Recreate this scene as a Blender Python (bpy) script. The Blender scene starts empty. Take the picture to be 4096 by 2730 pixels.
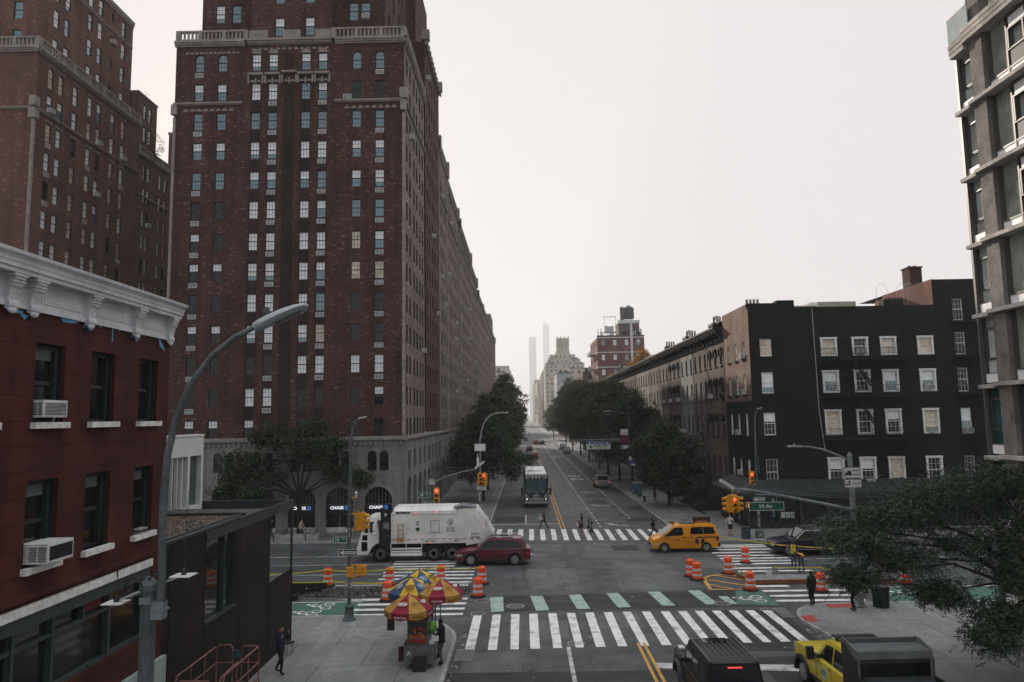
import bpy, bmesh, math, random
import numpy as np
from mathutils import Vector, Matrix
random.seed(7); NR = np.random.default_rng(11)
C = bpy.context.scene; COL = C.collection
rad = math.radians; PI = math.pi
# ------------------------------------------------------------------ camera
cd = bpy.data.cameras.new("camera"); cam = bpy.data.objects.new("camera", cd); COL.objects.link(cam)
cd.sensor_width = 36.0; cd.lens = 36.0 * 2870 / 4096; cd.clip_start = 0.2; cd.clip_end = 9000
psi, pit, rho = math.atan(39/2870.), math.atan(306/2870.), 0.0163
Fw = Vector((-math.sin(psi)*math.cos(pit), math.cos(psi)*math.cos(pit), math.sin(pit)))
R0 = Vector((math.cos(psi), math.sin(psi), 0)); U0 = R0.cross(Fw)
Rt = R0*math.cos(rho) - U0*math.sin(rho); Up = R0*math.sin(rho) + U0*math.cos(rho)
M = Matrix((Rt, Up, -Fw)).transposed().to_4x4(); M.translation = Vector((0, 0, 9.5))
cam.matrix_world = M; C.camera = cam
# ------------------------------------------------------------------ sky, sun, exposure
SUN_AZ, SUN_EL = 22.0, 20.5          # degrees left of the street axis (+Y), degrees above the horizon
w = bpy.data.worlds.new("World"); C.world = w; w.use_nodes = True
nt = w.node_tree; nt.nodes.clear()
def wn(t, **k):
    n = nt.nodes.new(t)
    for a, b in k.items(): setattr(n, a, b)
    return n
sky = wn('ShaderNodeTexSky', sky_type='NISHITA', sun_disc=False, sun_elevation=rad(SUN_EL), sun_rotation=rad(-SUN_AZ),
         altitude=20, air_density=1.2, dust_density=4.0, ozone_density=1.5)
bg = wn('ShaderNodeBackground'); bg.inputs[1].default_value = 0.1
out = wn('ShaderNodeOutputWorld'); tc = wn('ShaderNodeTexCoord')
dot = wn('ShaderNodeVectorMath', operation='DOT_PRODUCT'); dot.inputs[1].default_value = (-0.25, 0.95, 0.1)
mr = wn('ShaderNodeMapRange'); mr.inputs[1].default_value = -0.5; mr.inputs[2].default_value = 0.45
mr.inputs[3].default_value = 0.55; mr.inputs[4].default_value = 0.97
cl = wn('ShaderNodeTexNoise'); cl.inputs['Scale'].default_value = 2.2; cl.inputs['Detail'].default_value = 5
ramp = wn('ShaderNodeMapRange'); ramp.inputs[1].default_value = 0.3; ramp.inputs[2].default_value = 0.75
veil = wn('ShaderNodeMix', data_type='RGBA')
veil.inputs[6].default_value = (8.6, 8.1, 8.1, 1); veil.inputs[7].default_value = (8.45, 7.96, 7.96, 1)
mix = wn('ShaderNodeMix', data_type='RGBA')
L = nt.links.new
L(tc.outputs['Generated'], dot.inputs[0]); L(dot.outputs['Value'], mr.inputs[0]); L(tc.outputs['Generated'], cl.inputs['Vector'])
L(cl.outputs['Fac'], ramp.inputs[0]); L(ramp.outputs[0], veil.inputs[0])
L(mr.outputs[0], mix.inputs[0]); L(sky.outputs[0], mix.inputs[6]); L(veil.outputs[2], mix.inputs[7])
sz = wn('ShaderNodeSeparateXYZ'); L(tc.outputs['Generated'], sz.inputs[0])      # sky brightened overhead, out of view, to light level ground
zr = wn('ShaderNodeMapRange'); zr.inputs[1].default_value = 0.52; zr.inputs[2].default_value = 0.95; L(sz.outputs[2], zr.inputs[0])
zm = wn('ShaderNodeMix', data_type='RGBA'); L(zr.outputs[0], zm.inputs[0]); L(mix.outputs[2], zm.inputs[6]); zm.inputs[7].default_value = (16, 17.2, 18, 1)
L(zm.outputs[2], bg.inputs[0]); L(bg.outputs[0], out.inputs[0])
sl = bpy.data.lights.new("sun", 'SUN'); sl.energy = 5.0; sl.angle = rad(0.6); sl.color = (1.0, 0.89, 0.76)
so = bpy.data.objects.new("sun", sl); COL.objects.link(so)
sd = Vector((-math.sin(rad(SUN_AZ))*math.cos(rad(SUN_EL)), math.cos(rad(SUN_AZ))*math.cos(rad(SUN_EL)), math.sin(rad(SUN_EL))))
so.rotation_euler = sd.to_track_quat('Z', 'Y').to_euler(); so.location = (-30, 0, 90)
vs = C.view_settings; vs.view_transform = 'Standard'; vs.look = 'None'; vs.exposure = 0.0; vs.gamma = 1.0; vs.use_curve_mapping = False
C.cycles.use_denoising = True; C.cycles.volume_bounces = 2; C.cycles.max_bounces = 8; C.cycles.diffuse_bounces = 3; C.cycles.glossy_bounces = 3
C.cycles.transmission_bounces = 4; C.cycles.caustics_reflective = False; C.cycles.caustics_refractive = False

# ------------------------------------------------------------------ materials
MATS = {}
def mat(name, col, rough=0.8, var=0.12, vs_=1.5, metal=0.0, ior=1.45, emit=None, bump=0.0, bs=30.0, fine=0.0, fs=25.0, coat=0.0, spec=0.5):
    """procedural: base colour broken up by two noises in object space (dirt and wear that stay put), optional bump"""
    if name in MATS: return MATS[name]
    m = bpy.data.materials.new(name); m.use_nodes = True; MATS[name] = m
    t = m.node_tree; b = t.nodes['Principled BSDF']
    b.inputs['Base Color'].default_value = (*col, 1); b.inputs['Roughness'].default_value = rough
    b.inputs['Metallic'].default_value = metal; b.inputs['IOR'].default_value = ior
    b.inputs['Specular IOR Level'].default_value = spec if rough < 0.6 else 0.2
    if coat: b.inputs['Coat Weight'].default_value = coat; b.inputs['Coat Roughness'].default_value = 0.06
    if emit: b.inputs['Emission Color'].default_value = (*emit[0], 1); b.inputs['Emission Strength'].default_value = emit[1]
    if var > 0:
        geo = t.nodes.new('ShaderNodeNewGeometry'); n = t.nodes.new('ShaderNodeTexNoise')
        n.inputs['Scale'].default_value = vs_; n.inputs['Detail'].default_value = 6; n.inputs['Roughness'].default_value = 0.65
        t.links.new(geo.outputs['Position'], n.inputs['Vector'])
        r = t.nodes.new('ShaderNodeMapRange'); r.inputs[1].default_value = 0.3; r.inputs[2].default_value = 0.7
        r.inputs[3].default_value = 1-var*1.6; r.inputs[4].default_value = 1+var
        t.links.new(n.outputs['Fac'], r.inputs[0]); last = r.outputs[0]
        if fine > 0:
            n2 = t.nodes.new('ShaderNodeTexNoise'); n2.inputs['Scale'].default_value = fs; n2.inputs['Detail'].default_value = 3
            t.links.new(geo.outputs['Position'], n2.inputs['Vector'])
            r2 = t.nodes.new('ShaderNodeMapRange'); r2.inputs[1].default_value = 0.3; r2.inputs[2].default_value = 0.7
            r2.inputs[3].default_value = 1-fine; r2.inputs[4].default_value = 1+fine
            t.links.new(n2.outputs['Fac'], r2.inputs[0])
            mu = t.nodes.new('ShaderNodeMath'); mu.operation = 'MULTIPLY'
            t.links.new(last, mu.inputs[0]); t.links.new(r2.outputs[0], mu.inputs[1]); last = mu.outputs[0]
        v = t.nodes.new('ShaderNodeVectorMath'); v.operation = 'SCALE'; v.inputs[0].default_value = col
        t.links.new(last, v.inputs['Scale']); t.links.new(v.outputs[0], b.inputs['Base Color'])
    if bump > 0:
        n3 = t.nodes.new('ShaderNodeTexNoise'); n3.inputs['Scale'].default_value = bs; n3.inputs['Detail'].default_value = 4
        g3 = t.nodes.new('ShaderNodeNewGeometry'); t.links.new(g3.outputs['Position'], n3.inputs['Vector'])
        bp = t.nodes.new('ShaderNodeBump'); bp.inputs['Strength'].default_value = bump; bp.inputs['Distance'].default_value = 0.02
        t.links.new(n3.outputs['Fac'], bp.inputs['Height']); t.links.new(bp.outputs[0], b.inputs['Normal'])
    return m
def courses(name, c1, c2, cm, bw, bh, mortar, rough=0.85, var=0.25, speck=None, bump=0.4, zoff=0.0, patch=0.35):
    """brick / block courses for axis-aligned walls: u = x + y, v = z; big blotches and single pale bricks"""
    if name in MATS: return MATS[name]
    m = bpy.data.materials.new(name); m.use_nodes = True; MATS[name] = m
    t = m.node_tree; b = t.nodes['Principled BSDF']; b.inputs['Roughness'].default_value = rough; b.inputs['Specular IOR Level'].default_value = 0.12
    N = t.nodes.new; K = t.links.new
    g = N('ShaderNodeNewGeometry'); sx = N('ShaderNodeSeparateXYZ'); K(g.outputs['Position'], sx.inputs[0])
    ad = N('ShaderNodeMath'); ad.operation = 'ADD'; K(sx.outputs[0], ad.inputs[0]); K(sx.outputs[1], ad.inputs[1])
    az = N('ShaderNodeMath'); az.operation = 'ADD'; K(sx.outputs[2], az.inputs[0]); az.inputs[1].default_value = zoff
    cx = N('ShaderNodeCombineXYZ'); K(ad.outputs[0], cx.inputs[0]); K(az.outputs[0], cx.inputs[1])
    br = N('ShaderNodeTexBrick'); K(cx.outputs[0], br.inputs['Vector'])
    br.inputs['Color1'].default_value = (*c1, 1); br.inputs['Color2'].default_value = (*c2, 1); br.inputs['Mortar'].default_value = (*cm, 1)
    br.inputs['Scale'].default_value = 1.0; br.inputs['Brick Width'].default_value = bw; br.inputs['Row Height'].default_value = bh
    br.inputs['Mortar Size'].default_value = mortar; br.inputs['Bias'].default_value = -0.1
    col = br.outputs['Color']
    if speck:
        # single pale bricks: white noise on the brick cell
        sc = N('ShaderNodeVectorMath'); sc.operation = 'DIVIDE'; K(cx.outputs[0], sc.inputs[0]); sc.inputs[1].default_value = (bw, bh, 1)
        fl = N('ShaderNodeVectorMath'); fl.operation = 'FLOOR'; K(sc.outputs[0], fl.inputs[0])
        wn_ = N('ShaderNodeTexWhiteNoise'); K(fl.outputs[0], wn_.inputs['Vector'])
        gt = N('ShaderNodeMath'); gt.operation = 'GREATER_THAN'; gt.inputs[1].default_value = 1-speck[1]; K(wn_.outputs['Value'], gt.inputs[0])
        mx = N('ShaderNodeMix'); mx.data_type = 'RGBA'; K(gt.outputs[0], mx.inputs[0]); K(col, mx.inputs[6]); mx.inputs[7].default_value = (*speck[0], 1)
        col = mx.outputs[2]
    n = N('ShaderNodeTexNoise'); n.inputs['Scale'].default_value = patch; n.inputs['Detail'].default_value = 7; n.inputs['Roughness'].default_value = 0.6
    K(g.outputs['Position'], n.inputs['Vector'])
    r = N('ShaderNodeMapRange'); r.inputs[1].default_value = 0.3; r.inputs[2].default_value = 0.7; r.inputs[3].default_value = 1-var; r.inputs[4].default_value = 1+var
    K(n.outputs['Fac'], r.inputs[0])
    sm = N('ShaderNodeMapping'); sm.inputs['Scale'].default_value = (1.3, 1.3, 0.07); K(g.outputs['Position'], sm.inputs[0])     # rain streaks
    sn = N('ShaderNodeTexNoise'); sn.inputs['Scale'].default_value = 1.0; sn.inputs['Detail'].default_value = 6; K(sm.outputs[0], sn.inputs['Vector'])
    sr = N('ShaderNodeMapRange'); sr.inputs[1].default_value = 0.35; sr.inputs[2].default_value = 0.68; sr.inputs[3].default_value = 1.1; sr.inputs[4].default_value = 0.72; K(sn.outputs['Fac'], sr.inputs[0])
    mm = N('ShaderNodeMath'); mm.operation = 'MULTIPLY'; K(r.outputs[0], mm.inputs[0]); K(sr.outputs[0], mm.inputs[1])
    v = N('ShaderNodeVectorMath'); v.operation = 'SCALE'; K(col, v.inputs[0]); K(mm.outputs[0], v.inputs['Scale']); K(v.outputs[0], b.inputs['Base Color'])
    if bump > 0:
        bp = N('ShaderNodeBump'); bp.inputs['Strength'].default_value = bump; bp.inputs['Distance'].default_value = 0.015; bp.invert = True
        K(br.outputs['Fac'], bp.inputs['Height']); K(bp.outputs[0], b.inputs['Normal'])
    return m
def ground_mat(name, col, rough, joints=None, cracks=0.0, blotch=0.3, bs=0.35):
    if name in MATS: return MATS[name]
    m = bpy.data.materials.new(name); m.use_nodes = True; MATS[name] = m
    t = m.node_tree; b = t.nodes['Principled BSDF']; b.inputs['Roughness'].default_value = rough; b.inputs['Specular IOR Level'].default_value = 0.28
    N = t.nodes.new; K = t.links.new
    g = N('ShaderNodeNewGeometry')
    def noise(sc, det, lo, hi, stretch=None):
        n = N('ShaderNodeTexNoise'); n.inputs['Scale'].default_value = sc; n.inputs['Detail'].default_value = det; n.inputs['Roughness'].default_value = 0.62
        if stretch:
            mp = N('ShaderNodeMapping'); mp.inputs['Scale'].default_value = stretch; K(g.outputs['Position'], mp.inputs[0]); K(mp.outputs[0], n.inputs['Vector'])
        else: K(g.outputs['Position'], n.inputs['Vector'])
        r = N('ShaderNodeMapRange'); r.inputs[1].default_value = 0.3; r.inputs[2].default_value = 0.7; r.inputs[3].default_value = lo; r.inputs[4].default_value = hi
        K(n.outputs['Fac'], r.inputs[0]); return r.outputs[0]
    def mul(a, c):
        q = N('ShaderNodeMath'); q.operation = 'MULTIPLY'; K(a, q.inputs[0]); K(c, q.inputs[1]); return q.outputs[0]
    f = mul(noise(bs, 8, 1-blotch, 1+blotch*0.8), noise(3.0, 6, 0.86, 1.12)); f = mul(f, noise(60, 2, 0.75, 1.25))
    f = mul(f, noise(1.0, 5, 0.85, 1.1, (2.2, 0.12, 1)))
    if cracks > 0:
        vo = N('ShaderNodeTexVoronoi'); vo.feature = 'DISTANCE_TO_EDGE'; vo.inputs['Scale'].default_value = 0.22
        dn = N('ShaderNodeTexNoise'); dn.inputs['Scale'].default_value = 1.1; dn.inputs['Detail'].default_value = 6; K(g.outputs['Position'], dn.inputs['Vector'])
        av = N('ShaderNodeVectorMath'); av.operation = 'MULTIPLY_ADD'; K(dn.outputs['Color'], av.inputs[0]); av.inputs[1].default_value = (3.2, 3.2, 0); K(g.outputs['Position'], av.inputs[2])
        K(av.outputs[0], vo.inputs['Vector'])
        r = N('ShaderNodeMapRange'); r.inputs[1].default_value = 0.0; r.inputs[2].default_value = 0.012; r.inputs[3].default_value = 1-cracks; r.inputs[4].default_value = 1.0
        K(vo.outputs['Distance'], r.inputs[0]); f = mul(f, r.outputs[0])
    colsock = None
    if joints:
        br = N('ShaderNodeTexBrick'); K(g.outputs['Position'], br.inputs['Vector'])
        br.inputs['Scale'].default_value = 1; br.inputs['Brick Width'].default_value = joints[0]; br.inputs['Row Height'].default_value = joints[1]
        br.inputs['Mortar Size'].default_value = 0.018; br.offset = 0.0 if len(joints) < 3 else joints[2]
        br.inputs['Color1'].default_value = (*[c*1.06 for c in col], 1); br.inputs['Color2'].default_value = (*[c*0.92 for c in col], 1)
        br.inputs['Mortar'].default_value = (*[c*0.42 for c in col], 1); colsock = br.outputs['Color']
    v = N('ShaderNodeVectorMath'); v.operation = 'SCALE'; K(f, v.inputs['Scale'])
    if colsock: K(colsock, v.inputs[0])
    else: v.inputs[0].default_value = col
    K(v.outputs[0], b.inputs['Base Color'])
    rr = noise(0.8, 5, rough-0.12, min(1, rough+0.14)); K(rr, b.inputs['Roughness'])
    n3 = N('ShaderNodeTexNoise'); n3.inputs['Scale'].default_value = 45; n3.inputs['Detail'].default_value = 3; K(g.outputs['Position'], n3.inputs['Vector'])
    bp = N('ShaderNodeBump'); bp.inputs['Strength'].default_value = 0.25; bp.inputs['Distance'].default_value = 0.01
    K(n3.outputs['Fac'], bp.inputs['Height']); K(bp.outputs[0], b.inputs['Normal'])
    return m
def worn_paint(name, col, wear=0.5, under=(0.05, 0.052, 0.055), rough=0.7):
    """road paint worn through to the asphalt in flakes"""
    if name in MATS: return MATS[name]
    m = bpy.data.materials.new(name); m.use_nodes = True; MATS[name] = m
    t = m.node_tree; b = t.nodes['Principled BSDF']; b.inputs['Roughness'].default_value = rough; N = t.nodes.new; K = t.links.new
    g = N('ShaderNodeNewGeometry'); n = N('ShaderNodeTexNoise'); n.inputs['Scale'].default_value = 1.6; n.inputs['Detail'].default_value = 10; n.inputs['Roughness'].default_value = 0.75
    K(g.outputs['Position'], n.inputs['Vector'])
    r = N('ShaderNodeMapRange'); r.inputs[1].default_value = 0.62-0.2*wear; r.inputs[2].default_value = 0.78-0.2*wear; r.inputs[3].default_value = 0.0; r.inputs[4].default_value = 0.75
    K(n.outputs['Fac'], r.inputs[0])
    mx = N('ShaderNodeMix'); mx.data_type = 'RGBA'; K(r.outputs[0], mx.inputs[0]); mx.inputs[6].default_value = (*col, 1); mx.inputs[7].default_value = (*under, 1)
    n2 = N('ShaderNodeTexNoise'); n2.inputs['Scale'].default_value = 14; n2.inputs['Detail'].default_value = 4; K(g.outputs['Position'], n2.inputs['Vector'])
    r2 = N('ShaderNodeMapRange'); r2.inputs[1].default_value = 0.3; r2.inputs[2].default_value = 0.7; r2.inputs[3].default_value = 0.8; r2.inputs[4].default_value = 1.08
    K(n2.outputs['Fac'], r2.inputs[0]); v = N('ShaderNodeVectorMath'); v.operation = 'SCALE'; K(mx.outputs[2], v.inputs[0]); K(r2.outputs[0], v.inputs['Scale'])
    K(v.outputs[0], b.inputs['Base Color']); return m
def leafmat(name, cols, rough=0.55, trans=0.35):
    if name in MATS: return MATS[name]
    m = bpy.data.materials.new(name); m.use_nodes = True; MATS[name] = m
    t = m.node_tree; b = t.nodes['Principled BSDF']; N = t.nodes.new; K = t.links.new
    g = N('ShaderNodeNewGeometry'); rp = N('ShaderNodeValToRGB'); K(g.outputs['Random Per Island'], rp.inputs[0])
    el = rp.color_ramp.elements
    el[0].position = 0; el[0].color = (*cols[0], 1); el[1].position = 1; el[1].color = (*cols[-1], 1)
    for i, c in enumerate(cols[1:-1]):
        e = el.new((i+1)/(len(cols)-1)); e.color = (*c, 1)
    K(rp.outputs[0], b.inputs['Base Color']); b.inputs['Roughness'].default_value = rough; b.inputs['Specular IOR Level'].default_value = 0.22
    tr = N('ShaderNodeBsdfTranslucent'); K(rp.outputs[0], tr.inputs[0]); ms = N('ShaderNodeMixShader'); ms.inputs[0].default_value = trans
    o = t.nodes['Material Output']; K(b.outputs[0], ms.inputs[1]); K(tr.outputs[0], ms.inputs[2]); K(ms.outputs[0], o.inputs['Surface']); return m

# ------------------------------------------------------------------ geometry
ROOT = {}
class MB:
    def __init__(s): s.v = []; s.f = []; s.m = []; s.T = None
    def add(s, vs, fs, mi=0):
        o = len(s.v)
        s.v += [s.T @ Vector(q) for q in vs] if s.T else [tuple(q) for q in vs]
        s.f += [tuple(i+o for i in q) for q in fs]; s.m += [mi]*len(fs); return s
    def box(s, x0, x1, y0, y1, z0, z1, mi=0):
        return s.add([(x0,y0,z0),(x1,y0,z0),(x1,y1,z0),(x0,y1,z0),(x0,y0,z1),(x1,y0,z1),(x1,y1,z1),(x0,y1,z1)],
              [(0,3,2,1),(4,5,6,7),(0,1,5,4),(1,2,6,5),(2,3,7,6),(3,0,4,7)], mi)
    def quad(s, a, b, c, d, mi=0): return s.add([a,b,c,d], [(0,1,2,3)], mi)
    def poly(s, pts, mi=0): return s.add(pts, [tuple(range(len(pts)))], mi)
    def prism(s, pts, z0, z1, mi=0, side=None):
        n = len(pts); a = sum(pts[i][0]*pts[(i+1)%n][1]-pts[(i+1)%n][0]*pts[i][1] for i in range(n))
        if a < 0: pts = pts[::-1]
        s.add([(x,y,z0) for x,y in pts]+[(x,y,z1) for x,y in pts], [tuple(range(n-1,-1,-1)), tuple(range(n,2*n))], mi)
        o = len(s.v)-2*n; s.f += [(o+i, o+(i+1)%n, o+n+(i+1)%n, o+n+i) for i in range(n)]; s.m += [mi if side is None else side]*n; return s
    def slab(s, pts3, nrm, t, mi=0):
        """polygon in space given a thickness along nrm"""
        n = len(pts3); nv = Vector(nrm)*t; P = [Vector(p) for p in pts3]
        s.add([tuple(p) for p in P]+[tuple(p+nv) for p in P], [tuple(range(n-1,-1,-1)), tuple(range(n,2*n))]+[(i,(i+1)%n,n+(i+1)%n,n+i) for i in range(n)], mi); return s
    def tube(s, pts, r, n=8, mi=0, cap=True):
        P = [Vector(p) for p in pts]; k = len(P); rs = r if isinstance(r, (list, tuple)) else [r]*k; vs = []; fs = []; pa = None
        for i in range(k):
            d = (P[min(i+1,k-1)]-P[max(i-1,0)]).normalized()
            if pa is None: pa = d.orthogonal().normalized()
            a = pa - d*pa.dot(d)
            a = a.normalized() if a.length > 1e-6 else d.orthogonal().normalized()
            pa = a; bb = d.cross(a)
            vs += [tuple(P[i]+(a*math.cos(2*PI*j/n)+bb*math.sin(2*PI*j/n))*rs[i]) for j in range(n)]
        for i in range(k-1):
            fs += [(i*n+j, i*n+(j+1)%n, (i+1)*n+(j+1)%n, (i+1)*n+j) for j in range(n)]
        if cap: fs += [tuple(range(n-1,-1,-1)), tuple((k-1)*n+j for j in range(n))]
        return s.add(vs, fs, mi)
    def lathe(s, prof, c=(0,0,0), n=16, mi=0, axis='z'):
        vs = []; fs = []
        for r, h in prof:
            for j in range(n):
                a = 2*PI*j/n; q = (r*math.cos(a), r*math.sin(a), h)
                if axis == 'y': q = (r*math.cos(a), h, r*math.sin(a))
                if axis == 'x': q = (h, r*math.cos(a), r*math.sin(a))
                vs.append((q[0]+c[0], q[1]+c[1], q[2]+c[2]))
        k = len(prof)
        for i in range(k-1): fs += [(i*n+j, i*n+(j+1)%n, (i+1)*n+(j+1)%n, (i+1)*n+j) for j in range(n)]
        fs += [tuple(range(n-1,-1,-1)), tuple((k-1)*n+j for j in range(n))]
        return s.add(vs, fs, mi)
    def ball(s, c, r, mi=0, n=10, k=6):
        rx, ry, rz = (r, r, r) if not isinstance(r, (tuple, list)) else r
        vs = []; fs = []
        for i in range(k+1):
            a = PI*i/k
            for j in range(n): vs.append((c[0]+rx*math.sin(a)*math.cos(2*PI*j/n), c[1]+ry*math.sin(a)*math.sin(2*PI*j/n), c[2]+rz*math.cos(a)))
        for i in range(k): fs += [(i*n+j, (i+1)*n+j, (i+1)*n+(j+1)%n, i*n+(j+1)%n) for j in range(n)]
        return s.add(vs, fs, mi)
    def wall(s, P0, U, N, u0, u1, z0, z1, holes=(), depth=0.15, mi=0, rmi=None):
        """wall in the plane through P0 along unit U, outward normal N; rectangular holes (ua,ub,za,zb) with reveals; 'arch' as a 5th entry rounds the head"""
        P0, U, N = Vector(P0), Vector(U), Vector(N); Z = Vector((0,0,1)); rmi = mi if rmi is None else rmi
        us = sorted({round(a,4) for h in holes for a in h[:2] if u0 < a < u1} | {u0, u1}); zs = sorted({round(a,4) for h in holes for a in h[2:4] if z0 < a < z1} | {z0, z1})
        pt = lambda u, z, d=0: tuple(P0+U*u+Z*z-N*d)
        flip = U.cross(Z).dot(N) < 0
        def q(a,b,c,d,m):
            s.add([a,b,c,d] if not flip else [d,c,b,a], [(0,1,2,3)], m)
        for j in range(len(zs)-1):
            run = None; zc = (zs[j]+zs[j+1])/2; row = [h for h in holes if h[2] < zc < h[3]]
            for i in range(len(us)-1):
                uc = (us[i]+us[i+1])/2; solid = not any(h[0] < uc < h[1] for h in row)
                if solid and run is None: run = us[i]
                if run is not None and (not solid or i == len(us)-2):
                    e = us[i+1] if solid else us[i]
                    q(pt(run,zs[j]), pt(e,zs[j]), pt(e,zs[j+1]), pt(run,zs[j+1]), mi)
                    run = None
        for h in holes:
            a, b, c, d = h[:4]
            if len(h) > 4:
                r = (b-a)/2; sp = d-r; m0 = (a+b)/2; arc = [(m0+r*math.cos(t), sp+r*math.sin(t)) for t in [PI*i/12 for i in range(13)]]
                for i in range(6):   # right half then left half spandrels
                    pass
                rt = [(b,d)]+[arc[i] for i in range(6,-1,-1)]; lt = [(a,d)]+[arc[i] for i in range(12,5,-1)]
                for pl in (rt, lt):
                    ps = [pt(*p) for p in pl]; nn = (Vector(ps[1])-Vector(ps[0])).cross(Vector(ps[-1])-Vector(ps[0]))
                    s.poly(ps if nn.dot(N) > 0 else ps[::-1], mi)
                edge = [(a,c)]+[(b,c)]+arc
            else: edge = [(a,c),(b,c),(b,d),(a,d)]
            for i in range(len(edge)):
                p, r_ = edge[i], edge[(i+1)%len(edge)]
                q(pt(*r_), pt(*p), pt(*p,depth), pt(*r_,depth), rmi)
        return s
    def build(s, name, mats, parent=None, smooth=None, bevel=None, props=None):
        off = ROOT.get(parent.name, (0,0,0)) if parent else (0,0,0)
        me = bpy.data.meshes.new(name); V = s.v if off == (0,0,0) else [(p[0]-off[0], p[1]-off[1], p[2]-off[2]) for p in s.v]
        me.from_pydata(V, [], s.f); mats = mats if isinstance(mats, (list, tuple)) else [mats]
        for m in mats: me.materials.append(m)
        if len(mats) > 1: me.polygons.foreach_set('material_index', s.m)
        if smooth is not None:
            me.polygons.foreach_set('use_smooth', [True]*len(me.polygons)); me.set_sharp_from_angle(angle=rad(smooth))
        me.update(); return link(name, me, parent, off if parent else None)
def link(name, me, parent=None, off=None, loc=(0,0,0), rz=0.0):
    o = bpy.data.objects.new(name, me); COL.objects.link(o); o.location = loc; o.rotation_euler = (0,0,rz)
    if parent:
        o.parent = parent
        if off is not None: ROOT[o.name] = off
    return o
def tag(o, label=None, cat=None, group=None, kind=None):
    if label: o['label'] = label
    if cat: o['category'] = cat
    if group: o['group'] = group
    if kind: o['kind'] = kind
    return o
def thing(name, label, cat, loc=(0,0,0), group=None, rz=0.0, world=False):
    """an Empty at the thing's base; world=True: its parts are given in world coordinates"""
    o = bpy.data.objects.new(name, None); COL.objects.link(o); o.location = loc; o.rotation_euler = (0,0,rz); o.empty_display_size = 0.3
    if world: ROOT[o.name] = tuple(loc)
    return tag(o, label, cat, group)
def struct(o, kind='structure'): o['kind'] = kind; return o
TXT = {}
def text_geo(s, size, ext=0.0, bold=0.0):
    k = (s, ext, bold)
    if k not in TXT:
        cu = bpy.data.curves.new('lettering', 'FONT'); cu.body = s; cu.align_x = 'CENTER'; cu.align_y = 'CENTER'; cu.size = 1; cu.extrude = 0; cu.offset = bold; cu.resolution_u = 2
        o = bpy.data.objects.new('lettering', cu); COL.objects.link(o); bpy.context.view_layer.update()
        me = o.evaluated_get(bpy.context.evaluated_depsgraph_get()).to_mesh()
        TXT[k] = ([tuple(v.co) for v in me.vertices], [tuple(p.vertices) for p in me.polygons]); bpy.data.objects.remove(o); bpy.data.curves.remove(cu)
    return TXT[k]
def put_text(mb, s, size, P, U, V, mi=0, bold=0.02, fit=None):
    """lettering centred at P, reading along U, up along V"""
    v, f = text_geo(s, 1, 0, bold); P, U, V = Vector(P), Vector(U).normalized(), Vector(V).normalized()
    sx = size
    if fit and v:
        wd = max(p[0] for p in v)-min(p[0] for p in v); sx = fit/max(wd, 1e-6)
        if not size: size = sx
    mb.add([tuple(P+U*(p[0]*sx)+V*(p[1]*size)) for p in v], f, mi); return mb
# ================================================================== ground, pavements, markings
ASPH = ground_mat('asphalt', (0.062, 0.065, 0.067), 0.66, cracks=0.6, blotch=0.42)
ASPH_D = ground_mat('fresh_asphalt', (0.019, 0.020, 0.021), 0.66, blotch=0.2)
ASPH_L = ground_mat('old_asphalt', (0.095, 0.097, 0.097), 0.68, cracks=0.6, blotch=0.28)
FLAG = ground_mat('pavement_flags', (0.165, 0.165, 0.16), 0.66, joints=(1.55, 1.55), blotch=0.26, bs=0.5)
FLAG_W = ground_mat('pavement_concrete', (0.205, 0.205, 0.20), 0.7, joints=(3.2, 2.6, 0.5), blotch=0.24, bs=0.4)
KERB = mat('kerb_stone', (0.30, 0.30, 0.295), 0.7, 0.25, 2.0, fine=0.2)
PAINT = worn_paint('white_road_paint', (0.70, 0.68, 0.66), 0.62)
PAINT_W = worn_paint('worn_white_paint', (0.50, 0.49, 0.475), 0.8)
YEL = worn_paint('yellow_road_paint', (0.52, 0.26, 0.035), 0.6)
GREEN = worn_paint('green_lane_paint', (0.042, 0.120, 0.083), 0.45, rough=0.6)
GREEN_L = worn_paint('pale_green_paint', (0.30, 0.40, 0.345), 0.6)
g = MB(); g.add([(-172,-60,0),(172,-60,0),(172,3780,0),(-172,3780,0)], [(0,1,2,3)]); struct(g.build('road', ASPH))

def arc(cx, cy, r, a0, a1, n=8): return [(cx+r*math.cos(rad(a0+(a1-a0)*i/n)), cy+r*math.sin(rad(a0+(a1-a0)*i/n))) for i in range(n+1)]
def offset_line(pts, d):
    o = []
    for i, p in enumerate(pts):
        a = Vector(pts[max(i-1,0)]); b = Vector(pts[min(i+1,len(pts)-1)]); t = (b-a).normalized(); o.append((p[0]-t.y*d, p[1]+t.x*d))
    return o
def pavement(name, line, back, m, kerbw=0.16, side=1):
    """kerb line plus the far corners; kerb stones run along the line as a strip of their own"""
    inner = offset_line(line, kerbw*side)
    MB().prism(inner+back, -0.05, 0.150, 0).build(name, m)['kind'] = 'structure'
    k = MB()
    for i in range(len(line)-1):
        q = [line[i], line[i+1], inner[i+1], inner[i]]
        k.prism(q, -0.05, 0.153)
    struct(k.build('kerb', KERB))
nwk = [(-3.02, -20), (-3.02, 32.0)] + arc(-7.0, 31.7, 3.98, 4, 86, 9)[0:] + [(-7.6, 35.69), (-130, 35.75)]
pavement('pavement', nwk, [(-130, -20)], FLAG_W)
swk = [(12.73, -20), (12.70, 32.0), (12.56, 33.0), (12.50, 34.0), (12.62, 34.9), (13.0, 35.8), (13.7, 36.5), (14.7, 36.85), (16.2, 36.95), (130, 36.95)]
pavement('pavement', swk, [(130, -20)], FLAG_W, side=-1)
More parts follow.
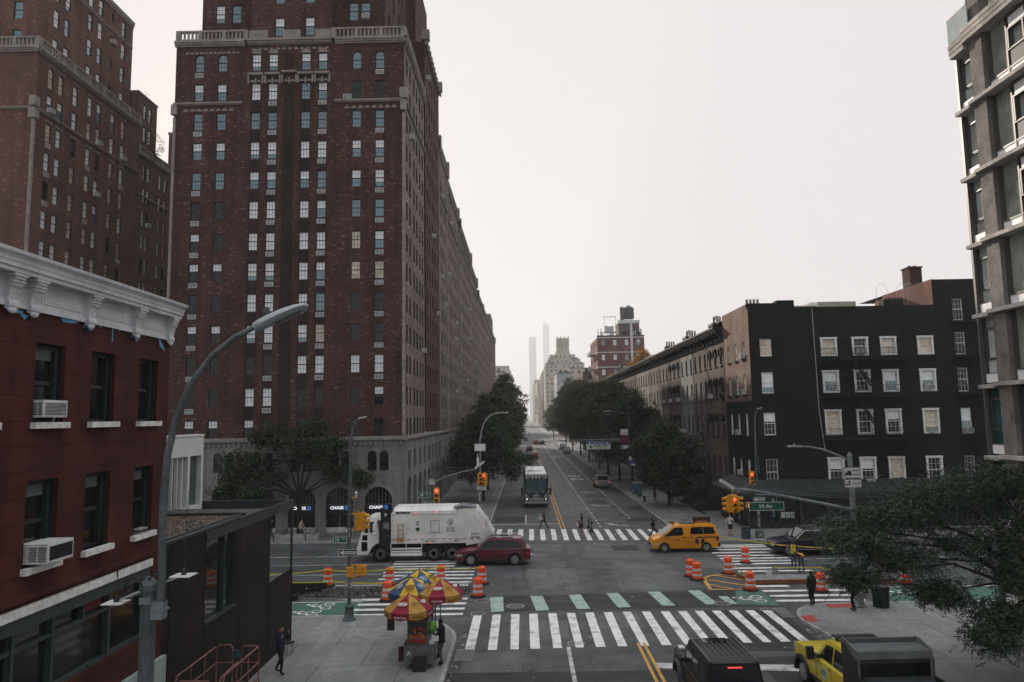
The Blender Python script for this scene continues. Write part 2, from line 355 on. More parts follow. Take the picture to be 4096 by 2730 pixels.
nek = [(-130, 56.85), (-7.2, 56.85)] + arc(-7.1, 60.85, 4.0, -88, -2, 8) + [(-3.08, 66), (-2.7, 123), (-2.6, 262)]
pavement('pavement', nek, [(-130, 262)], FLAG, side=1)
sek = [(130, 55.0), (16.0, 55.0)] + arc(15.9, 58.7, 3.68, 268, 182, 8) + [(12.24, 66), (12.24, 262)]
pavement('pavement', sek, [(130, 262)], FLAG, side=-1)
for k in range(3):
    y0 = 292 + k*290; y1 = y0 + 262
    pavement('pavement', [(-130, y0), (-6, y0), (-2.6, y0+3), (-2.6, y1), (-130, y1)], [], FLAG, side=1)
    pavement('pavement', [(130, y0), (16, y0), (12.24, y0+3), (12.24, y1), (130, y1)], [], FLAG, side=-1)

def sheet(name, quads, m, z):
    mb = MB()
    for i, q in enumerate(quads): mb.poly([(x, y, z+.00035*(i % 7)) for x, y in (q if Vector((q[1][0]-q[0][0], q[1][1]-q[0][1], 0)).cross(Vector((q[2][0]-q[1][0], q[2][1]-q[1][1], 0))).z > 0 else q[::-1])])
    return struct(mb.build(name, m))
R4 = lambda x0, x1, y0, y1: [(x0,y0),(x1,y0),(x1,y1),(x0,y1)]
def jag(x0, x1, y0, y1): return [(x0+random.uniform(-.2,.2), y0), (x1, y0+random.uniform(-.2,.2)), (x1+random.uniform(-.2,.2), y1), (x0, y1+random.uniform(-.2,.2))]
# asphalt repairs: the dark strip under the green dashes, trench patches and paler old slabs
sheet('asphalt_patch', [[(-1.93,39.56),(11.1,40.36),(12.45,36.9),(-1.76,36.46)], jag(8.4,12.2,30.2,36.4), jag(7.0,9.2,79.6,82.6), jag(7.3,9.6,86.5,88.4), jag(10.6,12.1,74.2,77.4),
      jag(9.2,12.0,66.2,68.6), jag(-2.9,0.2,66.5,70.5), jag(-1.2,1.2,84,87), jag(-3.0,8.4,27.0,28.1), jag(1.2,4.4,36.9,39.0), jag(6.2,8.2,52.2,54.4), jag(-2.6,-.4,50.2,53.0), jag(.5,2.2,20,26.5), jag(8.8,10.3,24.5,29.5), jag(-7.5,-4.2,51.5,54)], ASPH_D, 0.004)
sheet('asphalt_patch', [[(5.2,40.6),(10.0,40.9),(8.8,47.5),(5.6,49.0)], [(3.8,50.2),(8.6,49.2),(8.9,54.6),(4.6,55.3)], jag(-2.8,3.0,57.6,60.2), jag(0,3,41,46.5), jag(3.4,6.6,70,125), jag(-1.9,0.4,120,160), jag(-.8,1.8,31.8,35), jag(3.2,5.4,33.5,35.9), jag(6.5,8.8,45,48.4), jag(-1.2,2.6,52.5,55.2), jag(11,15,46,49.2), jag(-2.6,-.2,27.4,30.4)], ASPH_L, 0.0012)
TAR = mat('tar_seam', (0.10, 0.105, 0.108), 0.8, 0.2)
def seam(pts, wd=0.07):
    a = offset_line(pts, wd/2); b = offset_line(pts, -wd/2); return [[a[i], a[i+1], b[i+1], b[i]] for i in range(len(pts)-1)]
sq = []
for ln in ([(4.2,50.5),(5.0,47.6),(6.4,44.8),(7.9,42.4),(8.9,40.5)], [(8.2,52.3),(9.4,47.4),(10.4,43.2)], [(4.2,50.5),(8.2,51.6)], [(3.1,54.6),(4.2,50.5)], [(2.2,52.8),(2.5,57.0)], [(-1.7,56.2),(2.4,56.0)], [(3.3,57.0),(5.8,53.1),(9.3,53.3)],
           [(-1.9,36.35),(12.4,36.75)], [(5.4,30.4),(6.4,26.4)], [(-2.4,44.2),(1.7,43.9)]): sq += seam(ln)
sheet('asphalt_seam', sq, TAR, 0.0072)
CRK = mat('crack_filler', (0.022, 0.023, 0.025), 0.7, 0.1)
sq = []
for x0, y0, y1 in ((-0.6, 40.2, 47.2), (0.2, 41.5, 46.8), (2.0, 40.6, 45.0), (-1.6, 42.0, 46.0), (6.6, 31.5, 35.6), (3.0, 47.5, 50.5), (8.3,104,112), (8.6,118,124), (7.6,96,99)):
    p = []; y = y0; x = x0
    while y < y1: p.append((x, y)); y += random.uniform(.25,.5); x += random.uniform(-.16,.16)
    if len(p) > 2: sq += seam(p, 0.02); sq += seam([p[1], (p[1][0]+.45, p[1][1]+.25), (p[1][0]+.7, p[1][1]+.7)], .018) + seam([p[-2], (p[-2][0]-.5, p[-2][1]+.1)], .03)
sheet('asphalt_crack', sq, CRK, 0.0098)
# crosswalks
near = []; xs = [-2.37,-1.45,-.55,.33,1.25,2.15,3.05,3.95,4.87,5.8,6.72,7.55,8.37,9.2,10.0,10.82,11.6]
for i, x in enumerate(xs):
    yt = 35.95+0.03*min(i, 8); yb = 30.62+0.045*i
    near.append([(x-.2+.03*(i%3), yb), (x+.2, yb), (x+.21, yt), (x-.2, yt)])
sheet('crosswalk', near, PAINT, 0.012)
far = [[(-2.2+.9*i-.2, 57.15-.06*i), (-2.2+.9*i+.2, 57.15-.06*i), (-2.15+.9*i+.2, 62.72-.08*i), (-2.15+.9*i-.2, 62.72-.08*i)] for i in range(16)]
sheet('crosswalk', far, PAINT, 0.012)
nx = []
for y in (49.35, 48.5, 47.65, 46.85, 45.9, 44.95, 44.02, 43.05): nx.append(R4(-8.8+random.uniform(-.1,.1), -3.2 + (-1.4 if y > 47.5 else 0), y-.17, y+.17))
for y in (39.18, 38.18, 37.18, 36.18): nx.append([(-8.6+(y-36)*-.04, y-.19), (-3.1, y-.19), (-3.1, y+.19), (-8.62+(y-36)*-.04, y+.19)])
nx.append(R4(-8.0, -3.3, 42.1, 42.38))
sheet('crosswalk', nx, PAINT, 0.012)
sx_ = []
for y in (53.7, 53.0, 52.0, 50.85, 49.8, 48.85, 47.95, 47.1, 45.8, 44.9): sx_.append(R4(12.9+random.uniform(-.1,.15), 17.3, y-.18, y+.18))
for y, x in ((41.05,14.5),(39.97,17.2),(38.9,17.2),(37.9,17.2)): sx_.append(R4(12.7, x, y-.19, y+.19))
sheet('crosswalk', sx_, PAINT, 0.012)
# stop lines, lane lines, arrows
ln = [R4(-3.0,3.1,65.25,65.6), R4(0.03,0.17,65.7,71.6), R4(-60,-12.2,51.25,51.38), R4(-60,-8.9,48.38,48.5), R4(-60,-8.9,45.36,45.48), R4(-14.5,-3.3,42.42,42.62),
      [(4.9,28.28),(10.4,27.75),(10.45,28.45),(4.92,28.88)], R4(1.62,1.78,20,30.95), R4(18,60,51.2,51.33), R4(18,60,48.3,48.43)]
y = 63.2
while y < 97: ln.append(R4(6.42,6.58,y,y+.75)); y += 1.75
ln.append([(6.44,98),(6.56,98),(6.66,255),(6.54,255)])
y = 68.0
while y < 89: ln.append(R4(9.64,9.8,y,y+.9)); y += 2.1
ln.append([(9.65,90),(9.78,90),(9.7,255),(9.58,255)])
sheet('lane_marking', ln, PAINT_W, 0.0148)
def arrow(x, y, L=3.6, s=1):   # straight arrow with left head, lying along the street
    return [[(x-.08,y),(x+.08,y),(x+.08,y+L*.6),(x-.08,y+L*.6)], [(x-.42,y+L*.6),(x+.42,y+L*.6),(x,y+L)]]
ar = []
for y in (63.6, 77.4, 91.0): ar += [[(9.1,y-.1),(9.0,y+.35),(7.8,y+.95),(7.75,y+.62)], [(8.0,y+.3),(7.7,y+1.5),(6.9,y+1.5)]]
ar += [[(1.63,68.4),(1.75,69.0),(1.0,69.9)], R4(1.5,1.66,66.9,68.5)]
sheet('lane_marking', ar, PAINT_W, 0.0148)
bt = MB()
put_text(bt, 'ONLY', 4.6, (8.0,116.4,0.02), (1,0,0), (0,1,0), bold=0.03, fit=2.3); put_text(bt, 'BUS', 4.6, (8.1,110.8,0.02), (1,0,0), (0,1,0), bold=0.03, fit=2.0)
put_text(bt, 'ONLY', 4.6, (8.0,176,0.02), (1,0,0), (0,1,0), bold=0.03, fit=2.3); put_text(bt, 'BUS', 4.6, (8.1,170,0.02), (1,0,0), (0,1,0), bold=0.03, fit=2.0)
struct(bt.build('lane_lettering', PAINT_W))
yl = [[(4.52,20),(4.64,20),(4.70,31.4),(4.58,31.4)], [(4.83,20),(4.95,20),(4.95,31.4),(4.83,31.4)], [(3.02,62.5),(3.14,62.5),(3.2,92),(3.08,92)], [(3.32,62.5),(3.44,62.5),(3.5,92),(3.38,92)], [(3.08,92),(3.20,92),(3.3,255),(3.2,255)], [(3.38,92),(3.5,92),(3.6,255),(3.5,255)]]
hat = [(10.3,42.96),(10.75,43.7),(11.43,44.05),(12.3,43.85),(12.6,43.2)]
def ribbon(p, wd): return seam(p, wd)
yl += ribbon(hat, .22) + ribbon([(10.3,42.96),(10.05,40.45)], .22) + ribbon([(10.05,40.45),(12.3,40.35)], .18) + ribbon([(10.5,42.75),(12.2,41.3)], .18) + ribbon([(11.2,43.85),(12.5,42.6)], .18) + ribbon([(10.25,41.7),(11.3,40.5)], .18)
sheet('yellow_marking', yl, YEL, 0.0176)
# bike lanes
sheet('bike_lane', [[(-60,38.6),(-60,35.85),(-8.3,35.85),(-8.56,38.71)], [(18.5,37.2),(60,37.2),(60,40.3),(18.9,40.3)], [(11.27,40.05),(12.63,40.18),(12.57,36.95),(10.56,37.38)]], GREEN, 0.0102)
gb = [[(-1.92,39.39),(-1.23,39.46),(-1.11,36.57),(-1.74,36.46)]] + [[(x,y),(x+.66,y+.05),(x+.92,y-2.85),(x+.27,y-2.9)] for x, y in ((0.21,39.5),(2.25,39.7),(4.3,39.9),(6.55,40.1),(8.75,40.27))] + [[(10.04,38.96),(10.53,38.94),(10.59,37.38),(10.17,37.4)]]
sheet('bike_lane_dashes', gb, GREEN_L, 0.012)
sheet('lane_marking', [R4(-60,-8.6,38.72,38.86), R4(18.7,60,40.4,40.55), [(-10.1,39.3),(-8.9,39.3),(-8.2,38.9),(-9.0,38.95)]], PAINT_W, 0.0148)
def bike(mb, x, y, ang, s=1.0):
    """bicycle symbol: two wheels, frame, rider; ang turns it on the ground"""
    c, n = math.cos(ang), math.sin(ang); T = lambda u, v: (x+(u*c-v*n)*s, y+(u*n+v*c)*s, 0.021)
    for ox in (-.55, .55):
        k = 20
        for i in range(k):
            a, b = 2*PI*i/k, 2*PI*(i+1)/k
            mb.poly([T(ox+.42*math.cos(a), .42*math.sin(a)), T(ox+.42*math.cos(b), .42*math.sin(b)), T(ox+.3*math.cos(b), .3*math.sin(b)), T(ox+.3*math.cos(a), .3*math.sin(a))])
    def bar(a, b, w=.07):
        d = (Vector(b)-Vector(a)).normalized(); p = Vector((-d.y, d.x))*w
        mb.poly([T(a[0]+p.x,a[1]+p.y), T(a[0]-p.x,a[1]-p.y), T(b[0]-p.x,b[1]-p.y), T(b[0]+p.x,b[1]+p.y)])
    bar((-.5,.42),(.1,.75)); bar((.1,.75),(.45,.5)); bar((-.2,.95),(.25,1.35),.12); bar((.25,1.35),(.7,.95)); bar((-.2,.95),(.15,.55),.1)
    mb.poly([T(.42+.17*math.cos(2*PI*i/10), 1.62+.17*math.sin(2*PI*i/10)) for i in range(10)])
mb = MB(); bike(mb, -10.2, 37.95, PI/2, .66); bike(mb, -10.5, 36.6, PI/2, .66); bike(mb, 11.95, 38.3, PI/2, .72); bike(mb, 20.6, 39.1, PI/2, .8)
struct(mb.build('bike_symbol', PAINT))
# red tactile plates, chalk drawing, paver ramps on the pavements
RED_T = mat('red_tactile', (0.34, 0.075, 0.06), 0.75, 0.2, 3)
tp = MB()
for q in ([(12.66,34.58),(13.3,34.72),(13.16,33.66),(12.54,33.58)], [(14.6,36.6),(16.2,36.7),(16.2,36.0),(14.6,35.9)]):
    tp.prism(q, 0.15, 0.156)
    a, b, c, d = [Vector(p) for p in q]
    for i in range(7):
        for j in range(7):
            u, v_ = (i+.5)/7, (j+.5)/7; p = (a*(1-u)+b*u)*(1-v_)+(d*(1-u)+c*u)*v_; tp.box(p.x-.018, p.x+.018, p.y-.018, p.y+.018, .156, .162)
struct(tp.build('tactile_paving', RED_T))
sheet('pavement_ramp', [[(-5.9,34.9),(-4.1,34.2),(-4.5,33.5),(-6.1,34.1)], [(12.8,31.4),(14.3,31.6),(13.9,32.9),(12.75,32.9)]], FLAG, 0.154)
ch = MB(); CH = mat('chalk_line', (0.42, 0.42, 0.41), 0.9, 0.3, 6)
def chalk(pts, wd=.035):
    for q in seam(pts, wd): ch.poly([(x, y, .155) for x, y in (q if (Vector((*q[1],0))-Vector((*q[0],0))).cross(Vector((*q[2],0))-Vector((*q[1],0))).z > 0 else q[::-1])])
chalk([(-7.55,33.3),(-7.5,32.8),(-7.2,32.3),(-6.8,32.0),(-6.3,31.9),(-5.9,32.1)]); chalk([(-7.55,33.3),(-7.1,33.35),(-6.7,33.1),(-6.2,32.9),(-5.3,32.75)]); chalk([(-6.9,33.2),(-6.4,33.4),(-6.1,33.55)])
chalk([(-6.6,32.2),(-6.3,32.6),(-5.5,32.55)]); chalk([(-6.7,31.7),(-6.4,32.0),(-6.2,31.65),(-6.0,32.0),(-5.7,31.7)]); chalk([(-6.5+.12*math.cos(i*.7), 33.7+.1*math.sin(i*.7)) for i in range(10)])
chalk([(-5.6,32.3),(-5.2,32.7),(-5.5,32.9),(-5.1,32.4)])
struct(ch.build('chalk_drawing', CH))
# gum spots and dropped scraps on the pavements and gutters
gm = MB(); rg = random.Random(12)
for _ in range(420):
    x, y = rg.choice([(rg.uniform(-9.8,-3.4), rg.uniform(21,35.2)), (rg.uniform(13.2,19), rg.uniform(25,36.4)), (rg.uniform(12.6,17.2), rg.uniform(57.5,95)), (rg.uniform(-9.4,-3.4), rg.uniform(61,100))]); r = rg.uniform(.015,.05); gm.poly([(x+r*math.cos(a)*rg.uniform(.7,1.2), y+r*math.sin(a), .1545) for a in np.linspace(0, 2*PI, 8)[:-1]])
gm.build('gum_spots', mat('dark_gum', (.05,.05,.05), .8, .2))['kind'] = 'stuff'
lt_ = MB()
for _ in range(90): x, y = rg.choice([(-2.95+rg.random()*.3, rg.uniform(22,33)), (12.3+rg.random()*.3, rg.uniform(24,33)), (rg.uniform(-2,12), rg.uniform(26,56)), (rg.uniform(12,12.2), rg.uniform(60,90))]); r = rg.uniform(.02,.06); lt_.box(x-r, x+r, y-r*.6, y+r*.6, .014, .03)
lt_.build('litter', mat('pale_litter', (.45,.44,.42), .8, .4, 5))['kind'] = 'stuff'
# the dug-up strips: broken stone, bare sub-base
RUB = mat('rubble', (0.085, 0.078, 0.07), 0.95, 0.4, 3.0, fine=0.4, fs=12)
def rubble(name, poly, n, h, seed):
    rg = random.Random(seed); mb = MB(); mb.prism(poly, 0.0, 0.05)
    x0, x1 = min(p[0] for p in poly), max(p[0] for p in poly); y0, y1 = min(p[1] for p in poly), max(p[1] for p in poly)
    for _ in range(n):
        x, y, r = rg.uniform(x0+.1,x1-.1), rg.uniform(y0+.1,y1-.1), rg.uniform(.02,.085)
        q = [(x+rg.uniform(-1,1)*r, y+rg.uniform(-1,1)*r, .04+rg.uniform(0,h)*rg.random()) for _ in range(7)]
        bm_ = bmesh.new()
        for p in q: bm_.verts.new(p)
        try:
            bmesh.ops.convex_hull(bm_, input=bm_.verts[:]); bm_.verts.index_update()
            vs_ = [tuple(v.co) for v in bm_.verts]; ix = {v: i for i, v in enumerate(bm_.verts)}
            mb.add(vs_, [tuple(ix[v] for v in f.verts) for f in bm_.faces])
        except Exception: pass
        bm_.free()
    o = mb.build(name, RUB); o['kind'] = 'stuff'; return o
rubble('broken_stone', [(-11.9,40.0),(-8.6,39.7),(-6.3,40.0),(-6.0,41.4),(-8.0,41.7),(-11.3,41.6),(-12.6,40.9)], 520, .2, 3)
rubble('broken_stone', [(-4.6,40.4),(-3.2,40.2),(-2.95,41.2),(-3.7,42.0),(-4.9,41.8)], 70, .25, 4)
rubble('broken_stone', [(13.2,41.9),(18.5,41.5),(20.5,42.5),(20.5,44.2),(14.2,43.6)], 160, .2, 5)
# ================================================================== building kit
BRICK = courses('red_brown_brick', (0.098,0.043,0.034), (0.048,0.024,0.021), (0.055,0.038,0.033), 0.26, 0.09, 0.012, speck=((0.19,0.105,0.085), 0.028), var=0.3)
BRICK2 = courses('tan_brown_brick', (0.155,0.066,0.045), (0.10,0.043,0.032), (0.12,0.09,0.075), 0.26, 0.09, 0.012, speck=((0.24,0.13,0.10), 0.03), var=0.28)
BRICK3 = courses('grazing_lit_brick', (0.20,0.145,0.125), (0.14,0.10,0.09), (0.15,0.125,0.11), 0.32, 0.11, 0.016, speck=((0.36,0.28,0.24), 0.06), var=0.25, bump=0.7)  # paler brick for street walls: grazing light painted into the colour
DARKB = courses('dark_recess_brick', (0.050,0.027,0.025), (0.026,0.018,0.018), (0.03,0.022,0.022), 0.16, 0.11, 0.014, var=0.35)
STONE = courses('limestone', (0.23,0.22,0.205), (0.205,0.195,0.18), (0.15,0.145,0.135), 1.1, 0.48, 0.012, var=0.22, bump=0.3)
TRIM = mat('pale_stone_trim', (0.27,0.235,0.21), 0.85, 0.22, 1.2, fine=0.15)
BALU = mat('terracotta_balustrade', (0.27,0.215,0.185), 0.85, 0.22, 1.2)
ROOFM = mat('roof_felt', (0.07,0.068,0.065), 0.95, 0.25)
F_BLK = mat('black_window_frame', (0.012,0.013,0.014), 0.5, 0.1)
F_WHT = mat('white_window_frame', (0.74,0.72,0.68), 0.65, 0.18, 3)
F_GRY = mat('grey_window_frame', (0.10,0.095,0.095), 0.45, 0.1)
G_BLU = mat('sky_reflection_glass', (0.055,0.16,0.20), 0.05, 0.25, 0.4, ior=1.9, spec=0.8)  # blue sky reflection painted into the base colour
G_DRK = mat('dark_glass', (0.010,0.013,0.014), 0.05, 0.3, 0.5, ior=1.5)
G_WRM = mat('facade_reflection_glass', (0.66,0.55,0.45), 0.12, 0.4, 1.1, ior=1.7)  # reflection of a sunlit facade painted into the base colour
BLIND = mat('white_blind_and_glint', (0.80,0.83,0.84), 0.4, 0.08, 3, coat=0.3)  # blinds; on side walls also painted glints in the panes
BLIND2 = mat('cream_blind', (0.62,0.54,0.42), 0.4, 0.25, 3, coat=0.3)
AC_M = mat('grey_grille', (0.55,0.56,0.56), 0.6, 0.2, 3); AC_W = mat('white_enamel', (0.62,0.62,0.60), 0.5, 0.15, 3); AC_D = mat('grille_slot', (0.02,0.021,0.022), 0.8, 0)
WGEO = {}
def win_geo(w, h, kind, arch=False, d=0.12, cols=2, fr=0.06, white=False, rail=0.52):
    """double-hung sash: frame bars, meeting rail, glazing bars, glass, and the blind behind it"""
    k = (w, h, kind, arch, d, cols, fr, white, rail)
    if k in WGEO: return WGEO[k]
    b = MB(); X = w/2; zt = h - (X if arch else 0)
    y0, y1 = d-0.05, d+0.02
    b.box(-X, -X+fr, y0, y1, 0, zt); b.box(X-fr, X, y0, y1, 0, zt); b.box(-X+fr, X-fr, y0, y1, 0, fr*1.2); b.box(-X+fr, X-fr, y0+.004, y1, h*rail-fr*.5, h*rail+fr*.5)
    if arch:
        n = 10; o = [(X*math.cos(PI*i/n), zt+X*math.sin(PI*i/n)) for i in range(n+1)]; q = [((X-fr)*math.cos(PI*i/n), zt+(X-fr)*math.sin(PI*i/n)) for i in range(n+1)]
        for i in range(n): b.slab([(o[i][0],y1,o[i][1]),(o[i+1][0],y1,o[i+1][1]),(q[i+1][0],y1,q[i+1][1]),(q[i][0],y1,q[i][1])], (0,-1,0), y1-y0)
    else: b.box(-X+fr, X-fr, y0, y1, h-fr, h)
    g = 0.008 if w < 1.2 else 0.014
    for i in range(1, cols+1): x = -X+w*i/(cols+1); b.box(x-g, x+g, d-.02, d, fr*1.2, h*rail-fr*.5, 0); b.box(x-g, x+g, d-.02, d, h*rail+fr*.5, zt if arch else h-fr, 0)
    for z in (h*.27, h*.76): b.box(-X+fr, X-fr, d-.019, d-.001, z-g, z+g)
    gi = {'blue':1,'dark':2,'warm':3}.get(kind, 1)
    def pane(z0, z1, mi, yy):
        if arch and z1 > zt:
            n = 10; b.add([(-X,yy,z0),(X,yy,z0)]+[(X*math.cos(PI*i/n),yy,zt+X*math.sin(PI*i/n)) for i in range(n+1)], [tuple(range(n+3))], mi)
        else: b.quad((-X,yy,z0),(X,yy,z0),(X,yy,z1),(-X,yy,z1), mi)
    if kind in ('blue','dark','warm'): pane(0, h, gi, d)
    elif kind == 'blind': pane(0, h, 4, d)
    elif kind == 'cream': pane(0, h, 5, d)
    elif kind == 'topblind': pane(0, h*rail, 1, d); pane(h*rail, h, 4, d)
    elif kind == 'darktop': pane(0, h*.6, 2, d); pane(h*.6, h, 4, d)
    elif kind == 'mid': pane(0, h*.3, 1, d); pane(h*.3, h, 4, d)
    WGEO[k] = b; return b
def W_MATS(white): return [F_WHT if white else F_BLK, G_BLU, G_DRK, G_WRM, BLIND, BLIND2]
WMESH = {}
CAMP = Vector((0,0,9.5))
def windows_on(t, specs, name='window', cap=100, white=False, **kw):
    """each window a part of its building; past the cap the farthest go into one 'stuff' part"""
    off = ROOT.get(t.name, (0,0,0)); specs = sorted(specs, key=lambda s: -(s[4]*s[5])/max((Vector(s[:3])-CAMP).length,1)**2)
    for s in specs[:cap]:
        k = (s[4], s[5], s[6], len(s) > 7 and s[7], white, tuple(kw.items()))
        if k not in WMESH:
            gb = win_geo(s[4], s[5], s[6], len(s) > 7 and s[7], white=white, **kw); me = bpy.data.meshes.new(name); me.from_pydata(gb.v, [], gb.f)
            for m in W_MATS(white): me.materials.append(m)
            me.polygons.foreach_set('material_index', gb.m); me.update(); WMESH[k] = me
        link(name, WMESH[k], t, None, (s[0]-off[0], s[1]-off[1], s[2]-off[2]), s[3])
    if len(specs) > cap:
        mb = MB()
        for s in specs[cap:]:
            gb = win_geo(s[4], s[5], s[6], len(s) > 7 and s[7], white=white, **kw); mb.T = Matrix.Translation(s[:3]) @ Matrix.Rotation(s[3], 4, 'Z'); mb.T
            o = len(mb.v); mb.v += [tuple(mb.T @ Vector(q)) for q in gb.v]; mb.f += [tuple(i+o for i in q) for q in gb.f]; mb.m += gb.m
        mb.T = None; mb.build(name, W_MATS(white), t)['kind'] = 'stuff'
def grille_geo():
    b = MB(); b.box(-.36,.36,-.03,.1,0,.4,0)
    for i in range(3):
        for x0, x1 in ((-.31,.0),(.03,.31)): b.box(x0, x1, -.034, 0, .06+.11*i, .06+.11*i+.06, 1)
    return b
def placed(t, name, gb, mats, spots, cache={}):
    off = ROOT.get(t.name, (0,0,0)); k = (name, id(gb))
    if k not in cache:
        me = bpy.data.meshes.new(name); me.from_pydata(gb.v, [], gb.f)
        for m in mats: me.materials.append(m)
        me.polygons.foreach_set('material_index', gb.m); me.update(); cache[k] = me
    for x, y, z, r in spots: link(name, cache[k], t, None, (x-off[0], y-off[1], z-off[2]), r)
GRILLE = grille_geo()
def acbox(w=.62, h=.42, d=.5):
    b = MB(); b.box(-w/2, w/2, -d*.6, d*.4, 0, h, 0); b.box(-w/2+.03, w/2-.03, -d*.6-.006, -d*.6+.02, .04, h-.04, 1)
    for i in range(6): b.box(-w/2+.03, w/2-.03, -d*.6-.012, -d*.6, .06+(h-.12)*i/6, .06+(h-.12)*i/6+.018, 0)
    for i in range(5):
        for s in (-1, 1): b.box(s*w/2-.004, s*w/2+.004, -d*.5, -d*.1, .07+.06*i, .09+.06*i, 1)
    return b
ACB = acbox()
def scallops(mb, x0, x1, z, r, Y, mi=0, n=None, axis='x', nrm=(0,-1,0)):
    n = n or max(1, int((x1-x0)/(2.3*r))); st = (x1-x0)/n
    for i in range(n):
        c = x0+st*(i+.5); p = [(c+r*math.cos(PI*j/8), z+r*math.sin(PI*j/8)) for j in range(9)]
        mb.slab([(a, Y, b) if axis == 'x' else (Y, a, b) for a, b in p], nrm, .03, mi)
def cornice(mb, ax, a0, a1, face, z, steps, mi=0, sgn=-1):
    """stacked courses; ax 'x' runs along x with outward -y (sgn -1), 'y' runs along y with outward +x (sgn 1)"""
    for pr, z0, z1 in steps:
        if ax == 'x': mb.box(a0, a1, min(face, face+sgn*pr), max(face, face+sgn*pr), z+z0, z+z1, mi)
        else: mb.box(min(face, face+sgn*pr), max(face, face+sgn*pr), a0, a1, z+z0, z+z1, mi)
def balustrade(mb, ax, a0, a1, face, z, h=1.0, mi=0, sgn=-1, pitch=.34, thick=.26):
    f0, f1 = sorted((face, face - sgn*thick))
    def bx(p, q, z0, z1, inset=0.0):
        if ax == 'x': mb.box(p, q, f0+inset, f1-inset, z0, z1, mi)
        else: mb.box(f0+inset, f1-inset, p, q, z0, z1, mi)
    bx(a0, a1, z, z+.14); bx(a0, a1, z+h-.16, z+h)
    n = max(1, round((a1-a0)/2.3)); st = (a1-a0)/n
    for i in range(n+1):
        c = min(max(a0+i*st, a0+.17), a1-.17); bx(c-.17, c+.17, z+.14, z+h-.16)
        if i < n:
            m = int((st-.4)/pitch)
            for j in range(m):
                q = a0+i*st+.2+(st-.4)*(j+.5)/m; bx(q-.07, q+.07, z+.14, z+h-.16, .05)
ZROW = [40.23, 37.54, 34.88, 32.2, 29.52, 26.87, 24.08, 21.45, 18.75, 16.08, 13.43, 10.73, 7.96+.12]   # sills, top row first
WW, WH = .82, 1.57
kinds_front = {0: ['blue','blue','mid','mid','topblind','topblind','blue','blue'], 1: ['topblind','topblind','blind','blind','blue','topblind','dark','dark'],
  2: ['blue']*8, 3: ['topblind','topblind','mid','mid','blind','blind','topblind','topblind'], 4: ['blue','blue','topblind','topblind','topblind','blue','topblind','mid'],
  5: ['dark','dark','blind','blind','blind','topblind','blue','blue'], 6: ['darktop','dark','blind','blind','blind','blind','cream','topblind'], 7: ['darktop','darktop','mid','mid','blind','topblind','warm','cream'],
  8: ['dark','dark','blind','blind','mid','blue','dark','dark'], 9: ['darktop','darktop','mid','blind','mid','cream','dark','dark'], 10: ['dark','dark','dark','dark','blind','blind','blind','blind'],
  11: ['dark','dark','blind','blind','dark','dark','dark','darktop'], 12: ['darktop','darktop','darktop','dark','dark','dark','dark','dark']}
RY = PI/2      # windows in a wall facing +X
# ------------------------------------------------------------------ corner apartment tower
A = thing('apartment_tower', 'tall red brown brick apartment tower with limestone bank arches and stone balustrade', 'apartment building', (-20, 60, 0), world=True)
XL, XR, YF = -30.1, -9.9, 60.0
cx = [-28.0, -25.97, -22.95, -21.46, -18.56, -17.08, -14.06, -12.04]
cy = [61.45, 63.2, 65.6, 67.4, 69.4, 71.2]
holes = []; specs = []; gr = []; ac = []
for r, z in enumerate(ZROW):
    for i, x in enumerate(cx):
        ar_ = (r == 0 and i in (0,1,6,7)); h = 1.62 if ar_ else WH
        holes.append((x-WW/2, x+WW/2, z, z+h)+(('a',) if ar_ else ())); specs.append((x, YF, z, 0, WW, h, kinds_front[r][i], ar_))
for r in range(13):
    for i in (0, 3, 5, 7):
        if (i == 0 and r in (3-2, 4-1, 12)) or (i == 3 and r in (0, 12)) or (i == 5 and r in (0, 11, 12)) or (i == 7 and r in (1, 11, 12)): continue
        gr.append((cx[i], YF, ZROW[r]-.52, 0))
gr += [(-14.9, YF, 37.4+.12, 0)]
w_ = MB(); w_.wall((0,YF,0), (1,0,0), (0,-1,0), XL, XR, 8.0, 42.7, holes, .14)
sh = []
for r, z in enumerate(ZROW):
    for j, y in enumerate(cy):
        ar_ = r == 0; h = 1.62 if ar_ else WH; sh.append((y-WW/2, y+WW/2, z, z+h)+(('a',) if ar_ else ()))
        specs.append((XR, y, z, RY, WW, h, random.choice(['dark','dark','blue','topblind','warm']), ar_))
w_.wall((XR,0,0), (0,1,0), (1,0,0), 60, 72.7, 8.0, 42.7, sh, .14)
w_.quad((XL,73,8),(XL,60,8),(XL,60,42.7),(XL,73,42.7)); w_.quad((XL,60,42.7),(XR,60,42.7),(XR,85,42.7),(XL,85,42.7))
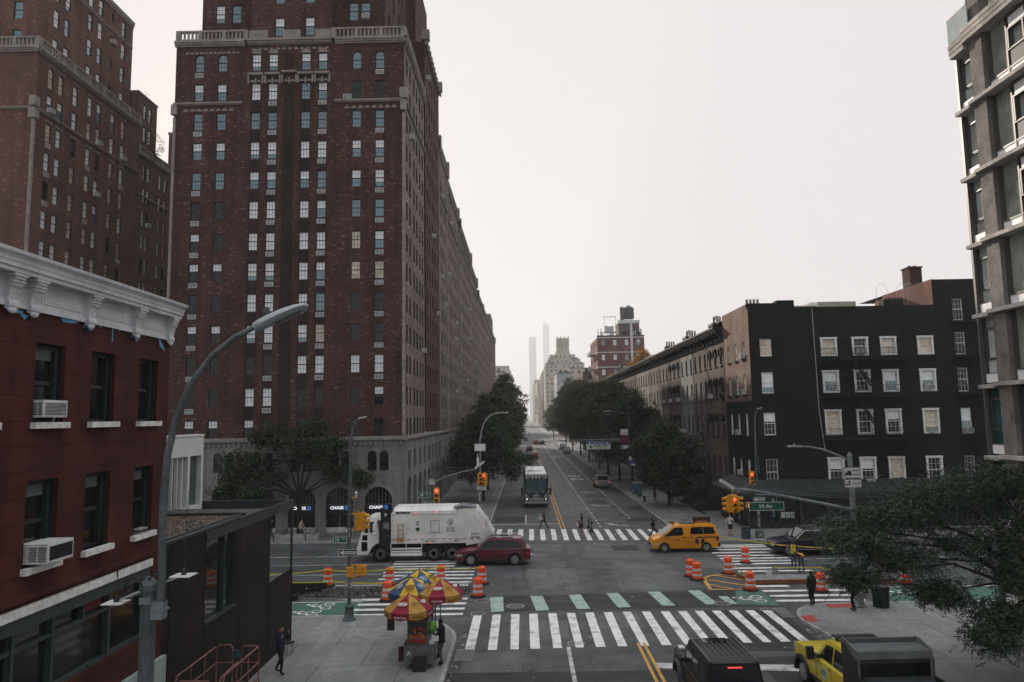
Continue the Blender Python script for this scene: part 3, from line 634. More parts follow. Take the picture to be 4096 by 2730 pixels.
# set-back storeys: main block, centre bay flush with the front, and the side wing that rises behind the corner terrace
up = []; UZ0, UZ1 = 42.7, 62.0
for x in (-27.15, -25.65, -14.85, -13.75):
    for z in (45.9, 48.9, 52, 55, 58): up.append((x-.42, x+.42, z, z+1.75)); specs.append((x, 62, z, 0, .84, 1.75, random.choice(['blue','topblind','mid']), False))
w_.wall((0,62,0), (1,0,0), (0,-1,0), -28.8, -12, UZ0, UZ1, up, .14)
cb = []
for x in (-22.8,-21.05,-18.35):
    for z in (43.55, 46.6, 49.6, 52.6, 55.6):
        if x > -22.5: cb.append((x-.42, x+.42, z, z+1.75)); specs.append((x, 60.25, z, 0, .84, 1.75, 'topblind' if z < 45 else 'blue', False))
w_.wall((0,60.25,0), (1,0,0), (0,-1,0), -23.62, -16.38, UZ0, UZ1, cb, .14)
w_.quad((-23.62,62,UZ0),(-23.62,60.25,UZ0),(-23.62,60.25,UZ1),(-23.62,62,UZ1)); w_.quad((-16.38,60.25,UZ0),(-16.38,62,UZ0),(-16.38,62,UZ1),(-16.38,60.25,UZ1))
su = []
for y in (64, 66.4, 69.4, 71.2):
    for z in (45.9, 48.9, 52, 55): su.append((y-.4, y+.4, z, z+1.7)); specs.append((-12, y, z, RY, .8, 1.7, random.choice(['blue','dark']), False))
w_.wall((-12,0,0), (0,1,0), (1,0,0), 62, 74, UZ0, UZ1, su, .14)
wi = []
for y in (74.2, 76.2, 78.4, 80.6, 82.8):
    for z in ZROW+[42.9, 46.0]: wi.append((y-.4, y+.4, z, z+1.57)); specs.append((XR+.12, y, z, RY, .8, 1.57, random.choice(['dark','blue','blind','warm','topblind']), False))
w_.wall((XR+.12,0,0), (0,1,0), (1,0,0), 72.7, 85.2, 8.0, 49.6, wi, .14)
w_.quad((-13,72.7,42.7),(XR+.12,72.7,42.7),(XR+.12,72.7,49.6),(-13,72.7,49.6)); w_.quad((-13,72.7,49.6),(XR+.12,72.7,49.6),(XR+.12,85.2,49.6),(-13,85.2,49.6)); w_.quad((XR+.12,85.2,30),(-13,85.2,30),(-13,85.2,49.6),(XR+.12,85.2,49.6))
w_.box(-28, -11.0, 74.2, 83.6, 49.6, 59.0)
w_.build('brick_walls', BRICK, A)
wm = MB(); wm.wall((XR+.004,0,0), (0,1,0), (1,0,0), 60.02, 72.68, 8.05, 42.5, sh, .02); wm.build('side_facing', BRICK3, A)  # side skin in the paler brick, grazing light painted in
windows_on(A, specs)
placed(A, 'air_conditioner_grille', GRILLE, [AC_M, AC_D], gr)
placed(A, 'air_conditioner', ACB, [AC_W, AC_D], [(XR+.1, 63.2, 34.95, RY), (XR+.1, 71.2, 16.1, RY), (XR+.2, 78.4, 29.6, RY), (XR+.2, 82.8, 21.5, RY), (XR+.2, 74.2, 46.0, RY), (-13.75,62,45.95,0)])
# dark spandrels and blind centre strip, its recess painted as darker brick
dk = MB()
for i in (2, 3, 4, 5):
    for r in range(1, 12): dk.box(cx[i]-.44, cx[i]+.44, YF-.012, YF+.05, ZROW[r+1]+WH+.05, ZROW[r]-.06)
dk.box(-20.5, -19.55, YF-.012, YF+.05, 9.0, 38.7)
for r in range(12): dk.box(-20.42, -19.62, YF-.03, YF-.012, ZROW[r+1]+.2, ZROW[r+1]+1.5)
dk.box(-20.4, -19.6, YF-.012, YF+.05, 40.4, 41.9)
dk.build('dark_spandrels', DARKB, A)
st = MB()
cornice(st, 'x', XL-.1, -24.0, YF, 42.55, [(.12,0,.15),(.22,.15,.32),(.3,.32,.5)]); cornice(st, 'x', -16.0, XR+.3, YF, 42.55, [(.12,0,.15),(.22,.15,.32),(.3,.32,.5)])
cornice(st, 'y', YF-.3, 72.7, XR, 42.55, [(.12,0,.15),(.22,.15,.32),(.302,.32,.5)], 0, 1)
cornice(st, 'y', 72.7, 85.2, XR+.12, 49.3, [(.15,0,.2),(.3,.2,.5)], 0, 1)
balustrade(st, 'x', XL, -23.7, YF-.2, 43.05, .95); balustrade(st, 'x', -16.3, XR+.15, YF-.2, 43.05, .95); balustrade(st, 'y', YF+.06, 72.7, XR+.2, 43.05, .95, 0, 1)
st.box(-23.62, -22.0, YF-.1, YF+.2, 43.1, 43.95); st.box(-17.8, -16.38, YF-.1, YF+.2, 43.1, 43.95); st.box(-20.6, -19.1, YF-.1, YF+.2, 43.1, 43.95)
cornice(st, 'x', -23.7, -16.3, YF, 42.6, [(.12,0,.1),(.25,.1,.28),(.38,.28,.5)])
scallops(st, -29.3, -24.4, 41.9, .17, YF, n=12); scallops(st, -23.5, -16.5, 42.15, .2, YF, n=13)
for i in (2, 3, 4, 5):   # pale tympana over the centre windows, corbelled balconets under them
    p = [(cx[i]+.44*math.cos(PI*j/10), ZROW[0]+WH+.02+.42*math.sin(PI*j/10)) for j in range(11)]; st.slab([(a, YF, b) for a, b in p], (0,-1,0), .03)
    st.box(cx[i]-.66, cx[i]+.66, YF-.34, YF, 39.75, 39.93)
for xx in cx[2:6]+[-20.0]:
    st.box(xx-.66, xx+.66, YF-.3, YF, 39.95, 40.1) if xx == -20.0 else None
    scallops(st, xx-.6, xx+.6, 39.15, .2, YF-.1, n=2); st.box(xx-.7, xx-.56, YF-.2, YF, 39.0, 39.75); st.box(xx+.56, xx+.7, YF-.2, YF, 39.0, 39.75); st.box(xx-.07, xx+.07, YF-.2, YF, 39.0, 39.5)
for a0, a1 in ((XL-.05, -24.1), (-16.0, XR+.12)):
    cornice(st, 'x', a0, a1, YF, 37.15, [(.1,0,.1),(.2,.1,.24)]); scallops(st, a0+.8, a1-.7, 36.62, .23, YF, n=8)
cornice(st, 'y', YF-.2, 72.7, XR, 37.15, [(.1,0,.1),(.2,.1,.24)], 0, 1); scallops(st, 60.6, 72.4, 36.62, .23, XR, n=18, axis='y', nrm=(1,0,0))
for X in (XL+.05, XR-.05):
    st.tube([(X, YF-.03, z) for z in np.arange(8.1, 36.4, .35)], [.12+.025*(i % 2) for i in range(len(np.arange(8.1, 36.4, .35)))], 8)
    st.box(X-.25, X+.25, YF-.28, YF+.1, 36.3, 37.2)
st.box(XR-.35, XR+.32, YF-.35, YF+.3, 37.39, 38.3)
for y in np.arange(73.2, 85, 1.2): st.box(XR+.42, XR+.6, y-.12, y+.12, 48.7, 49.3)
for y in (72.9, 85.0): st.box(XR-.2, XR+.6, y-.35, y+.35, 49.8, 50.9)
st.build('stone_trim', TRIM, A)
# limestone ground floors
bs_ = MB(); bh = []; bspec = []
BA = [-27.9, -24.76, -21.63, -18.37, -15.25, -12.02]
for x in BA: bh.append((x-1.13, x+1.13, .35, 4.0, 'a'))
PA = [-27.9, -24.9, -21.7, -18.4, -15.2, -12.06]
for x in PA:
    for s in (-.5, .5): bh.append((x+s-.38, x+s+.38, 5.32, 6.96, 'a')); bspec.append((x+s, YF-.08, 5.32, 0, .76, 1.64, 'dark', True))
bs_.wall((0,YF-.08,0), (1,0,0), (0,-1,0), XL-.05, XR+.08, 0.1, 7.75, bh, .3)
sb = []
for y in (62.3, 65.5, 68.7, 71.9, 75.1, 78.3, 81.5, 84.7):
    if y < 84: sb.append((y-1.1, y+1.1, .35, 4.6, 'a'))
    for s in (-.45, .45): sb.append((y+s-.33, y+s+.33, 5.2, 6.9, 'a')); bspec.append((XR+.08, y+s, 5.2, RY, .66, 1.7, 'dark', True))
bs_.wall((XR+.08,0,0), (0,1,0), (1,0,0), 59.92, 85.4, 0.1, 7.75, sb, .3); bs_.build('limestone_base', STONE, A)
windows_on(A, bspec, cap=20)
bt_ = MB(); cornice(bt_, 'x', XL-.1, XR+.35, YF-.08, 7.75, [(.1,0,.1),(.25,.1,.28),(.12,.28,.4)]); cornice(bt_, 'y', YF-.35, 85.4, XR+.08, 7.75, [(.1,0,.1),(.251,.1,.28),(.12,.28,.4)], 0, 1)
for x in np.arange(XL+.2, XR, .42): bt_.box(x-.09, x+.09, YF-.2, YF-.08, 7.45, 7.74)
for x in BA:
    n = 14; o = [(x+1.42*math.cos(PI*i/n), 2.87+1.42*math.sin(PI*i/n)) for i in range(n+1)]; q = [(x+1.14*math.cos(PI*i/n), 2.87+1.14*math.sin(PI*i/n)) for i in range(n+1)]
    for i in range(n): bt_.slab([(o[i][0],YF-.08,o[i][1]),(o[i+1][0],YF-.08,o[i+1][1]),(q[i+1][0],YF-.08,q[i+1][1]),(q[i][0],YF-.08,q[i][1])], (0,-1,0), .035)
for x in PA: bt_.tube([(x, YF-.14, 5.3), (x, YF-.14, 6.6)], .07, 8)
bt_.build('base_moulding', mat('limestone_trim', (0.25,0.24,0.225), 0.85, 0.2, 1.5), A)
SHOPW = mat('shop_glass', (0.012,0.014,0.016), 0.06, 0.3, .6); NAVY = mat('navy_fascia', (0.006,0.008,0.014), 0.35, 0); LITW = mat('lit_white_letters', (0.8,0.8,0.82), 0.5, 0, emit=((0.9,0.92,1.0), .75)); LITB = mat('lit_blue_mark', (0.03,0.12,0.4), 0.5, 0, emit=((0.06,0.22,0.75), .55))
for k, x in enumerate(BA):
    s = MB(); s.quad((x-1.2,YF+.2,.3),(x+1.2,YF+.2,.3),(x+1.2,YF+.2,4.1),(x-1.2,YF+.2,4.1), 0)
    for i in range(9): a = x-1.13+2.26*i/8; s.box(a-.03, a+.03, YF+.1, YF+.19, 2.6, 4.0, 1)
    s.box(x-1.13, x+1.13, YF+.1, YF+.19, 2.54, 2.62, 1); s.box(x-.04, x+.04, YF+.1, YF+.19, .35, 1.9, 1); s.box(x-1.13, x+1.13, YF+.08, YF+.19, .35, .75, 3)
    s.box(x-1.13, x+1.13, YF+.02, YF+.19, 1.75, 2.55, 2)
    bay = s.build('shopfront', [SHOPW, F_GRY, NAVY, AC_M], A)
    if k > 0:
        lt = MB(); put_text(lt, 'CHASE', .34, (x-.22, YF-.0, 2.33), (1,0,0), (0,0,1), bold=.035, fit=1.12); lt.build('bank_lettering', LITW, bay)
        lg = MB(); c = (x+.6, 2.33)
        for i in range(4):   # four wedges round a square: the bank's octagon
            a0 = PI/4+PI/2*i; T = lambda u, v, a=a0-PI/4: (c[0]+u*math.cos(a)-v*math.sin(a), YF, c[1]+u*math.sin(a)+v*math.cos(a))
            lg.poly([T(-.065,.07), T(.17,.07), T(.07,.17), T(-.065,.17)][::-1])
        lg.build('bank_mark', LITB, bay)
for y in (62.3, 65.5, 68.7, 71.9, 75.1, 78.3, 81.5):
    s = MB(); s.quad((XR-.2,y-1.15,.3),(XR-.2,y+1.15,.3),(XR-.2,y+1.15,4.7),(XR-.2,y-1.15,4.7), 0); s.box(XR-.19, XR-.1, y-1.1, y+1.1, 2.0, 2.1, 1); s.box(XR-.19, XR-.1, y-.04, y+.04, .35, 4.5, 1); s.build('shopfront', [SHOPW, F_GRY], A)
# ------------------------------------------------------------------ the long brick terrace of towers behind it
def terrace(label, y0, y1, zt, cols, setback=None, xo=0.0, seed=1, zroof2=None):
    rg = random.Random(seed); X = XR+xo; t = thing('apartment_block', label, 'apartment building', (-20, y0, 0), 'brick apartment blocks along the left side of the street', world=True)
    m = MB(); hs = []; sp = []; rows = [z for z in ZROW if z+1.8 < zt-1.2]; st_ = (y1-y0)/cols
    for c in range(cols):
        y = y0+st_*(c+.5)+(.22 if c % 2 else -.22)
        for z in rows: hs.append((y-.42, y+.42, z, z+WH)); sp.append((X, y, z, RY, .84, WH, rg.choices(['dark','blue','blind','topblind','warm'], [4,3,4,2,1])[0], False))  # many white panes here are painted glints, not blinds
    m.wall((X,0,0), (0,1,0), (1,0,0), y0, y1, 7.9, zt, hs, .14); m.quad((-30,y0,8),(X,y0,8),(X,y0,zt),(-30,y0,zt)); m.quad((-30,y0,zt),(X,y0,zt),(X,y1,zt),(-30,y1,zt)); m.quad((X,y1,8),(-30,y1,8),(-30,y1,zt),(X,y1,zt))
    if setback:
        for bx in setback: m.box(*bx)
    m.build('brick_walls', BRICK3, t)
    b = MB(); b.wall((X+.08,0,0), (0,1,0), (1,0,0), y0, y1, .1, 7.75, [(y0+st_*(c+.5)-.6, y0+st_*(c+.5)+.6, .4, 4.2, 'a') for c in range(0, cols, 2)], .35); b.quad((X-.28,y0,.1),(X-.28,y1,.1),(X-.28,y1,7.6),(X-.28,y0,7.6))
    cornice(b, 'y', y0, y1, X+.08, 7.75, [(.1,0,.1),(.25,.1,.3)], 0, 1); b.build('limestone_base', STONE, t)
    tr = MB(); cornice(tr, 'y', y0, y1, X, zt-.4, [(.12,0,.15),(.25,.15,.3),(.35,.3,.5)], 0, 1)
    balustrade(tr, 'y', y0, y1, X+.2, zt+.1, .8, 0, 1, pitch=.5); cornice(tr, 'y', y0, y1, X, 37.1 if zt > 41 else zt-3.2, [(.1,0,.12),(.2,.12,.24)], 0, 1)
    for y in (y0+.3, y1-.3): tr.tube([(X, y, 8.2), (X, y, zt-1)], .18, 6); tr.box(X-.3, X+.42, y-.3, y+.3, zt-.9, zt+1.3)
    for y in np.arange(y0+.8, y1, .9): tr.box(X, X+.3, y-.12, y+.12, zt-.95, zt-.4)
    tr.build('stone_trim', TRIM, t); windows_on(t, sp)
    for _ in range(max(3, cols//2)):
        s = rg.choice(sp); placed(t, 'air_conditioner', ACB, [AC_W, AC_D], [(s[0]+.08, s[1], s[2]+.05, RY)])
    if zroof2: placed
    return t
terrace('brick apartment block next along from the corner tower with stepped terraces above its cornice', 85.2, 95.2, 43.0, 6, [(-28,-12,85.3,103,43.0,58.3)], 0, 11)
terrace('narrow brick apartment block with heavy corbelled balcony line under its roof', 95.2, 114.0, 42.2, 10, None, -.25, 12)
terrace('brick apartment block halfway along the left terrace with ornate roof brackets', 114.0, 139.4, 40.6, 13, [(-28,-13,116,124,40.6,46)], .0, 13)
terrace('brick apartment block in the far half of the left terrace with flat parapet', 139.4, 162.0, 40.0, 11, [(-27,-13,150,158,40,45.5)], -.25, 15)
terrace('far brick apartment block closing the left terrace with rooftop lantern', 162.0, 262.0, 37.4, 34, [(-27,-13,170,182,37,46),(-27,-14,205,218,37,44),(-26,-10.4,240,258,37,44.5),(-24,-13,246,252,44.5,49)], .0, 17)
# ------------------------------------------------------------------ apartment block across the courtyard, far left
B = thing('apartment_block', 'dark red brick apartment block at the left edge with a long stone balcony', 'apartment building', (-49, 60, 0), world=True)
BX = -42.5; m = MB(); hs = []; sp = []; gb_ = []
ys = [61.9, 63.35, 65.5, 67.85, 69.35, 71.8, 73.75]
for r, z in enumerate(ZROW):
    for j, y in enumerate(ys):
        if r == 0: hs.append((y-.38, y+.38, 39.9, 41.85, 'a')); sp.append((BX, y, 39.9, RY, .76, 1.95, random.choice(['warm','topblind','blind']), True))
        else: hs.append((y-.38, y+.38, z, z+1.7)); sp.append((BX, y, z, RY, .76, 1.7, random.choice(['warm','warm','blind','blind','topblind','dark']), False))  # warm and white panes carry painted reflections
        if r > 0 and j % 3 == 0 and random.random() < .6: gb_.append((BX, y, z-.5, RY))
m.wall((BX,0,0), (0,1,0), (1,0,0), 60, 77, 6, 42.8, hs, .14)
fx = [-54.3, -51.0, -47.2, -44.6-.25]
fh = []
for r, z in enumerate(ZROW):
    for x in (-46.6, -49.2, -52):
        a_ = r == 0; fh.append((x-.41, x+.41, z, z+(1.62 if a_ else WH))+(('a',) if a_ else ())); sp.append((x, 60, z, 0, .82, 1.62 if a_ else WH, random.choice(['blue','blue','topblind','mid']), a_))
m.wall((0,60,0), (1,0,0), (0,-1,0), -58, BX, 6, 42.8, fh, .14); m.quad((-58,60,42.8),(BX,60,42.8),(BX,77,42.8),(-58,77,42.8)); m.quad((BX,77,6),(-58,77,6),(-58,77,42.8),(BX,77,42.8))
uh = []; UX = -43.7
for y in (64.0, 65.6, 69.2, 70.9, 73.0, 75.2):
    for z in (44.1, 47.0, 49.7, 52.3):
        if y == 73.0: uh.append((y-.25, y+.25, z+.5, z+1.5)); sp.append((UX, y, z+.5, RY, .5, 1.0, 'dark', False))
        else: uh.append((y-.4, y+.4, z, z+1.75)); sp.append((UX, y, z, RY, .8, 1.75, random.choice(['topblind','blind','blue','mid']), False))
m.wall((UX,0,0), (0,1,0), (1,0,0), 62.6, 77, 42.8, 55, uh, .14)
uf = [(x-.42, x+.42, z, z+1.75) for x in (-46.4, -48.6, -51) for z in (44.4, 47.2, 50)]
for a in uf: sp.append(((a[0]+a[1])/2, 62.6, a[2], 0, .84, 1.75, 'blue', False))
m.wall((0,62.6,0), (1,0,0), (0,-1,0), -58, UX, 42.8, 52.5, uf, .14); m.quad((UX,77,42),(-58,77,42),(-58,77,55),(UX,77,55)); m.quad((-58,62.6,52.5),(UX,62.6,52.5),(UX,77,55),(-58,77,55))
m.build('brick_walls', BRICK2, B); windows_on(B, sp, cap=100, cols=0); placed(B, 'air_conditioner_grille', GRILLE, [AC_M, AC_D], gb_)
placed(B, 'air_conditioner', ACB, [AC_W, AC_D], [(BX+.1, 61.9, 37.6, RY), (BX+.1, 69.35, 37.5, RY), (BX+.1, 73.75, 37.6, RY), (BX+.1, 69.35, 32.2, RY), (UX+.1, 73.0, 50.3, RY)])
t_ = MB(); cornice(t_, 'y', 59.7, 77, BX, 42.5, [(.12,0,.15),(.22,.15,.3),(.3,.3,.45)], 0, 1); cornice(t_, 'x', -58, BX+.3, 60, 42.5, [(.12,0,.15),(.22,.15,.3),(.302,.3,.45)])
balustrade(t_, 'y', 60.06, 77, BX+.2, 42.95, .95, 0, 1); balustrade(t_, 'x', -58, BX+.2, 59.8, 42.95, .95)
cornice(t_, 'y', 60, 77, BX, 37.2, [(.1,0,.1),(.18,.1,.22)], 0, 1); cornice(t_, 'x', -58, BX+.18, 60, 37.2, [(.1,0,.1),(.181,.1,.22)])
for y in ys: scallops(t_, y-.6, y+.6, 36.7, .18, BX, n=3, axis='y', nrm=(1,0,0)); scallops(t_, y-.55, y+.55, 42.0, .14, BX, n=3, axis='y', nrm=(1,0,0))
for x in (-46.6, -49.2, -52): scallops(t_, x-.7, x+.7, 41.95, .16, 60, n=4); scallops(t_, x-1.1, x+1.1, 36.7, .2, 60, n=5)
t_.tube([(BX-.03, 59.97, 6), (BX-.03, 59.97, 36.3)], .17, 8); t_.box(BX-.3, BX+.3, 59.6, 60.2, 36.3, 37.2); t_.box(BX-.3, BX+.3, 59.6, 60.2, 37.42, 38.3)
for y in np.arange(63, 77, .42): t_.box(UX-.02, UX+.14, y-.1, y+.1, 51.4+.18*(y-63), 51.75+.18*(y-63)) if False else None
for y in np.arange(62.8, 77, .45): t_.box(UX, UX+.14, y-.09, y+.09, 51.75, 52.0)
cornice(t_, 'y', 62.6, 77, UX, 54.3, [(.1,0,.3),(.2,.3,.7)], 0, 1)
t_.build('stone_trim', TRIM, B)
D_ = thing('apartment_block', 'red brick courtyard block with a planted roof terrace behind the left tower', 'apartment building', (-49, 80, 0), world=True)
m = MB(); hs = []; sp = []
for z in [38.2-2.68*i for i in range(12)]:
    for y in (78.45, 79.35, 82.0, 83.3): hs.append((y-.32, y+.32, z-1.2, z+.5)); sp.append((BX-.05, y, z-1.2, RY, .64, 1.7, random.choice(['warm','blind','dark','blind','topblind']), False))
m.wall((BX-.05,0,0), (0,1,0), (1,0,0), 77, 84.7, 6, 39.8, hs, .14); m.quad((BX-.05,84.7,6),(-56,84.7,6),(-56,84.7,39.8),(BX-.05,84.7,39.8)); m.quad((-56,77,39.8),(BX-.05,77,39.8),(BX-.05,84.7,39.8),(-56,84.7,39.8))
h2 = []
for z in (41.6, 44.2):
    for y in (78.6, 79.7): h2.append((y-.34, y+.34, z, z+1.7)); sp.append((BX-.3, y, z, RY, .68, 1.7, random.choice(['topblind','blind']), False))
m.wall((BX-.3,0,0), (0,1,0), (1,0,0), 77, 81.2, 39.8, 47.0, h2, .14); m.quad((BX-.3,81.2,39),(-56,81.2,39),(-56,81.2,47),(BX-.3,81.2,47)); m.quad((-56,77,47),(BX-.3,77,47),(BX-.3,81.2,47),(-56,81.2,47)); m.quad((-56,77,39),(BX-.3,77,39),(BX-.3,77,47),(-56,77,47))
m.build('brick_walls', BRICK2, D_); windows_on(D_, sp, cols=0)
t_ = MB(); cornice(t_, 'y', 77, 84.8, BX-.05, 39.5, [(.1,0,.15),(.2,.15,.3)], 0, 1); balustrade(t_, 'y', 77, 84.8, BX+.1, 39.8, .9, 0, 1); t_.build('balustrade', TRIM, D_)
for a, q, z in ((-.05,84.7,35.0),(-.3,81.3,46.8)): t_ = MB(); cornice(t_, 'y', 77, q, BX+a, z, [(.1,0,.16)], 0, 1); t_.build('stone_band', TRIM, D_)
placed(D_, 'air_conditioner', ACB, [AC_W, AC_D], [(BX+.03, 79.35, 31.7, RY), (BX+.03, 82.0, 23.6, RY)])
T_ = thing('roof_tower', 'small red brick roof tower with an arched opening left of the corner tower', 'tower', (-46, 95, 0), world=True)
m = MB(); m.wall((0,95,0), (1,0,0), (0,-1,0), -48.3, -43.5, 30, 49.2, [(-47.45,-46.2,42.9,46.7,'a')], .5); m.wall((-43.5,0,0), (0,1,0), (1,0,0), 95, 99, 30, 49.2, [(96.2,97.6,42.9,46.5,'a')], .5); m.quad((-48.3,95,49.2),(-43.5,95,49.2),(-43.5,99,49.2),(-48.3,99,49.2)); m.quad((-48.3,99,30),(-48.3,95,30),(-48.3,95,49.2),(-48.3,99,49.2)); m.box(-49,-43.2,94.7,99.3,28,42.6)
m.build('brick_walls', BRICK2, T_); MB().box(-48.4,-43.4,94.9,99.1,49.2,49.5).build('coping', BALU, T_); MB().box(-49.1,-43.1,94.6,99.4,42.5,42.8).build('stone_ledge', BALU, T_)
# ------------------------------------------------------------------ red painted corner building, near left
RED = courses('red_painted_block', (0.072,0.0212,0.0178), (0.058,0.0178,0.0152), (0.026,0.009,0.008), 1.12, 0.51, 0.010, rough=0.75, var=0.36, bump=0.25, zoff=.1, patch=.7)
WP = mat('weathered_white_paint', (0.56,0.57,0.58), 0.7, 0.16, 1.2, fine=0.12, bump=.12, bs=18)
SILL = mat('white_sill', (0.70,0.68,0.65), 0.8, 0.2, 5)
TAPE = mat('blue_masking_tape', (0.12,0.28,0.42), 0.7, 0.15, 4)
RBX = -10.0
K_ = thing('red_corner_building', 'dark red painted building with a white bracketed cornice beside the elevated walkway', 'building', (-14, 12, 0), world=True)
m = MB(); hs = []
RWU = [(12.45,13.45),(14.56,15.53),(16.48,17.46),(18.56,19.52)]; RWL = [(12.4,13.42),(14.5,15.49),(16.46,17.44),(18.5,19.45)]
for a, b in RWU: hs.append((a, b, 9.56, 11.2))
for a, b in RWL: hs.append((a, b, 6.66, 8.38))
hs.append((9.0, 19.45, 3.95, 5.72))
m.wall((RBX,0,0), (0,1,0), (1,0,0), 6, 20.14, 0.1, 12.05, hs, .24); m.quad((RBX,20.14,0.1),(-22,20.14,0.1),(-22,20.14,12.05),(RBX,20.14,12.05)); m.quad((-22,6,12.6),(RBX,6,12.6),(RBX,20.14,12.6),(-22,20.14,12.6))
m.quad((-22,20.14,12.05),(RBX,20.14,12.05),(RBX,20.14,12.6),(-22,20.14,12.6)); m.quad((RBX,6,12.05),(RBX,20.14,12.05),(RBX,20.14,12.6),(RBX,6,12.6))
m.box(RBX, RBX+.10, 9, 19.62, 6.02, 6.16)
m.build('red_wall', RED, K_)
SASH = mat('dark_green_sash', (0.016,0.022,0.022), 0.5, 0.15, 3)
for i, (a, b) in enumerate(RWU+RWL):
    z0, h = (9.56, 1.64) if i < 4 else (6.66, 1.72); y = (a+b)/2; wd = b-a
    s = MB(); f = .07; X0 = RBX-.24
    for p, q, z_a, z_b in ((a, a+f, z0, z0+h), (b-f, b, z0, z0+h), (a, b, z0+h-f*1.4, z0+h), (a, b, z0, z0+.06)): s.box(X0-.02, X0+.07, p, q, z_a, z_b)
    s.box(X0-.02, X0+.11, b-.16, b-.07, z0+.06, z0+h-.1); s.box(X0, X0+.05, a+f, b-f, z0+h*.48, z0+h*.53); s.box(X0-.02, X0+.16, b-.02, b+.001, z0, z0+h)
    s.quad((X0+.012,a,z0),(X0+.012,b,z0),(X0+.012,b,z0+h),(X0+.012,a,z0+h), 1)
    if i in (1, 4, 5, 6, 7): s.quad((X0+.022,a+f,z0+h*.8),(X0+.022,b-.17,z0+h*.8),(X0+.022,b-.17,z0+h-.1),(X0+.022,a+f,z0+h-.1), 2)
    if i in (2, 3): s.box(X0-.004, X0+.024, a+.1, a+.34, z0+h*.55, z0+h*.9, 3); s.box(X0-.004, X0+.024, a+.12, a+.3, z0+.1, z0+h*.45, 3)
    wn_ = s.build('window', [SASH, G_DRK, mat('dim_shade', (0.12,0.135,0.14), .8, .1), mat('faded_curtain', (0.16,0.15,0.14), .9, .3, 4)], K_)
    sl_ = MB(); sl_.box(RBX-.2, RBX+.12, a-.06, b+.1, z0-.13, z0, 0); sl_.build('sill', SILL, wn_)
def squash(mb): mb.v = [(RBX+(x-RBX)*.43, y if y < 20.14 else 20.14+(y-20.14)*.22, 11.82+(z-11.9)*.76) for x, y, z in mb.v]
# white cornice: panelled frieze, paired brackets, overhanging gutter mould
c = MB()
c.box(RBX, RBX+.06, 6, 20.2, 11.98, 12.9); c.box(RBX+.06, RBX+.13, 6, 20.22, 11.9, 12.02)
c.box(RBX, RBX+.62, 6, 20.72, 12.74, 12.86); c.box(RBX, RBX+.70, 6, 20.80, 12.862, 12.96)
n = 6; pr = [(.70,12.96),(.74,13.0),(.76,13.08),(.84,13.14),(.93,13.18),(.95,13.24),(.95,13.27),(0.2,13.3)]
for i in range(len(pr)-1):
    a, b = pr[i], pr[i+1]
    c.quad((RBX+a[0],6,a[1]),(RBX+a[0],20.8+a[0]-.7,a[1]),(RBX+b[0],20.8+b[0]-.7,b[1]),(RBX+b[0],6,b[1])); c.quad((RBX+a[0],20.8+a[0]-.7,a[1]),(-22,20.8+a[0]-.7,a[1]),(-22,20.8+b[0]-.7,b[1]),(RBX+b[0],20.8+b[0]-.7,b[1]))
c.quad((-22,6,13.3),(RBX+.2,6,13.3),(RBX+.2,20.3,13.3),(-22,20.3,13.3)); c.box(-22, RBX, 20.14, 20.2, 11.98, 12.96)
BRK = [8.6, 10.4, 12.1, 13.68, 14.32, 16.25, 18.25, 20.02]
for i in range(len(BRK)-1):
    a, b = BRK[i]+.28, BRK[i+1]-.28
    if b-a > .4:
        for p, q, z0, z1 in ((a,b,12.16,12.2),(a,b,12.56,12.6),(a,a+.04,12.2,12.56),(b-.04,b,12.2,12.56)): c.box(RBX+.06, RBX+.095, p, q, z0, z1)
        for p, q, z0, z1 in ((a+.1,b-.1,12.23,12.25),(a+.1,b-.1,12.51,12.53),(a+.1,a+.12,12.25,12.51),(b-.12,b-.1,12.25,12.51)): c.box(RBX+.06, RBX+.08, p, q, z0, z1)
squash(c); c.build('cornice', WP, K_)
sidep = [(.06,12.74),(.55,12.74),(.55,12.58),(.44,12.56),(.44,12.42),(.34,12.36),(.26,12.18),(.24,12.06),(.30,11.98),(.28,11.88),(.18,11.80),(.06,11.84)]
for y in BRK:
    bk = MB(); bk.slab([(RBX+u, y-.14, z) for u, z in sidep], (0,1,0), .28); bk.box(RBX+.05, RBX+.60, y-.19, y+.19, 12.66, 12.735); bk.box(RBX+.05, RBX+.50, y-.165, y+.165, 12.5, 12.56)
    bk.lathe([(0,-.15),(.07,-.15),(.07,.15),(0,.15)], (RBX+.24, y, 11.93), 10, 0, 'y'); bk.ball((RBX+.2, y, 11.80), (.1,.13,.09)); squash(bk); bk.build('bracket', WP, K_)
tp = MB()
for a, b, z in ((13.9,14.1,11.72),(14.4,16.0,11.86),(16.1,16.4,11.70),(16.5,17.0,11.86),(17.3,18.0,11.86),(18.1,18.4,11.7),(18.5,19.5,11.86)): tp.box(RBX, RBX+.012, a, b, z, z+.07); tp.slab([(RBX+.012, a+.1, z), (RBX+.012, a+.24, z-.06-random.random()*.06), (RBX+.012, a+.38, z)], (1,0,0), .004)
tp.box(RBX, RBX+.012, 17.25, 17.29, 11.5, 11.86); tp.slab([(RBX+.012,19.45,11.9),(RBX+.012,19.55,11.6),(RBX+.012,19.85,11.5),(RBX+.012,19.85,11.54)], (1,0,0), .004); tp.slab([(RBX+.015,15.2,11.87),(RBX+.015,15.35,11.72),(RBX+.015,15.8,11.76),(RBX+.015,15.9,11.8)], (1,0,0), .01)
tp.build('masking_tape', TAPE, K_)
sp_ = MB(); rg = random.Random(5)
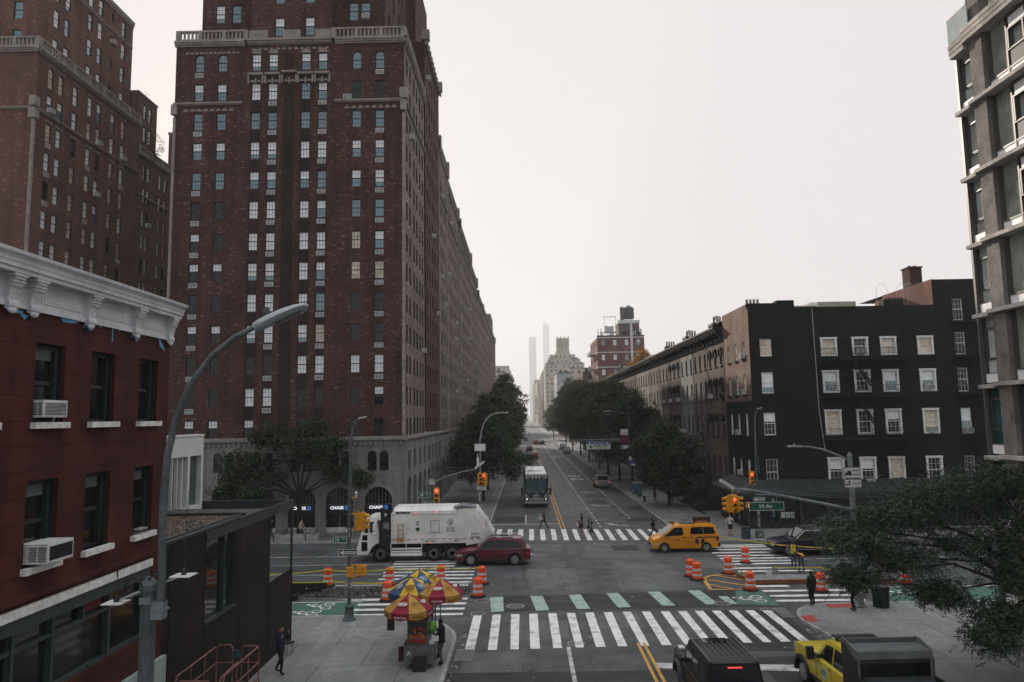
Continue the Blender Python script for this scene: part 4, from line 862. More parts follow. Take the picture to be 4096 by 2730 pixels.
for y in np.arange(8, 20.9, .06): a = rg.uniform(-.05,.05); x = RBX+rg.uniform(.45,.85); sp_.tube([(x,y,13.27),(x+a,y+rg.uniform(-.03,.03),13.27+rg.uniform(.09,.17))], .004, 3)
squash(sp_); sp_.build('bird_spikes', mat('rusty_wire', (0.10,0.055,0.045), .7, .2), K_)
# shop window band: pale lintel board, grey-green frame, dark glass
lb = MB(); lb.box(RBX, RBX+.07, 9, 19.5, 5.74, 5.93); lb.build('lintel_board', SILL, K_)
GF = mat('grey_green_frame', (0.035,0.044,0.045), 0.55, 0.15, 3)
s = MB(); X0 = RBX-.2; s.quad((X0,9,3.95),(X0,19.45,3.95),(X0,19.45,5.72),(X0,9,5.72), 1); s.box(X0, RBX+.02, 9, 19.45, 5.46, 5.72)
for a in (9.0, 11.6, 14.4, 15.62, 17.72, 19.38): s.box(X0-.02, X0+.14, a, a+.09, 3.95, 5.46)
for z in (3.95, 5.05): s.box(X0-.01, X0+.12, 9, 19.45, z, z+.07)
s.box(X0-.02, X0+.14, 16.7, 16.77, 5.12, 5.46)
sw = s.build('shop_window', [GF, SHOPW], K_)
gs = MB(); gs.slab([(X0+.02, 16.95, 5.2), (X0+.02, 17.6, 5.2), (X0+.02, 17.6, 5.4), (X0+.02, 16.95, 5.4)], (1,0,0), .004); gs.build('window_sticker', mat('red_sticker', (0.14,0.02,0.02), .6, .2), sw)
bs2 = MB(); bs2.box(RBX, RBX+.12, 6, 20.3, 0.1, 3.2); bs2.build('plinth', mat('pale_green_plinth', (0.27,0.32,0.31), .8, .2), K_)
# air conditioners hung in its windows (things of their own)
def window_ac(name, label, x, y, z, wd, ht, dp, rz, brace=True, open_face=False):
    t = thing(name, label, 'air conditioner', (x, y, z), 'window air conditioners on the red building', rz)
    b = MB(); b.box(-wd/2, wd/2, -dp, .1, 0, ht); b.box(-wd/2+.02, wd/2-.02, -dp-.015, -dp, .02, ht-.02); b.build('casing', AC_W, t)
    f = MB()
    if open_face: f.box(-wd/2+.05, wd/2-.05, -dp-.02, -dp-.004, .06, ht-.06)
    else:
        for i in range(9): f.box(-wd/2+.06, wd/2-.06, -dp-.02, -dp-.004, .05+(ht-.1)*i/9, .05+(ht-.1)*i/9+.014)
    for i in range(8):
        for j in range(2): f.box(-wd/2-.004, -wd/2+.004, -dp*.95+dp*.4*j, -dp*.95+dp*.4*j+dp*.33, .05+(ht-.1)*i/8, .05+(ht-.1)*i/8+.018)
    f.build('louvres', AC_D, t)
    if brace:
        r = MB(); r.tube([(wd*.25, -dp*.5, 0), (wd*.25, .0, -.22)], .018, 6); r.build('support_bracket', AC_M, t)
    return t
window_ac('air_conditioner', 'white air conditioner in the upper left window of the red building, louvred front', RBX-.12, 15.05, 9.66, .80, .36, .26, RY)
window_ac('air_conditioner', 'white air conditioner hanging out of the lower left window of the red building', RBX-.08, 15.05, 6.72, .84, .40, .48, RY, True, True)
bk = thing('book_stack', 'small stack of pale books on the lower right sill of the red building', 'books', (RBX+.0, 18.95, 6.66)); b = MB()
for i in range(3): b.box(-.1+.01*i, .1, -.22, .2-.03*i, .004+.05*i, .05+.05*i, i % 2)
b.build('books', [mat('paper_pages', (0.34,0.33,0.31), .8, .2), mat('dark_cover', (0.03,0.035,0.035), .6, .1)], bk)
# ------------------------------------------------------------------ dark steel box next to it, gravel roof, open frame at the far end
CORT = mat('dark_steel_cladding', (0.017,0.012,0.0105), 0.62, 0.35, 0.6, spec=.25); CORT2 = mat('grey_steel_beam', (0.028,0.034,0.035), 0.55, 0.25, 1)
SX = -10.15; E_ = thing('steel_clad_building', 'low black steel clad building with gravel roof and open steel frame', 'building', (-14, 26, 0), world=True)
m = MB(); gh = [(23.25,25.95,3.12,5.72)]
m.wall((SX,0,0), (0,1,0), (1,0,0), 20.3, 29.1, .15, 6.06, gh, .25); m.quad((SX,29.1,.15),(-16,29.1,.15),(-16,29.1,6.06),(SX,29.1,6.06))
m.box(SX-.06, SX, 29.1, 31.95, .15, 3.15)
for y in (20.9, 23.2, 26.0, 29.0): m.box(SX, SX+.012, y, y+.02, .15, 5.95)
m.box(SX, SX+.012, 20.4, 29, 3.05, 3.07); m.build('cladding', CORT, E_)
b = MB(); b.box(SX-.09, SX+.02, 25.9, 31.95, 5.72, 6.10); b.box(SX-.08, SX, 31.85, 31.95, .15, 5.719); b.box(-16.2, SX-.09, 31.83, 31.95, 5.72, 6.08); b.box(-13.2, -13.1, 31.84, 31.94, .15, 5.719); b.box(-16.2, -13.21, 31.86, 31.9, 3.4, 5.719)
b.box(SX-.02, SX+.03, 23.2, 26.0, 5.725, 6.02); b.box(SX-.3, SX+.01, 20.4, 25.9, 6.06, 6.13); b.box(SX-.3, SX-.2, 20.4, 27.0, 6.13, 6.17); b.box(-15.8, SX-.2, 26.95, 27.05, 6.062, 6.16); b.build('steel_frame', CORT2, E_)
GRAV = mat('gravel_roof', (0.115,0.088,0.072), 0.95, 0.4, 7, fine=.6, fs=14, bump=.8, bs=14); r = MB(); r.quad((-16,20.3,6.06),(SX-.2,20.3,6.06),(SX-.2,27,6.06),(-16,27,6.06)); r.quad((-16,27,6.05),(SX-.2,27,6.05),(SX-.2,29.1,6.05),(-16,29.1,6.05), 1)
rg = random.Random(2)
for _ in range(900): x, y, q = rg.uniform(-13.5,SX-.35), rg.uniform(20.6,26.9), rg.uniform(.02,.05); r.ball((x,y,6.07), (q,q*.8,q*.6), 0, 5, 3)
r.build('roof', [GRAV, ROOFM], E_)
gl = MB(); gl.quad((SX-.22,23.25,3.12),(SX-.22,25.95,3.12),(SX-.22,25.95,5.72),(SX-.22,23.25,5.72), 0); gl.box(SX-.22, SX-.1, 24.9, 24.94, 3.12, 5.72, 1); gl.box(SX-.22, SX-.02, 25.88, 25.95, 3.12, 5.72, 1); gl.box(SX-.22, SX-.02, 23.25, 25.88, 3.12, 3.18, 1); gl.build('picture_window', [mat('green_glass', (0.014,0.02,0.02), .04, .2, .5, ior=1.6), CORT2], E_)
pn = MB(); pn.box(SX-.2, SX-.19, 23.35, 23.75, 3.3, 3.9); o_ = pn.build('red_notice', mat('red_notice', (0.20,0.022,0.022), .6, .15), E_)
nt_ = MB(); put_text(nt_, 'WE ARE\nOPEN\nCOME\nIN', .1, (SX-.186, 23.55, 3.6), (0,1,0), (0,0,1)); nt_.build('notice_lettering', F_WHT, o_)
# white glazed box beyond
Wb = thing('white_glazed_building', 'white framed glazed box with tall vertical fins behind the steel clad building', 'building', (-15, 33, 0), world=True)
WXF = -14.0; m = MB(); m.box(-19, WXF-.3, 24, 31.3, 5.0, 8.9, 0); m.box(WXF-.3, WXF, 24, 31.5, 8.1, 8.92); m.box(WXF-.3, WXF, 24, 31.5, 5.35, 6.0); m.box(WXF-.32, WXF+.03, 24, 31.52, 8.92, 9.0)
for a, b in ((30.05,30.25),(31.3,31.5),(27.9,28.1)): m.box(WXF-.3, WXF+.01, a, b, 6.0, 8.1)
m.box(-19, WXF-.3, 31.3, 31.5, 5.35, 8.92)
for i in range(12): y = 25.0+.42*i; m.box(WXF-.16, WXF-.02, y, y+.06, 6.0, 8.1) if y < 30 else None
m.build('white_frame', mat('white_metal_panel', (0.60,0.59,0.58), .6, .12, 1), Wb)
gl = MB(); gl.quad((WXF-.2,24,6.0),(WXF-.2,31.3,6.0),(WXF-.2,31.3,8.1),(WXF-.2,24,8.1)); gl.build('glazing', mat('grey_green_glass', (0.055,0.075,0.075), .06, .25, 1, ior=1.6), Wb)
lg = MB(); lg.box(-18.5, WXF-.4, 24.3, 31.0, 0.1, 5.0); lg.build('lower_storey', CORT, Wb)
# ------------------------------------------------------------------ black painted corner building, right
BLK = courses('black_painted_brick', (0.013,0.014,0.0135), (0.011,0.012,0.0115), (0.008,0.008,0.008), 0.32, 0.11, 0.012, rough=0.75, var=0.35, bump=0.5)
BRN = courses('brown_stucco', (0.19,0.125,0.095), (0.17,0.11,0.085), (0.14,0.09,0.07), 1.4, .7, 0.004, rough=.85, var=.3, bump=0.1, patch=.8)
NB = thing('black_corner_building', 'black painted corner building with white framed windows, fire escapes and a corner bar', 'building', (27, 62, 0), world=True)
NX, NY = 19.5, 61.5; RX = -PI/2
m = MB(); hs = []; sp = []
big = [(25.55,26.94,'a'),(28.22,29.6,'b'),(30.62,31.99,'c'),(33.76,35.13,'d')]
for zi, (za, zb) in enumerate(((14.3,15.9),(11.17,13.08),(7.62,9.74),(3.4,5.75))):
    for a, b, k in big:
        hs.append((a+.16, b-.16, za+.1, zb-.16)); sp.append(((a+b)/2, NY, za+.1, 0, round(b-a-.32,2), round(zb-za-.26,2), random.choice(['dark','dark','darktop','cream']) if zi not in (0,1) else random.choice(['warm','topblind','dark','cream']), False))
    h0 = (20.4, 21.38, (14.35,11.19,7.66,3.44)[zi], (15.85,13.0,9.56,5.64)[zi]); hs.append(h0+('a',) if False else h0); sp.append((20.89, NY, h0[2], 0, .98, round(h0[3]-h0[2],2), ['warm','mid','darktop','dark'][zi], False))
for za, zb in ((17.18,19.03),(14.24,16.14),(11.08,13.09),(7.5,9.7),(3.3,5.7)): hs.append((37.0,37.85,za,zb)); sp.append((37.42, NY, za, 0, .85, round(zb-za,2), random.choice(['dark','topblind','cream']), False))
m.wall((0,NY,0), (1,0,0), (0,-1,0), NX, 35.4, 0.1, 18.55, [h for h in hs if h[1] < 35.4], .16)
m.wall((0,NY,0), (1,0,0), (0,-1,0), 35.4, 46, 0.1, 20.75, [h for h in hs if h[0] > 35.4], .16)
m.quad((NX,NY,18.5),(35.4,NY,18.5),(35.4,75,18.5),(NX,75,18.5)); m.quad((35.4,NY,20.75),(46,NY,20.75),(46,75,20.75),(35.4,75,20.75))
m.box(22.0, 23.5, NY-.02, NY+.9, 18.4, 19.17); m.box(NX, NX+3, NY-.01, NY+.5, 18.5, 18.95); m.box(31.2, 32.9, NY+.02, NY+.8, 18.5, 19.1)
for x in (22.05, 23.75): m.box(x, x+.05, NY-.02, NY, 3.2, 18.4)
nh = []
for y, k in ((67.75,0),(65.5,1),(63.25,2)):
    for za, zb in ((14.33,15.86),(11.18,12.98),(7.61,9.55),(3.5,5.6)): nh.append((y-.36, y+.36, za, zb, 'a')); sp.append((NX, y, za, RX, .72, round(zb-za,2), random.choice(['warm','blue','darktop']), True))
m.wall((NX,0,0), (0,1,0), (-1,0,0), NY, 69.4, 0.1, 10.6, [h for h in nh if h[3] < 10.6], .2)
m.build('black_walls', BLK, NB)
m2 = MB(); m2.wall((NX,0,0), (0,1,0), (-1,0,0), NY, 69.4, 10.6, 18.95, [h for h in nh if h[2] > 10.6], .2); m2.build('brown_wall', BRN, NB)
windows_on(NB, sp, white=True, cols=2)
tr = MB()
for zi, (za, zb) in enumerate(((14.3,15.9),(11.17,13.08),(7.62,9.74),(3.4,5.75))):
    for a, b, k in big:
        for p, q, z0, z1 in ((a,a+.17,za+.1,zb-.17),(b-.17,b,za+.1,zb-.17),(a-.04,b+.04,zb-.17,zb),(a,b,za-.02,za+.1)): tr.box(p, q, NY-.07, NY+.03, z0, z1)
tr.build('window_surrounds', SILL, NB)
si = MB()
for z in (14.25, 11.1, 7.55): si.box(20.2, 21.6, NY-.14, NY, z-.14, z); si.box(33.6, 35.3, NY-.12, NY, z-.12, z-.04)
for y in (67.75, 65.5, 63.25):
    for z in (14.3, 11.15, 7.58): si.box(NX-.16, NX, y-.5, y+.5, z-.14, z)
si.build('sills', BLK, NB)
FEM = mat('black_iron', (0.014,0.014,0.014), .6, .15)     # fire escapes: landings with rails, and stairs
for z in (13.95, 10.85, 7.25):
    fe = MB(); fe.box(25.2, 32.7, NY-1.0, NY-.05, z-.08, z); [fe.box(25.2, 32.7, NY-1.0, NY-.97, z+h-.03, z+h) for h in (.45, .9)]
    for x in np.arange(25.2, 32.71, .2): fe.box(x-.012, x+.012, NY-.995, NY-.975, z, z+.9)
    for x in (25.2, 32.7): fe.box(x-.02, x+.02, NY-1.0, NY, z+.87, z+.9)
    for x in (26, 29, 32): fe.tube([(x,NY,z-.6),(x,NY-.95,z-.06)], .03, 5)
    fe.build('fire_escape_landing', FEM, NB)
for xa, za, xb, zb in ((27.9,13.9,29.9,10.95),(28.0,10.8,30.1,7.35),(30.9,7.2,33.4,4.2)):
    fe = MB()
    for o in (NY-.75, NY-.3): fe.slab([(xa,o,za),(xa+.16,o,za),(xb+.16,o,zb),(xb,o,zb)], (0,-1,0), .04); fe.tube([(xa+.1,o,za+.8),(xb+.1,o,zb+.8)], .02, 5)
    k = 12
    for i in range(k): t = (i+.5)/k; fe.box(xa+(xb-xa)*t, xa+(xb-xa)*t+.2, NY-.75, NY-.3, za+(zb-za)*t, za+(zb-za)*t+.03)
    fe.build('fire_escape_stair', FEM, NB)
for z in (17.0, 14.05, 10.9, 7.3):
    fe = MB(); fe.box(36.7, 39.4, NY-.8, NY-.05, z-.07, z); fe.box(36.7, 39.4, NY-.8, NY-.77, z+.75, z+.78)
    for x in np.arange(36.7, 39.4, .14): fe.box(x-.01, x+.01, NY-.795, NY-.775, z, z+.76)
    fe.build('fire_escape_landing', FEM, NB)
cb_ = MB(); cb_.tube([(25.0, NY-.03, 18.4), (25.05, NY-.03, 14), (25.1, NY-.03, 9.5), (25.4, NY-.05, 6.2)], .022, 6); cb_.build('grey_cable', AC_M, NB)
# the corner bar: dark shopfront under a standing-seam awning
aw = MB(); AWM = mat('dark_metal_awning', (0.032,0.036,0.037), .45, .2, 1.5, metal=.3)
lo, hi = 3.05, 3.95; ax0, ax1 = 17.5, 40.0; ay0, ay1 = 60.0, 68.5
aw.quad((ax0,ay0,lo),(ax1,ay0,lo),(ax1,NY,hi),(NX,NY,hi)); aw.quad((ax0,ay1,lo),(ax0,ay0,lo),(NX,NY,hi),(NX,ay1,hi)); aw.box(ax0-.02, ax1, ay0-.02, ay0+.03, lo-.3, lo); aw.box(ax0-.021, ax0+.03, ay0+.03, ay1, lo-.3, lo-.002)
for x in np.arange(18, 40, .55): aw.tube([(x,ay0,lo+.02),(max(x,NX)+0.0 if x > NX else NX, NY if x > NX else NY, hi+.02)], .022, 4)
for y in np.arange(61.2, 68.4, .55): aw.tube([(ax0,y,lo+.02),(NX,max(y,NY),hi+.02)], .022, 4)
aw.build('awning', AWM, NB)
sf = MB(); SFM = mat('black_shopfront', (0.011,0.012,0.012), .5, .25, 1.5)
sf.box(NX-1.25, 40, 60.2, NY-.01, .15, .55); sf.box(NX-1.25, NX-.01, NY-.01, 68.4, .15, .55); sf.box(NX-1.26, 40, 60.19, NY-.02, 2.5, 2.74)
for x in (18.25, 20.1, 20.75, 22.5, 24.7, 27.0, 29.3, 31.6, 34, 37, 39.9): sf.box(x, x+.18, 60.15, NY-.02, .15, 2.74)
for y in (61.9, 63.6, 65.3, 67.2): sf.box(NX-1.3, NX-.02, y, y+.18, .15, 2.74)
sf.box(NX-1.3, NX-.02, 60.4, 68.4, 2.5, 2.739); sf.build('shopfront', SFM, NB)
sg = MB(); sg.quad((NX-1.2,60.35,.5),(40,60.35,.5),(40,60.35,2.6),(NX-1.2,60.35,2.6)); sg.quad((NX-1.18,68.3,.5),(NX-1.18,60.36,.5),(NX-1.18,60.36,2.6),(NX-1.18,68.3,2.6)); sg.build('shop_glass', SHOPW, NB)
bn = MB()
for i, x in enumerate((20.95, 21.32, 21.7)): bn.box(x, x+.3, 60.1, 60.14, 1.0, 1.45, 0)
bn.box(19.3, 19.55, 60.1, 60.14, 2.0, 2.2, 0); [bn.box(20.3, 20.42, 60.12, 60.145, 1.1+.3*i, 1.32+.3*i, 1 if i < 3 else 0) for i in range(5)]
o_ = bn.build('window_notice', [mat('white_notice', (0.42,0.44,0.44), .7, .15, 4), mat('teal_notice', (0.06,0.22,0.25), .7, .1)], NB); q = MB(); put_text(q, 'A', .34, (21.85, 60.09, 1.22), (1,0,0), (0,0,1), bold=.04); put_text(q, 'B', .3, (21.47, 60.09, 1.22), (1,0,0), (0,0,1)); q.build('notice_lettering', F_BLK, o_)
# roof: tank room, chimney, hatch, ladder hoops
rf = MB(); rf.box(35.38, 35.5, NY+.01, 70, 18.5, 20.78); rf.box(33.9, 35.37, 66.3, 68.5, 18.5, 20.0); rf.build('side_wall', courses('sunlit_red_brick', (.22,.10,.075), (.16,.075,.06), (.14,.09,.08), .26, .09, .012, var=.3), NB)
rf = MB(); rf.box(35.5, 36.6, 65, 66.3, 20.6, 22.5); rf.box(35.42, 36.68, 64.92, 66.38, 22.5, 22.62); [rf.lathe([(.12,22.6),(.12,22.8)], (x,65.6,0), 8) for x in (35.8,36.3)]; rf.build('chimney', BRICK, NB)
rf = MB(); rf.box(24.5, 31.2, 68, 73, 18.5, 19.5); rf.box(27, 30.8, 67.8, 68, 18.9, 19.5); rf.box(24.3, 31.3, 67.7, 73.2, 19.5, 19.6)
rf.add([(27.2,68.2,19.6),(29.8,68.2,19.6),(29.8,71,19.6),(27.2,71,19.6),(27.9,69,20.1),(29.1,69,20.1),(29.1,70.2,20.1),(27.9,70.2,20.1)], [(0,1,5,4),(1,2,6,5),(2,3,7,6),(3,0,4,7),(4,5,6,7)]); rf.box(27.5, 31.0, 66.2, 66.4, 18.6, 19.7); rf.build('roof_terrace', mat('cream_boards', (0.40,0.37,0.31), .8, .15, 2), NB)
lh = MB()
for x in (32.6, 34.4, 35.0): lh.tube([(x+.5*math.cos(a), 64.5, 20.3+.7*math.sin(a)) for a in np.linspace(0, PI, 9)], .014, 5); lh.tube([(x+.5,64.5,18.5),(x+.5,64.5,20.3)], .014, 5); lh.tube([(x-.5,64.5,18.5),(x-.5,64.5,20.3)], .014, 5)
lh.build('roof_railing', AC_M, NB)
for i, (x, z) in enumerate(((28.9,14.42),(34.45,11.3),(34.45,7.75),(28.95,3.5),(37.4,7.6))):
    t = thing('air_conditioner', ['white air conditioner behind the top fire escape rail of the black building', 'white air conditioner in the second row right window of the black building', 'white air conditioner in the third row right window of the black building', 'white air conditioner in a bottom window above the bar awning', 'white air conditioner in the narrow window at the right end of the black building'][i], 'air conditioner', (x, NY-.1, z), 'air conditioners on the black corner building'); g_ = acbox(.66,.42,.5); g_.build('casing', [AC_W, AC_D], t)
for i, (y, z) in enumerate(((63.3,14.35),(63.3,11.2),(65.5,7.65),(65.5,2.7+1.4))):
    t = thing('air_conditioner', ['white air conditioner in the top sunlit side window of the corner building', 'white air conditioner in the second side window of the corner building', 'white air conditioner in the third row side window of the corner building', 'white air conditioner low on the side wall above the bar awning'][i], 'air conditioner', (NX, y, z), 'air conditioners on the black corner building', RX); g_ = acbox(.62,.42,.55); g_.build('casing', [AC_W, AC_D], t)
# ------------------------------------------------------------------ brownstone row
CORN = mat('dark_iron_cornice', (0.022,0.022,0.022), .6, .2, 2)
ROW = [(69.4,75.6,'brown brownstone next to the corner building with hooded windows',(0.129,0.098,0.085),'hood'),(75.6,82.0,'plain brown row house between the hooded brownstone and the grey house',(0.113,0.091,0.083),'plain'),
 (82.0,88.8,'pale grey painted row house in the brownstone row',(0.23,0.226,0.223),'plain'),(88.8,96.0,'brown row house with tall grouped windows beyond the grey house',(0.129,0.102,0.09),'hood'),
 (96.0,103,'rosy brown row house with small arched windows, fifth in the row',(0.168,0.135,0.119),'plain'),(103,110,'light brown row house partly behind the street tree crowns',(0.181,0.148,0.131),'plain'),
 (110,123.5,'cream stuccoed wide house in the sunlit part of the row',(0.242,0.226,0.21),'plain'),(123.5,138.5,'red brown wide house with pale lintels far along the row',(0.142,0.105,0.093),'plain'),(138.5,163,'dark brown house far along the row under the long cornice',(0.136,0.109,0.098),'hood'),(163,193,'last house of the long row beside the planted roofs',(0.16,0.133,0.12),'plain')]
for k, (y0, y1, lab, colr, sty) in enumerate(ROW):
    t = thing('row_house', lab, 'row house', (27, (y0+y1)/2, 0), 'row houses along the right side of the street', world=True)
    bm_ = courses('house_front_%d' % k, colr, tuple(c*.92 for c in colr), tuple(c*.7 for c in colr), 1.3, .6, .004, rough=.85, var=.26, bump=.1, patch=.9)
    m = MB(); hs = []; sp = []; n = max(3, round((y1-y0)/2.15)); st_ = (y1-y0)/n
    for i in range(n):
        y = y0+st_*(i+.5)
        for za, zb in ((14.3,15.95),(11.1,13.0),(7.3,9.5),(3.4,5.6)): hs.append((y-.4, y+.4, za, zb, 'a')); sp.append((NX, y, za, RX, .8, round(zb-za,2), random.choice(['dark','dark','darktop','dark']), True))
    m.wall((NX,0,0), (0,1,0), (-1,0,0), y0, y1, .1, 17.2, hs, .25); m.quad((NX,y0,17.3),(34,y0,17.3),(34,y1,17.3),(NX,y1,17.3)); m.quad((34,y0,.1),(NX,y0,.1),(NX,y0,17.3),(34,y0,17.3)); m.quad((NX,y1,.1),(34,y1,.1),(34,y1,17.3),(NX,y1,17.3)); m.quad((34,y0,0.1),(34,y1,.1),(34,y1,17.3),(34,y0,17.3))
    for y in (y0+.02, y1-.1): m.box(NX-.05, NX, y, y+.08, .1, 17)
    m.build('house_front', bm_, t); windows_on(t, sp)
    for h in hs:
        d = MB(); d.box(NX-.14, NX, h[0]-.1, h[1]+.1, h[2]-.14, h[2]-.01); d.build('sill', bm_ if sty != 'hood' else CORN, t)
        if sty == 'hood' and h[2] > 7:
            d = MB()
            r = .52; c0 = (h[0]+h[1])/2; zz = h[3]-.4; o = [(c0+r*math.cos(PI*i/8), zz+r*math.sin(PI*i/8)) for i in range(9)]; q = [(c0+(r-.13)*math.cos(PI*i/8), zz+(r-.13)*math.sin(PI*i/8)) for i in range(9)]
            for i in range(8): d.slab([(NX,o[i][0],o[i][1]),(NX,o[i+1][0],o[i+1][1]),(NX,q[i+1][0],q[i+1][1]),(NX,q[i][0],q[i][1])], (-1,0,0), .2)
            for s in (-1, 1): d.box(NX-.2, NX, c0+s*.46-.07, c0+s*.46+.07, zz-.35, zz+.02)
            d.build('window_hood', CORN, t)
    c = MB(); c.box(NX-.95, NX+.3, y0, y1, 17.78, 17.95); c.box(NX-.8, NX+.2, y0, y1, 17.6, 17.779); c.box(NX-.12, NX+.1, y0, y1, 16.75, 17.6)
    for y in np.arange(y0+.3, y1-.1, 1.0 if y0 < 125 else 1.6):
        c.slab([(NX, y, 16.45), (NX-.2, y, 16.55), (NX-.28, y, 17.0), (NX-.72, y, 17.3), (NX-.75, y, 17.6), (NX, y, 17.6)], (0,1,0), .2)
        if y0 < 125: [c.box(NX-.45, NX-.1, y+.33+.25*j, y+.45+.25*j, 17.3, 17.6) for j in range(3)]
    c.build('cornice', CORN, t)
    if k in (0, 2, 4, 6, 8):
        ch_ = MB(); ch_.box(NX+3, NX+4.6, y0+2, y0+3.2, 17.3, 20.2); ch_.build('chimney', BRICK, t); cp = MB(); [cp.lathe([(.14,20.2),(.12,20.9),(.16,20.95)], (NX+3.3+.36*j, y0+2.6, 0), 8) for j in range(4)]; cp.build('chimney_pots', mat('clay_pot', (0.25,0.18,0.14), .8, .2), t)
    if k in (1, 3): v_ = MB(); v_.lathe([(.16,17.3),(.16,19.9),(.28,19.9),(.28,20.3)], (NX+2.2, y0+3.5, 0), 10); v_.lathe([(.13,17.3),(.13,19.2),(.22,19.2),(.22,19.5)], (NX+1.7, y0+4.8, 0), 10); v_.build('roof_vent', AC_M, t)
    if k < 4:
        sp_ = MB(); yy = (y0+y1)/2
        for i in range(8): sp_.box(NX-2.6+.3*i, NX, yy-.9, yy+.9, .15+.2*i, .35+.2*i)
        for s in (-.95, .95): sp_.tube([(NX-2.7,yy+s,1.15),(NX-.2,yy+s,2.8)], .04, 6); [sp_.tube([(NX-2.7+.4*i,yy+s,.15),(NX-2.7+.4*i,yy+s,1.1+.26*i)], .018, 4) for i in range(6)]
        sp_.build('stoop', CORN, t)
    for _ in range(3 if y0 < 125 else 0):
        s = random.choice([q for q in sp if q[2] < 14]); placed(t, 'air_conditioner', ACB, [AC_W, AC_D], [(NX-.1, s[1], s[2]+.05, RX)])
# iron railings in front of the row
fr = thing('iron_railing', 'black iron area railing along the foot of the row houses', 'railing', (16.9, 75, .15), world=True); b = MB()
b.box(16.86, 16.9, 68.6, 110, .95, 1.0); b.box(16.86, 16.9, 68.6, 110, .3, .34)
for y in np.arange(68.6, 110, .22): b.box(16.87, 16.89, y-.012, y+.012, .15, 1.15)
b.build('railing_bars', F_BLK, fr)
# ------------------------------------------------------------------ concrete and glass apartment building, right edge
CONC = mat('raw_concrete', (0.19,0.172,0.16), .85, .28, 1.3, fine=.15, fs=8, bump=.3, bs=12); CONC_D = mat('stained_slab_edge', (0.42,0.385,0.35), .85, .35, 1.0, fine=.2)
GLZ = mat('green_reflection_glass', (0.27,0.28,0.235), .06, .45, .5, ior=1.6); GLZ2 = mat('teal_tint_glass', (0.02,0.062,0.062), .05, .4, .5, ior=1.55); MUL = mat('bronze_mullion', (0.085,0.078,0.074), .45, .12); WPAN = mat('white_spandrel', (0.80,0.79,0.78), .5, .08)  # bright reflections painted into the upper glass; lower panes kept darker
Q_ = thing('concrete_apartment_building', 'concrete and green glass apartment building at the right edge with projecting slabs', 'apartment building', (26, 26, 0), world=True)
QX = 19.2; FL = [1.6, 4.6, 7.62, 10.57, 13.55, 16.55, 19.5, 22.5, 25.3, 28.6]
TQ = Matrix.Translation((.32, .42, 0)); co = MB(); co.T = TQ; co.box(QX-.12, QX+.6, 28.35, 29.15, .15, 32); co.box(QX-.12, QX+.6, 22.3, 23.1, .15, 25.3)
co.build('column', CONC, Q_)
sl_ = MB()
for i, z in enumerate(FL):
    if i == 8: continue
    e = .0 if i != 8 else .0; sl_.box(QX-.02, QX+2, 12, 29.62, z-.10, z+.06); sl_.box(QX+.04, QX+3, 29.62, 30.66, z-.18, z-.02)
for j in range(3): sl_.box(QX-.04-.02*j, QX+2, 12, 29.66, 25.2+.21*j, 25.39+.21*j); sl_.box(QX-.0-.02*j, QX+2, 29.66, 30.64, 24.95+.21*j, 25.14+.21*j)
sl_.build('slab_edge', CONC_D, Q_)
fr_ = MB(); gz = MB(); wp = MB(); fr_.T = gz.T = wp.T = TQ
gz.quad((QX+.25,29.1,10.5),(QX+.25,12,10.5),(QX+.25,12,25.2),(QX+.25,29.1,25.2)); gz.quad((QX+.25,30.3,10.5),(QX+.25,29.1,10.5),(QX+.25,29.1,25.2),(QX+.25,30.3,25.2), 2); gz.quad((QX+.25,30.3,.2),(QX+.25,12,.2),(QX+.25,12,10.5),(QX+.25,30.3,10.5), 1); gz.quad((QX+.25,30.3,.2),(QX+8,30.3,.2),(QX+8,30.3,25.2),(QX+.25,30.3,25.2))
for i in range(len(FL)-2):
    za, zb = FL[i]+.06, FL[i+1]-.14
    wp.box(QX+.1, QX+.24, 12, 28.3, za, za+.42); wp.box(QX+.1, QX+.24, 29.2, 30.28, za, za+.36)
    for a, b in ((28.28,28.36),(27.1,27.18),(26.0,26.06),(24.4,24.46),(23.15,23.22),(29.14,29.22),(30.2,30.34)): fr_.box(QX+.06, QX+.26, a, b, za, zb)
    fr_.box(QX+.07, QX+.25, 12, 28.3, za+.42, za+.5); fr_.box(QX+.18, QX+.25, 29.2, 30.3, za+.36, za+.41); fr_.box(QX+.18, QX+.25, 29.2, 30.3, za+.95, za+1.0); fr_.box(QX+.18, QX+.25, 29.2, 30.3, zb-.5, zb-.45)
    for a, b, z0, z1 in ((29.35,29.385,za+1.0,zb-.5),(30.1,30.135,za+1.0,zb-.5),(29.35,30.135,za+1.0,za+1.04),(29.35,30.135,zb-.54,zb-.5)): fr_.box(QX+.16, QX+.25, a, b, z0, z1)
    fr_.box(QX+.06, QX+.25, 12, 27.1, zb-.1, zb); fr_.box(QX+.06, QX+.25, 23.2, 27.1, za+1.15, za+1.22); fr_.box(QX+.06, QX+.25, 23.2, 27.1, zb-.6, zb-.52)
    for q in range(14): fr_.box(QX+.1, QX+.2, 24.5, 27.0, za+.52+.045*q, za+.54+.045*q)
    for a, b, z0, z1 in ((26.96,27.04,za+1.22,zb-.6),(26.1,26.18,za+1.22,zb-.6)): fr_.box(QX+.03, QX+.25, a, b, z0, z1)
    wp.box(QX+.1, QX+.24, 23.2, 27.0, zb-.5, zb-.1)
fr_.box(QX+.02, QX+.2, 30.28, 30.42, .2, 25); fr_.build('mullions', MUL, Q_); gz.build('glazing', [GLZ, GLZ2, mat('corner_reflection_glass', (.42,.46,.42), .06, .35, .6, ior=1.6)], Q_); wp.build('white_spandrel', WPAN, Q_)  # bay glass: sky seen through the corner painted into its colour
cu = MB(); cu.T = TQ; rg = random.Random(8)
